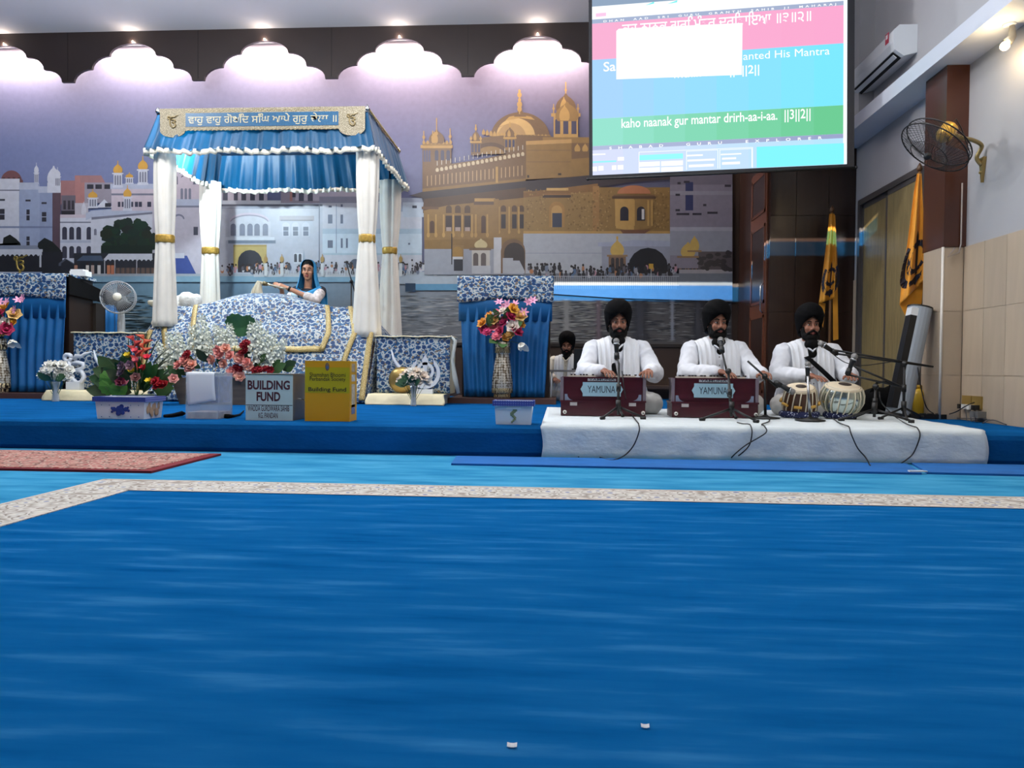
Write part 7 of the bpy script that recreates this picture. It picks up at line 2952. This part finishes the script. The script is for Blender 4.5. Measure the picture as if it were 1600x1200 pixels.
# ------------------------------------------------------------------ flags
SAFF = mat('saffron_cloth', (226, 150, 30), rough=.6, var=.08, vs=8, sheen=.2)
SAFF2 = mat('saffron_cloth_far', (206, 140, 36), rough=.6, var=.08, vs=8)
NAVY = mat('navy_applique', (22, 22, 42), rough=.7)


def lerp_edge(E, v):
    for (va, a), (vb_, b) in zip(E, E[1:]):
        if v <= vb_ + 1e-9:
            t = (v - va) / (vb_ - va)
            return Vector(a) + (Vector(b) - Vector(a)) * t
    return Vector(E[-1][1])


def flag(label, Y, left, right, back, emblem, pole_x, pole_top, m, fold):
    pt = at(pole_x, pole_top, Y + .05)
    root = thing('flag', label, 'flag', (pt.x, Y + .05, ZP))
    MB().tube((pt.x, Y + .05, ZP + .001), (pt.x, Y + .05, pt.z), .014, n=10).build('pole', mat('flag_pole', (120, 84, 50), rough=.4), root, smooth=True)
    MB().lathe([(.08, .001), (.08, .02), (.03, .05), (.016, .1)], 18, (pt.x, Y + .05, ZP)).build('pole_foot', BLACK, root, smooth=True)
    MB().lathe([(.016, 0), (.028, .02), (.02, .05), (.004, .08)], 12, (pt.x, Y + .05, pt.z)).build('finial', mat('brown_finial', (90, 60, 36), rough=.4), root, smooth=True)

    def cloth(u, v):
        a, b = lerp_edge(left, v), lerp_edge(right, v)
        q = a + (b - a) * u
        w = at(q.x, q.y, Y)
        d = fold * math.sin(u * math.pi * 3 + v * 1.5) * (.25 + v)
        w = at(q.x, q.y, Y - .02 + d)
        return w
    MB().grid(cloth, 20, 30, (0, .003, 0)).build('flag_cloth', m, root, smooth=True)
    for bk in back:
        MB().prism([at(x, y, Y + .035) for x, y in bk], (0, .004, 0)).build('flag_fold', m, root, fix=True)
    for poly in emblem:
        # laid on the cloth, following its folds
        b = MB()
        b._add([Vector(cloth(u, v)) + Vector((0, -.004, 0)) for u, v in poly], [tuple(range(len(poly)))])
        b.build('emblem', NAVY, root)
    return root


def strip(pts, w):
    """poly-line in (u,v) as quads of width w"""
    out = []
    for (a, b) in zip(pts, pts[1:]):
        d = Vector((b[0] - a[0], (b[1] - a[1]) * 4))
        n = Vector((-d.y, d.x)).normalized()
        ox, oy = n.x * w, n.y * w / 4
        out.append([(a[0] - ox, a[1] - oy), (b[0] - ox, b[1] - oy), (b[0] + ox, b[1] + oy), (a[0] + ox, a[1] + oy)])
    return out


def emb(cu, cv, s):
    """crossed swords emblem in cloth coordinates"""
    P = []
    ring = [(cu + s * .42 * math.cos(t), cv + s * .26 * (math.sin(t)) * .42) for t in [k * math.pi / 8 for k in range(17)]]
    P += strip(ring, s * .095)
    P.append([(cu - s * .07, cv - s * .17), (cu, cv - s * .22), (cu + s * .07, cv - s * .17), (cu + s * .05, cv + s * .16), (cu - s * .05, cv + s * .16)])
    for sg in (-1, 1):
        arc = [(cu + sg * s * (.05 + .62 * math.sin(t)), cv + s * .02 + s * .21 * -math.cos(t) * -1) for t in [k * math.pi * .75 / 10 for k in range(11)]]
        P += strip(arc, s * .12)
    P.append([(cu - s * .2, cv + s * .2), (cu, cv + s * .30), (cu + s * .2, cv + s * .2), (cu, cv + s * .17)])
    return P


flag('saffron flag with navy sword emblem hanging beside the brown pillar', 7.0,
     [(0, (1433, 271)), (.13, (1428, 300)), (.45, (1419, 372)), (.75, (1409, 440)), (1, (1405.5, 477))],
     [(0, (1440, 271)), (.13, (1441, 292)), (.45, (1443.5, 352)), (.75, (1444.5, 408)), (1, (1444, 438))],
     [[(1406, 476), (1443, 438), (1440, 474), (1432, 488), (1424, 502), (1414, 492)]], emb(.62, .66, .95), 1437, 268, SAFF, .035)
flag('saffron flag with navy sword emblem before the dark panelled wall', 8.6,
     [(0, (1296, 334)), (.15, (1294, 356)), (.5, (1288, 408)), (1, (1279.5, 474))],
     [(0, (1304, 334)), (.15, (1305, 356)), (.5, (1306, 402)), (1, (1304, 466))],
     [[(1299, 336), (1305, 336), (1308, 400), (1310, 530), (1302, 532), (1301, 440)], [(1279.5, 472), (1290, 474), (1286, 512), (1282, 500)]], emb(.66, .72, .85), 1300, 332, SAFF2, .03)

# ------------------------------------------------------------------ air conditioner
a0, a1 = onx(1434, 60, XR), None
yn, yf = a0.y, YB - .5
zb_, ztp = onx(1434, 86, XR).z, onx(1434, 38, XR).z
ac = thing('air_conditioner', 'white wall air conditioner above the ledge beam', 'air conditioner', (XR, (yn + yf) / 2, zb_))
Wm = mat('white_ac_shell', (206, 210, 214), rough=.35)
D_ = .23
yf = yn + 1.05
pf = [(XR - .002, zb_ + .03), (XR - D_ * .55, zb_), (XR - D_ * .92, zb_ + .06), (XR - D_, zb_ + .13), (XR - D_ * .98, ztp - .05), (XR - D_ * .75, ztp), (XR - .002, ztp)]
MB().prism([(x, yn, z) for x, z in pf], (0, yf - yn, 0)).build('shell', Wm, ac, fix=True)
MB().prism([(x, yn + .05, z) for x, z in [(XR - D_ * .56, zb_ - .003), (XR - D_ * .90, zb_ + .055), (XR - D_ * .92, zb_ + .052), (XR - D_ * .58, zb_ - .008)]], (0, yf - yn - .1, 0)).build('air_slot', BLACK, ac, fix=True)
MB().box((XR - D_ * .80, (yn + yf) / 2, zb_ + .018), (.045, yf - yn - .12, .006), Matrix.Rotation(.7, 3, 'Y')).build('louvre', Wm, ac)
MB().bx(XR - D_ - .003, XR - D_ + .002, yn + .10, yn + .17, zb_ + .17, zb_ + .27).build('energy_sticker', mat('red_sticker', (176, 40, 66), rough=.5), ac)
MB().bx(XR - D_ - .004, XR - D_ - .003, yn + .115, yn + .155, zb_ + .215, zb_ + .255).build('sticker_white', WHITE, ac)

# ------------------------------------------------------------------ wall fan on a curved arm
br = onx(1538, 258, XR)
wf = thing('wall_fan', 'black caged wall fan with gold motor on a curved arm beside the brown pillar', 'fan', br)
BRS = mat('aged_brass', (150, 130, 84), rough=.35, metal=.6)
GM = mat('gold_motor', (206, 160, 66), rough=.3, metal=.5)
hub = at(1464, 226, br.y - .25)
mot = at(1481, 204, br.y - .22)
MB().prism([(XR - .002, br.y - .035, br.z + .06), (XR - .002, br.y + .035, br.z + .06), (XR - .002, br.y, br.z - .14)], (-.025, 0, 0)).build('wall_plate', BRS, wf, fix=True)
MB().path(smooth_path([br + Vector((-.02, 0, .0)), br + Vector((-.06, -.0, .06)), at(1534, 228, br.y - .04), at(1520, 219, br.y - .10), at(1502, 215, br.y - .16), mot]), .016, 10).build('curved_arm', BRS, wf, smooth=True)
for dz in (.02, -.06):
    MB().ell(br + Vector((-.03, 0, dz)), .013).build('bolt', BRS, wf, smooth=True)
fx = (hub - mot).normalized()
_t = -ray(1462, 230).normalized()
_r = (RIGHT - _t * RIGHT.dot(_t)).normalized()
_u = _t.cross(_r)
fx = (_r * -.43 + _u * -.75 + _t * .5).normalized()
hub = mot + fx * .17
MB().path([mot - fx * .06, mot - fx * .04, mot + fx * .06, mot + fx * .10], [.03, .06, .062, .03], 16).build('motor', GM, wf, smooth=True)
e1 = fx.cross(Vector((0, 0, 1))).normalized()
e2 = e1.cross(fx).normalized()
RF = .27
for off, sc_, nm in ((0, 1.0, 'rim'), (-.055, .97, 'rim'), (.07, .55, 'guard_ring')):
    MB().path([hub + fx * off + (e1 * math.cos(t) + e2 * math.sin(t)) * RF * sc_ for t in [2 * math.pi * k / 36 for k in range(37)]], .0055 if sc_ > .6 else .003, 6).build(nm, BLACK, wf, smooth=True)
gw = MB()
for k in range(44):
    t = 2 * math.pi * k / 44
    d = e1 * math.cos(t) + e2 * math.sin(t)
    d2 = e1 * math.cos(t + .25) + e2 * math.sin(t + .25)
    gw.path([hub + fx * .085 + d2 * .05, hub + fx * .07 + d2 * RF * .55, hub + d * RF], .0016, 4)
    gw.path([hub - fx * .085 + d2 * .05, hub - fx * .08 + d2 * RF * .55, hub - fx * .05 + d * RF * .97], .0016, 4)
gw.build('cage_wires', BLACK, wf)['kind'] = 'stuff'
SMK = mat('clear_smoky_blade', (90, 92, 98), rough=.2, alpha=.3)
for k in range(3):
    t0 = 2 * math.pi * k / 3 + .4

    def blade2(u, v, t0=t0):
        r = .04 + (RF - .07) * v
        t = t0 + (u - .5) * (1.5 - .4 * v)
        return hub + (e1 * math.cos(t) + e2 * math.sin(t)) * r + fx * ((u - .5) * .05 - .02)
    MB().grid(blade2, 6, 4, tuple(fx * .003)).build('blade', SMK, wf, smooth=True)
MB().ell(hub + fx * .085, .03).build('hub_cap', BLACK, wf, smooth=True)
MB().path([mot + Vector((.02, 0, .04)), mot + Vector((.06, 0, .09)), mot + Vector((.10, 0, .02)), at(1516, 240, br.y - .12), at(1512, 252, br.y - .1)], .004, 6).build('flex', BLACK, wf, smooth=True)

# ------------------------------------------------------------------ spot lamp under the ledge
lp2 = onx(1570, 72, XR - .14)
sl_ = thing('wall_spot_lamp', 'small glowing spot lamp on a bracket under the ledge beam', 'lamp', (lp2.x, lp2.y, lp2.z))
MB().ell(lp2, (.032, .032, .032), 12, 10).build('bulb', mat('warm_bulb_glow', (255, 214, 150), emit=40), sl_, smooth=True)
MB().path([lp2 + Vector((.02, .0, .03)), lp2 + Vector((.05, .0, .07)), lp2 + Vector((.05, 0, .2)), (lp2.x + .03, lp2.y, 3.19)], [.035, .03, .01, .012], 10).build('lamp_holder', mat('lamp_grey', (150, 146, 140), rough=.4, metal=.4), sl_, smooth=True)
MB().lathe([(.04, -.012), (.045, 0)], 14, (lp2.x + .03, lp2.y, 3.19)).build('ceiling_rose', WHITE, sl_, smooth=True)
point('wall_spot_light', lp2 + Vector((-.05, -.02, -.03)), 5, (1.0, .78, .45), .03)

added_spot = copy_tree(sl_, None, Vector((lp2.x, lp2.y - 2.3, lp2.z)))  # unseen second lamp, added to warm the musicians from the right
added_spot['label'] = 'added spot lamp out of view on the right wall, warming the musicians'
point('wall_spot_light', lp2 + Vector((-.05, -2.3, -.03)), 26, (1.0, .80, .55), .03)  # warm light of the added lamp

# ------------------------------------------------------------------ wall sockets
s0 = onx(1520, 630, XR - .014)
sk = thing('wall_socket', 'double brass wall socket with plugs above the stage at the tiled wall', 'socket', s0)
for dy in (-.075, .075):
    MB().bx(XR - .026, XR - .0145, s0.y + dy - .07, s0.y + dy + .07, s0.z - .045, s0.z + .06).build('socket_plate', mat('brass_socket_plate', (168, 140, 76), rough=.35, metal=.5), sk)
for dy, c_ in ((-.1, (24, 24, 26)), (-.03, (210, 206, 198)), (.05, (220, 218, 210)), (.11, (26, 26, 28))):
    MB().bx(XR - .07, XR - .026, s0.y + dy - .022, s0.y + dy + .022, s0.z - .05, s0.z - .012).build('plug', mat('plug_%d' % c_[0], c_, rough=.4), sk)
MB().bx(XR - .08, XR - .0145, s0.y - .2, s0.y - .08, s0.z - .11, s0.z - .06).build('adaptor', mat('grey_adaptor', (110, 108, 104), rough=.5), sk)
for k, (xa_, ya_) in enumerate(((1600, 664), (1575, 658), (1556, 654))):
    cable(['grey cable from the brass socket running along the wall foot', 'grey cable from the brass socket dropping to the blue stage', 'short grey cable drooping under the brass socket'][k], [(XR - .05, s0.y - .1 + .07 * k, s0.z - .052), (XR - .06, s0.y - .16 + .05 * k, s0.z - .2), (XR - .05, s0.y - .3, ZP + .03), tuple(gz(xa_, ya_, ZP + .008))], .004, m=mat('grey_cable', (70, 68, 70), rough=.5))
sw = onx(1445, 361, XR)

# ------------------------------------------------------------------ rugs and mats on the floor
RUGM = ramp_mat('red_floral_rug', 'voronoi', 13, [(0, (110, 18, 28)), (.2, (150, 50, 54)), (.28, (190, 164, 146)), (.40, (160, 74, 70)), (.52, (186, 164, 148)), (.6, (92, 40, 38)), (.8, (170, 120, 106))], rough=.95, rand=.9, warp=.03)
REDB = mat('red_rug_border', (118, 22, 34), rough=.95)
xr1, yr0, yr1 = -2.29, 4.05, 4.92
rug = thing('red_rug', 'red and beige floral rug lying before the stage', 'rug', (-3.8, 4.5, .001))
MB().bx(-6.4, xr1, yr0, yr1, .001, .014).build('rug_border', REDB, rug)
MB().bx(-6.3, xr1 - .07, yr0 + .045, yr1 - .03, .014, .0165).build('rug_field', RUGM, rug)
MATM = mat('mid_blue_mat', (14, 96, 168), rough=.95, var=.14, vs=6, stretch=(.6, 1.6, 1))
f0, f1 = gz(705, 727, 0), gz(1440, 742, 0)
m1 = MB().prism([(f0.x, f0.y, .001), (f1.x, f1.y, .001), (f1.x + .12, YP - .09, .001), (gz(712, 716, 0).x, YP - .09, .001)], (0, 0, .012)).build('runner_mat', MATM, None)
tag(m1, 'long blue runner mat along the stage foot before the white sheet', 'mat')
f2 = gz(1449, 741, 0)
m2 = MB().prism([(f2.x, f2.y, .001), (XR - .03, f2.y - .06, .001), (XR - .03, YP - .05, .001), (f1.x + .17, YP - .05, .001)], (0, 0, .012)).build('runner_mat', MATM, None)
tag(m2, 'short blue mat at the stage foot beside the right wall', 'mat')
c = gz(1432, 737, .014)
wt_ = MB().box((c.x, c.y, .0175), (.09, .03, .008)).box((c.x + .05, c.y + .01, .0165), (.03, .02, .006)).build('cable_clip', WHITE, None)
tag(wt_, 'small white cable clip at the gap between the blue mats', 'clip')
for (x, y, s_, lab) in ((800, 1167, .008, 'tiny white paper scrap on the open blue carpet'), (1008, 1137, .007, 'tiny folded white paper scrap on the blue carpet')):
    c = gz(x, y, .004)
    o = MB().grid(lambda u, v: (c.x + (u - .5) * s_ * 2, c.y + (v - .5) * s_, .0042 + .004 * abs(u - .5) + .003 * v), 3, 2, (0, 0, .0006)).build('paper_scrap', WHITE, None)
    tag(o, lab, 'paper')
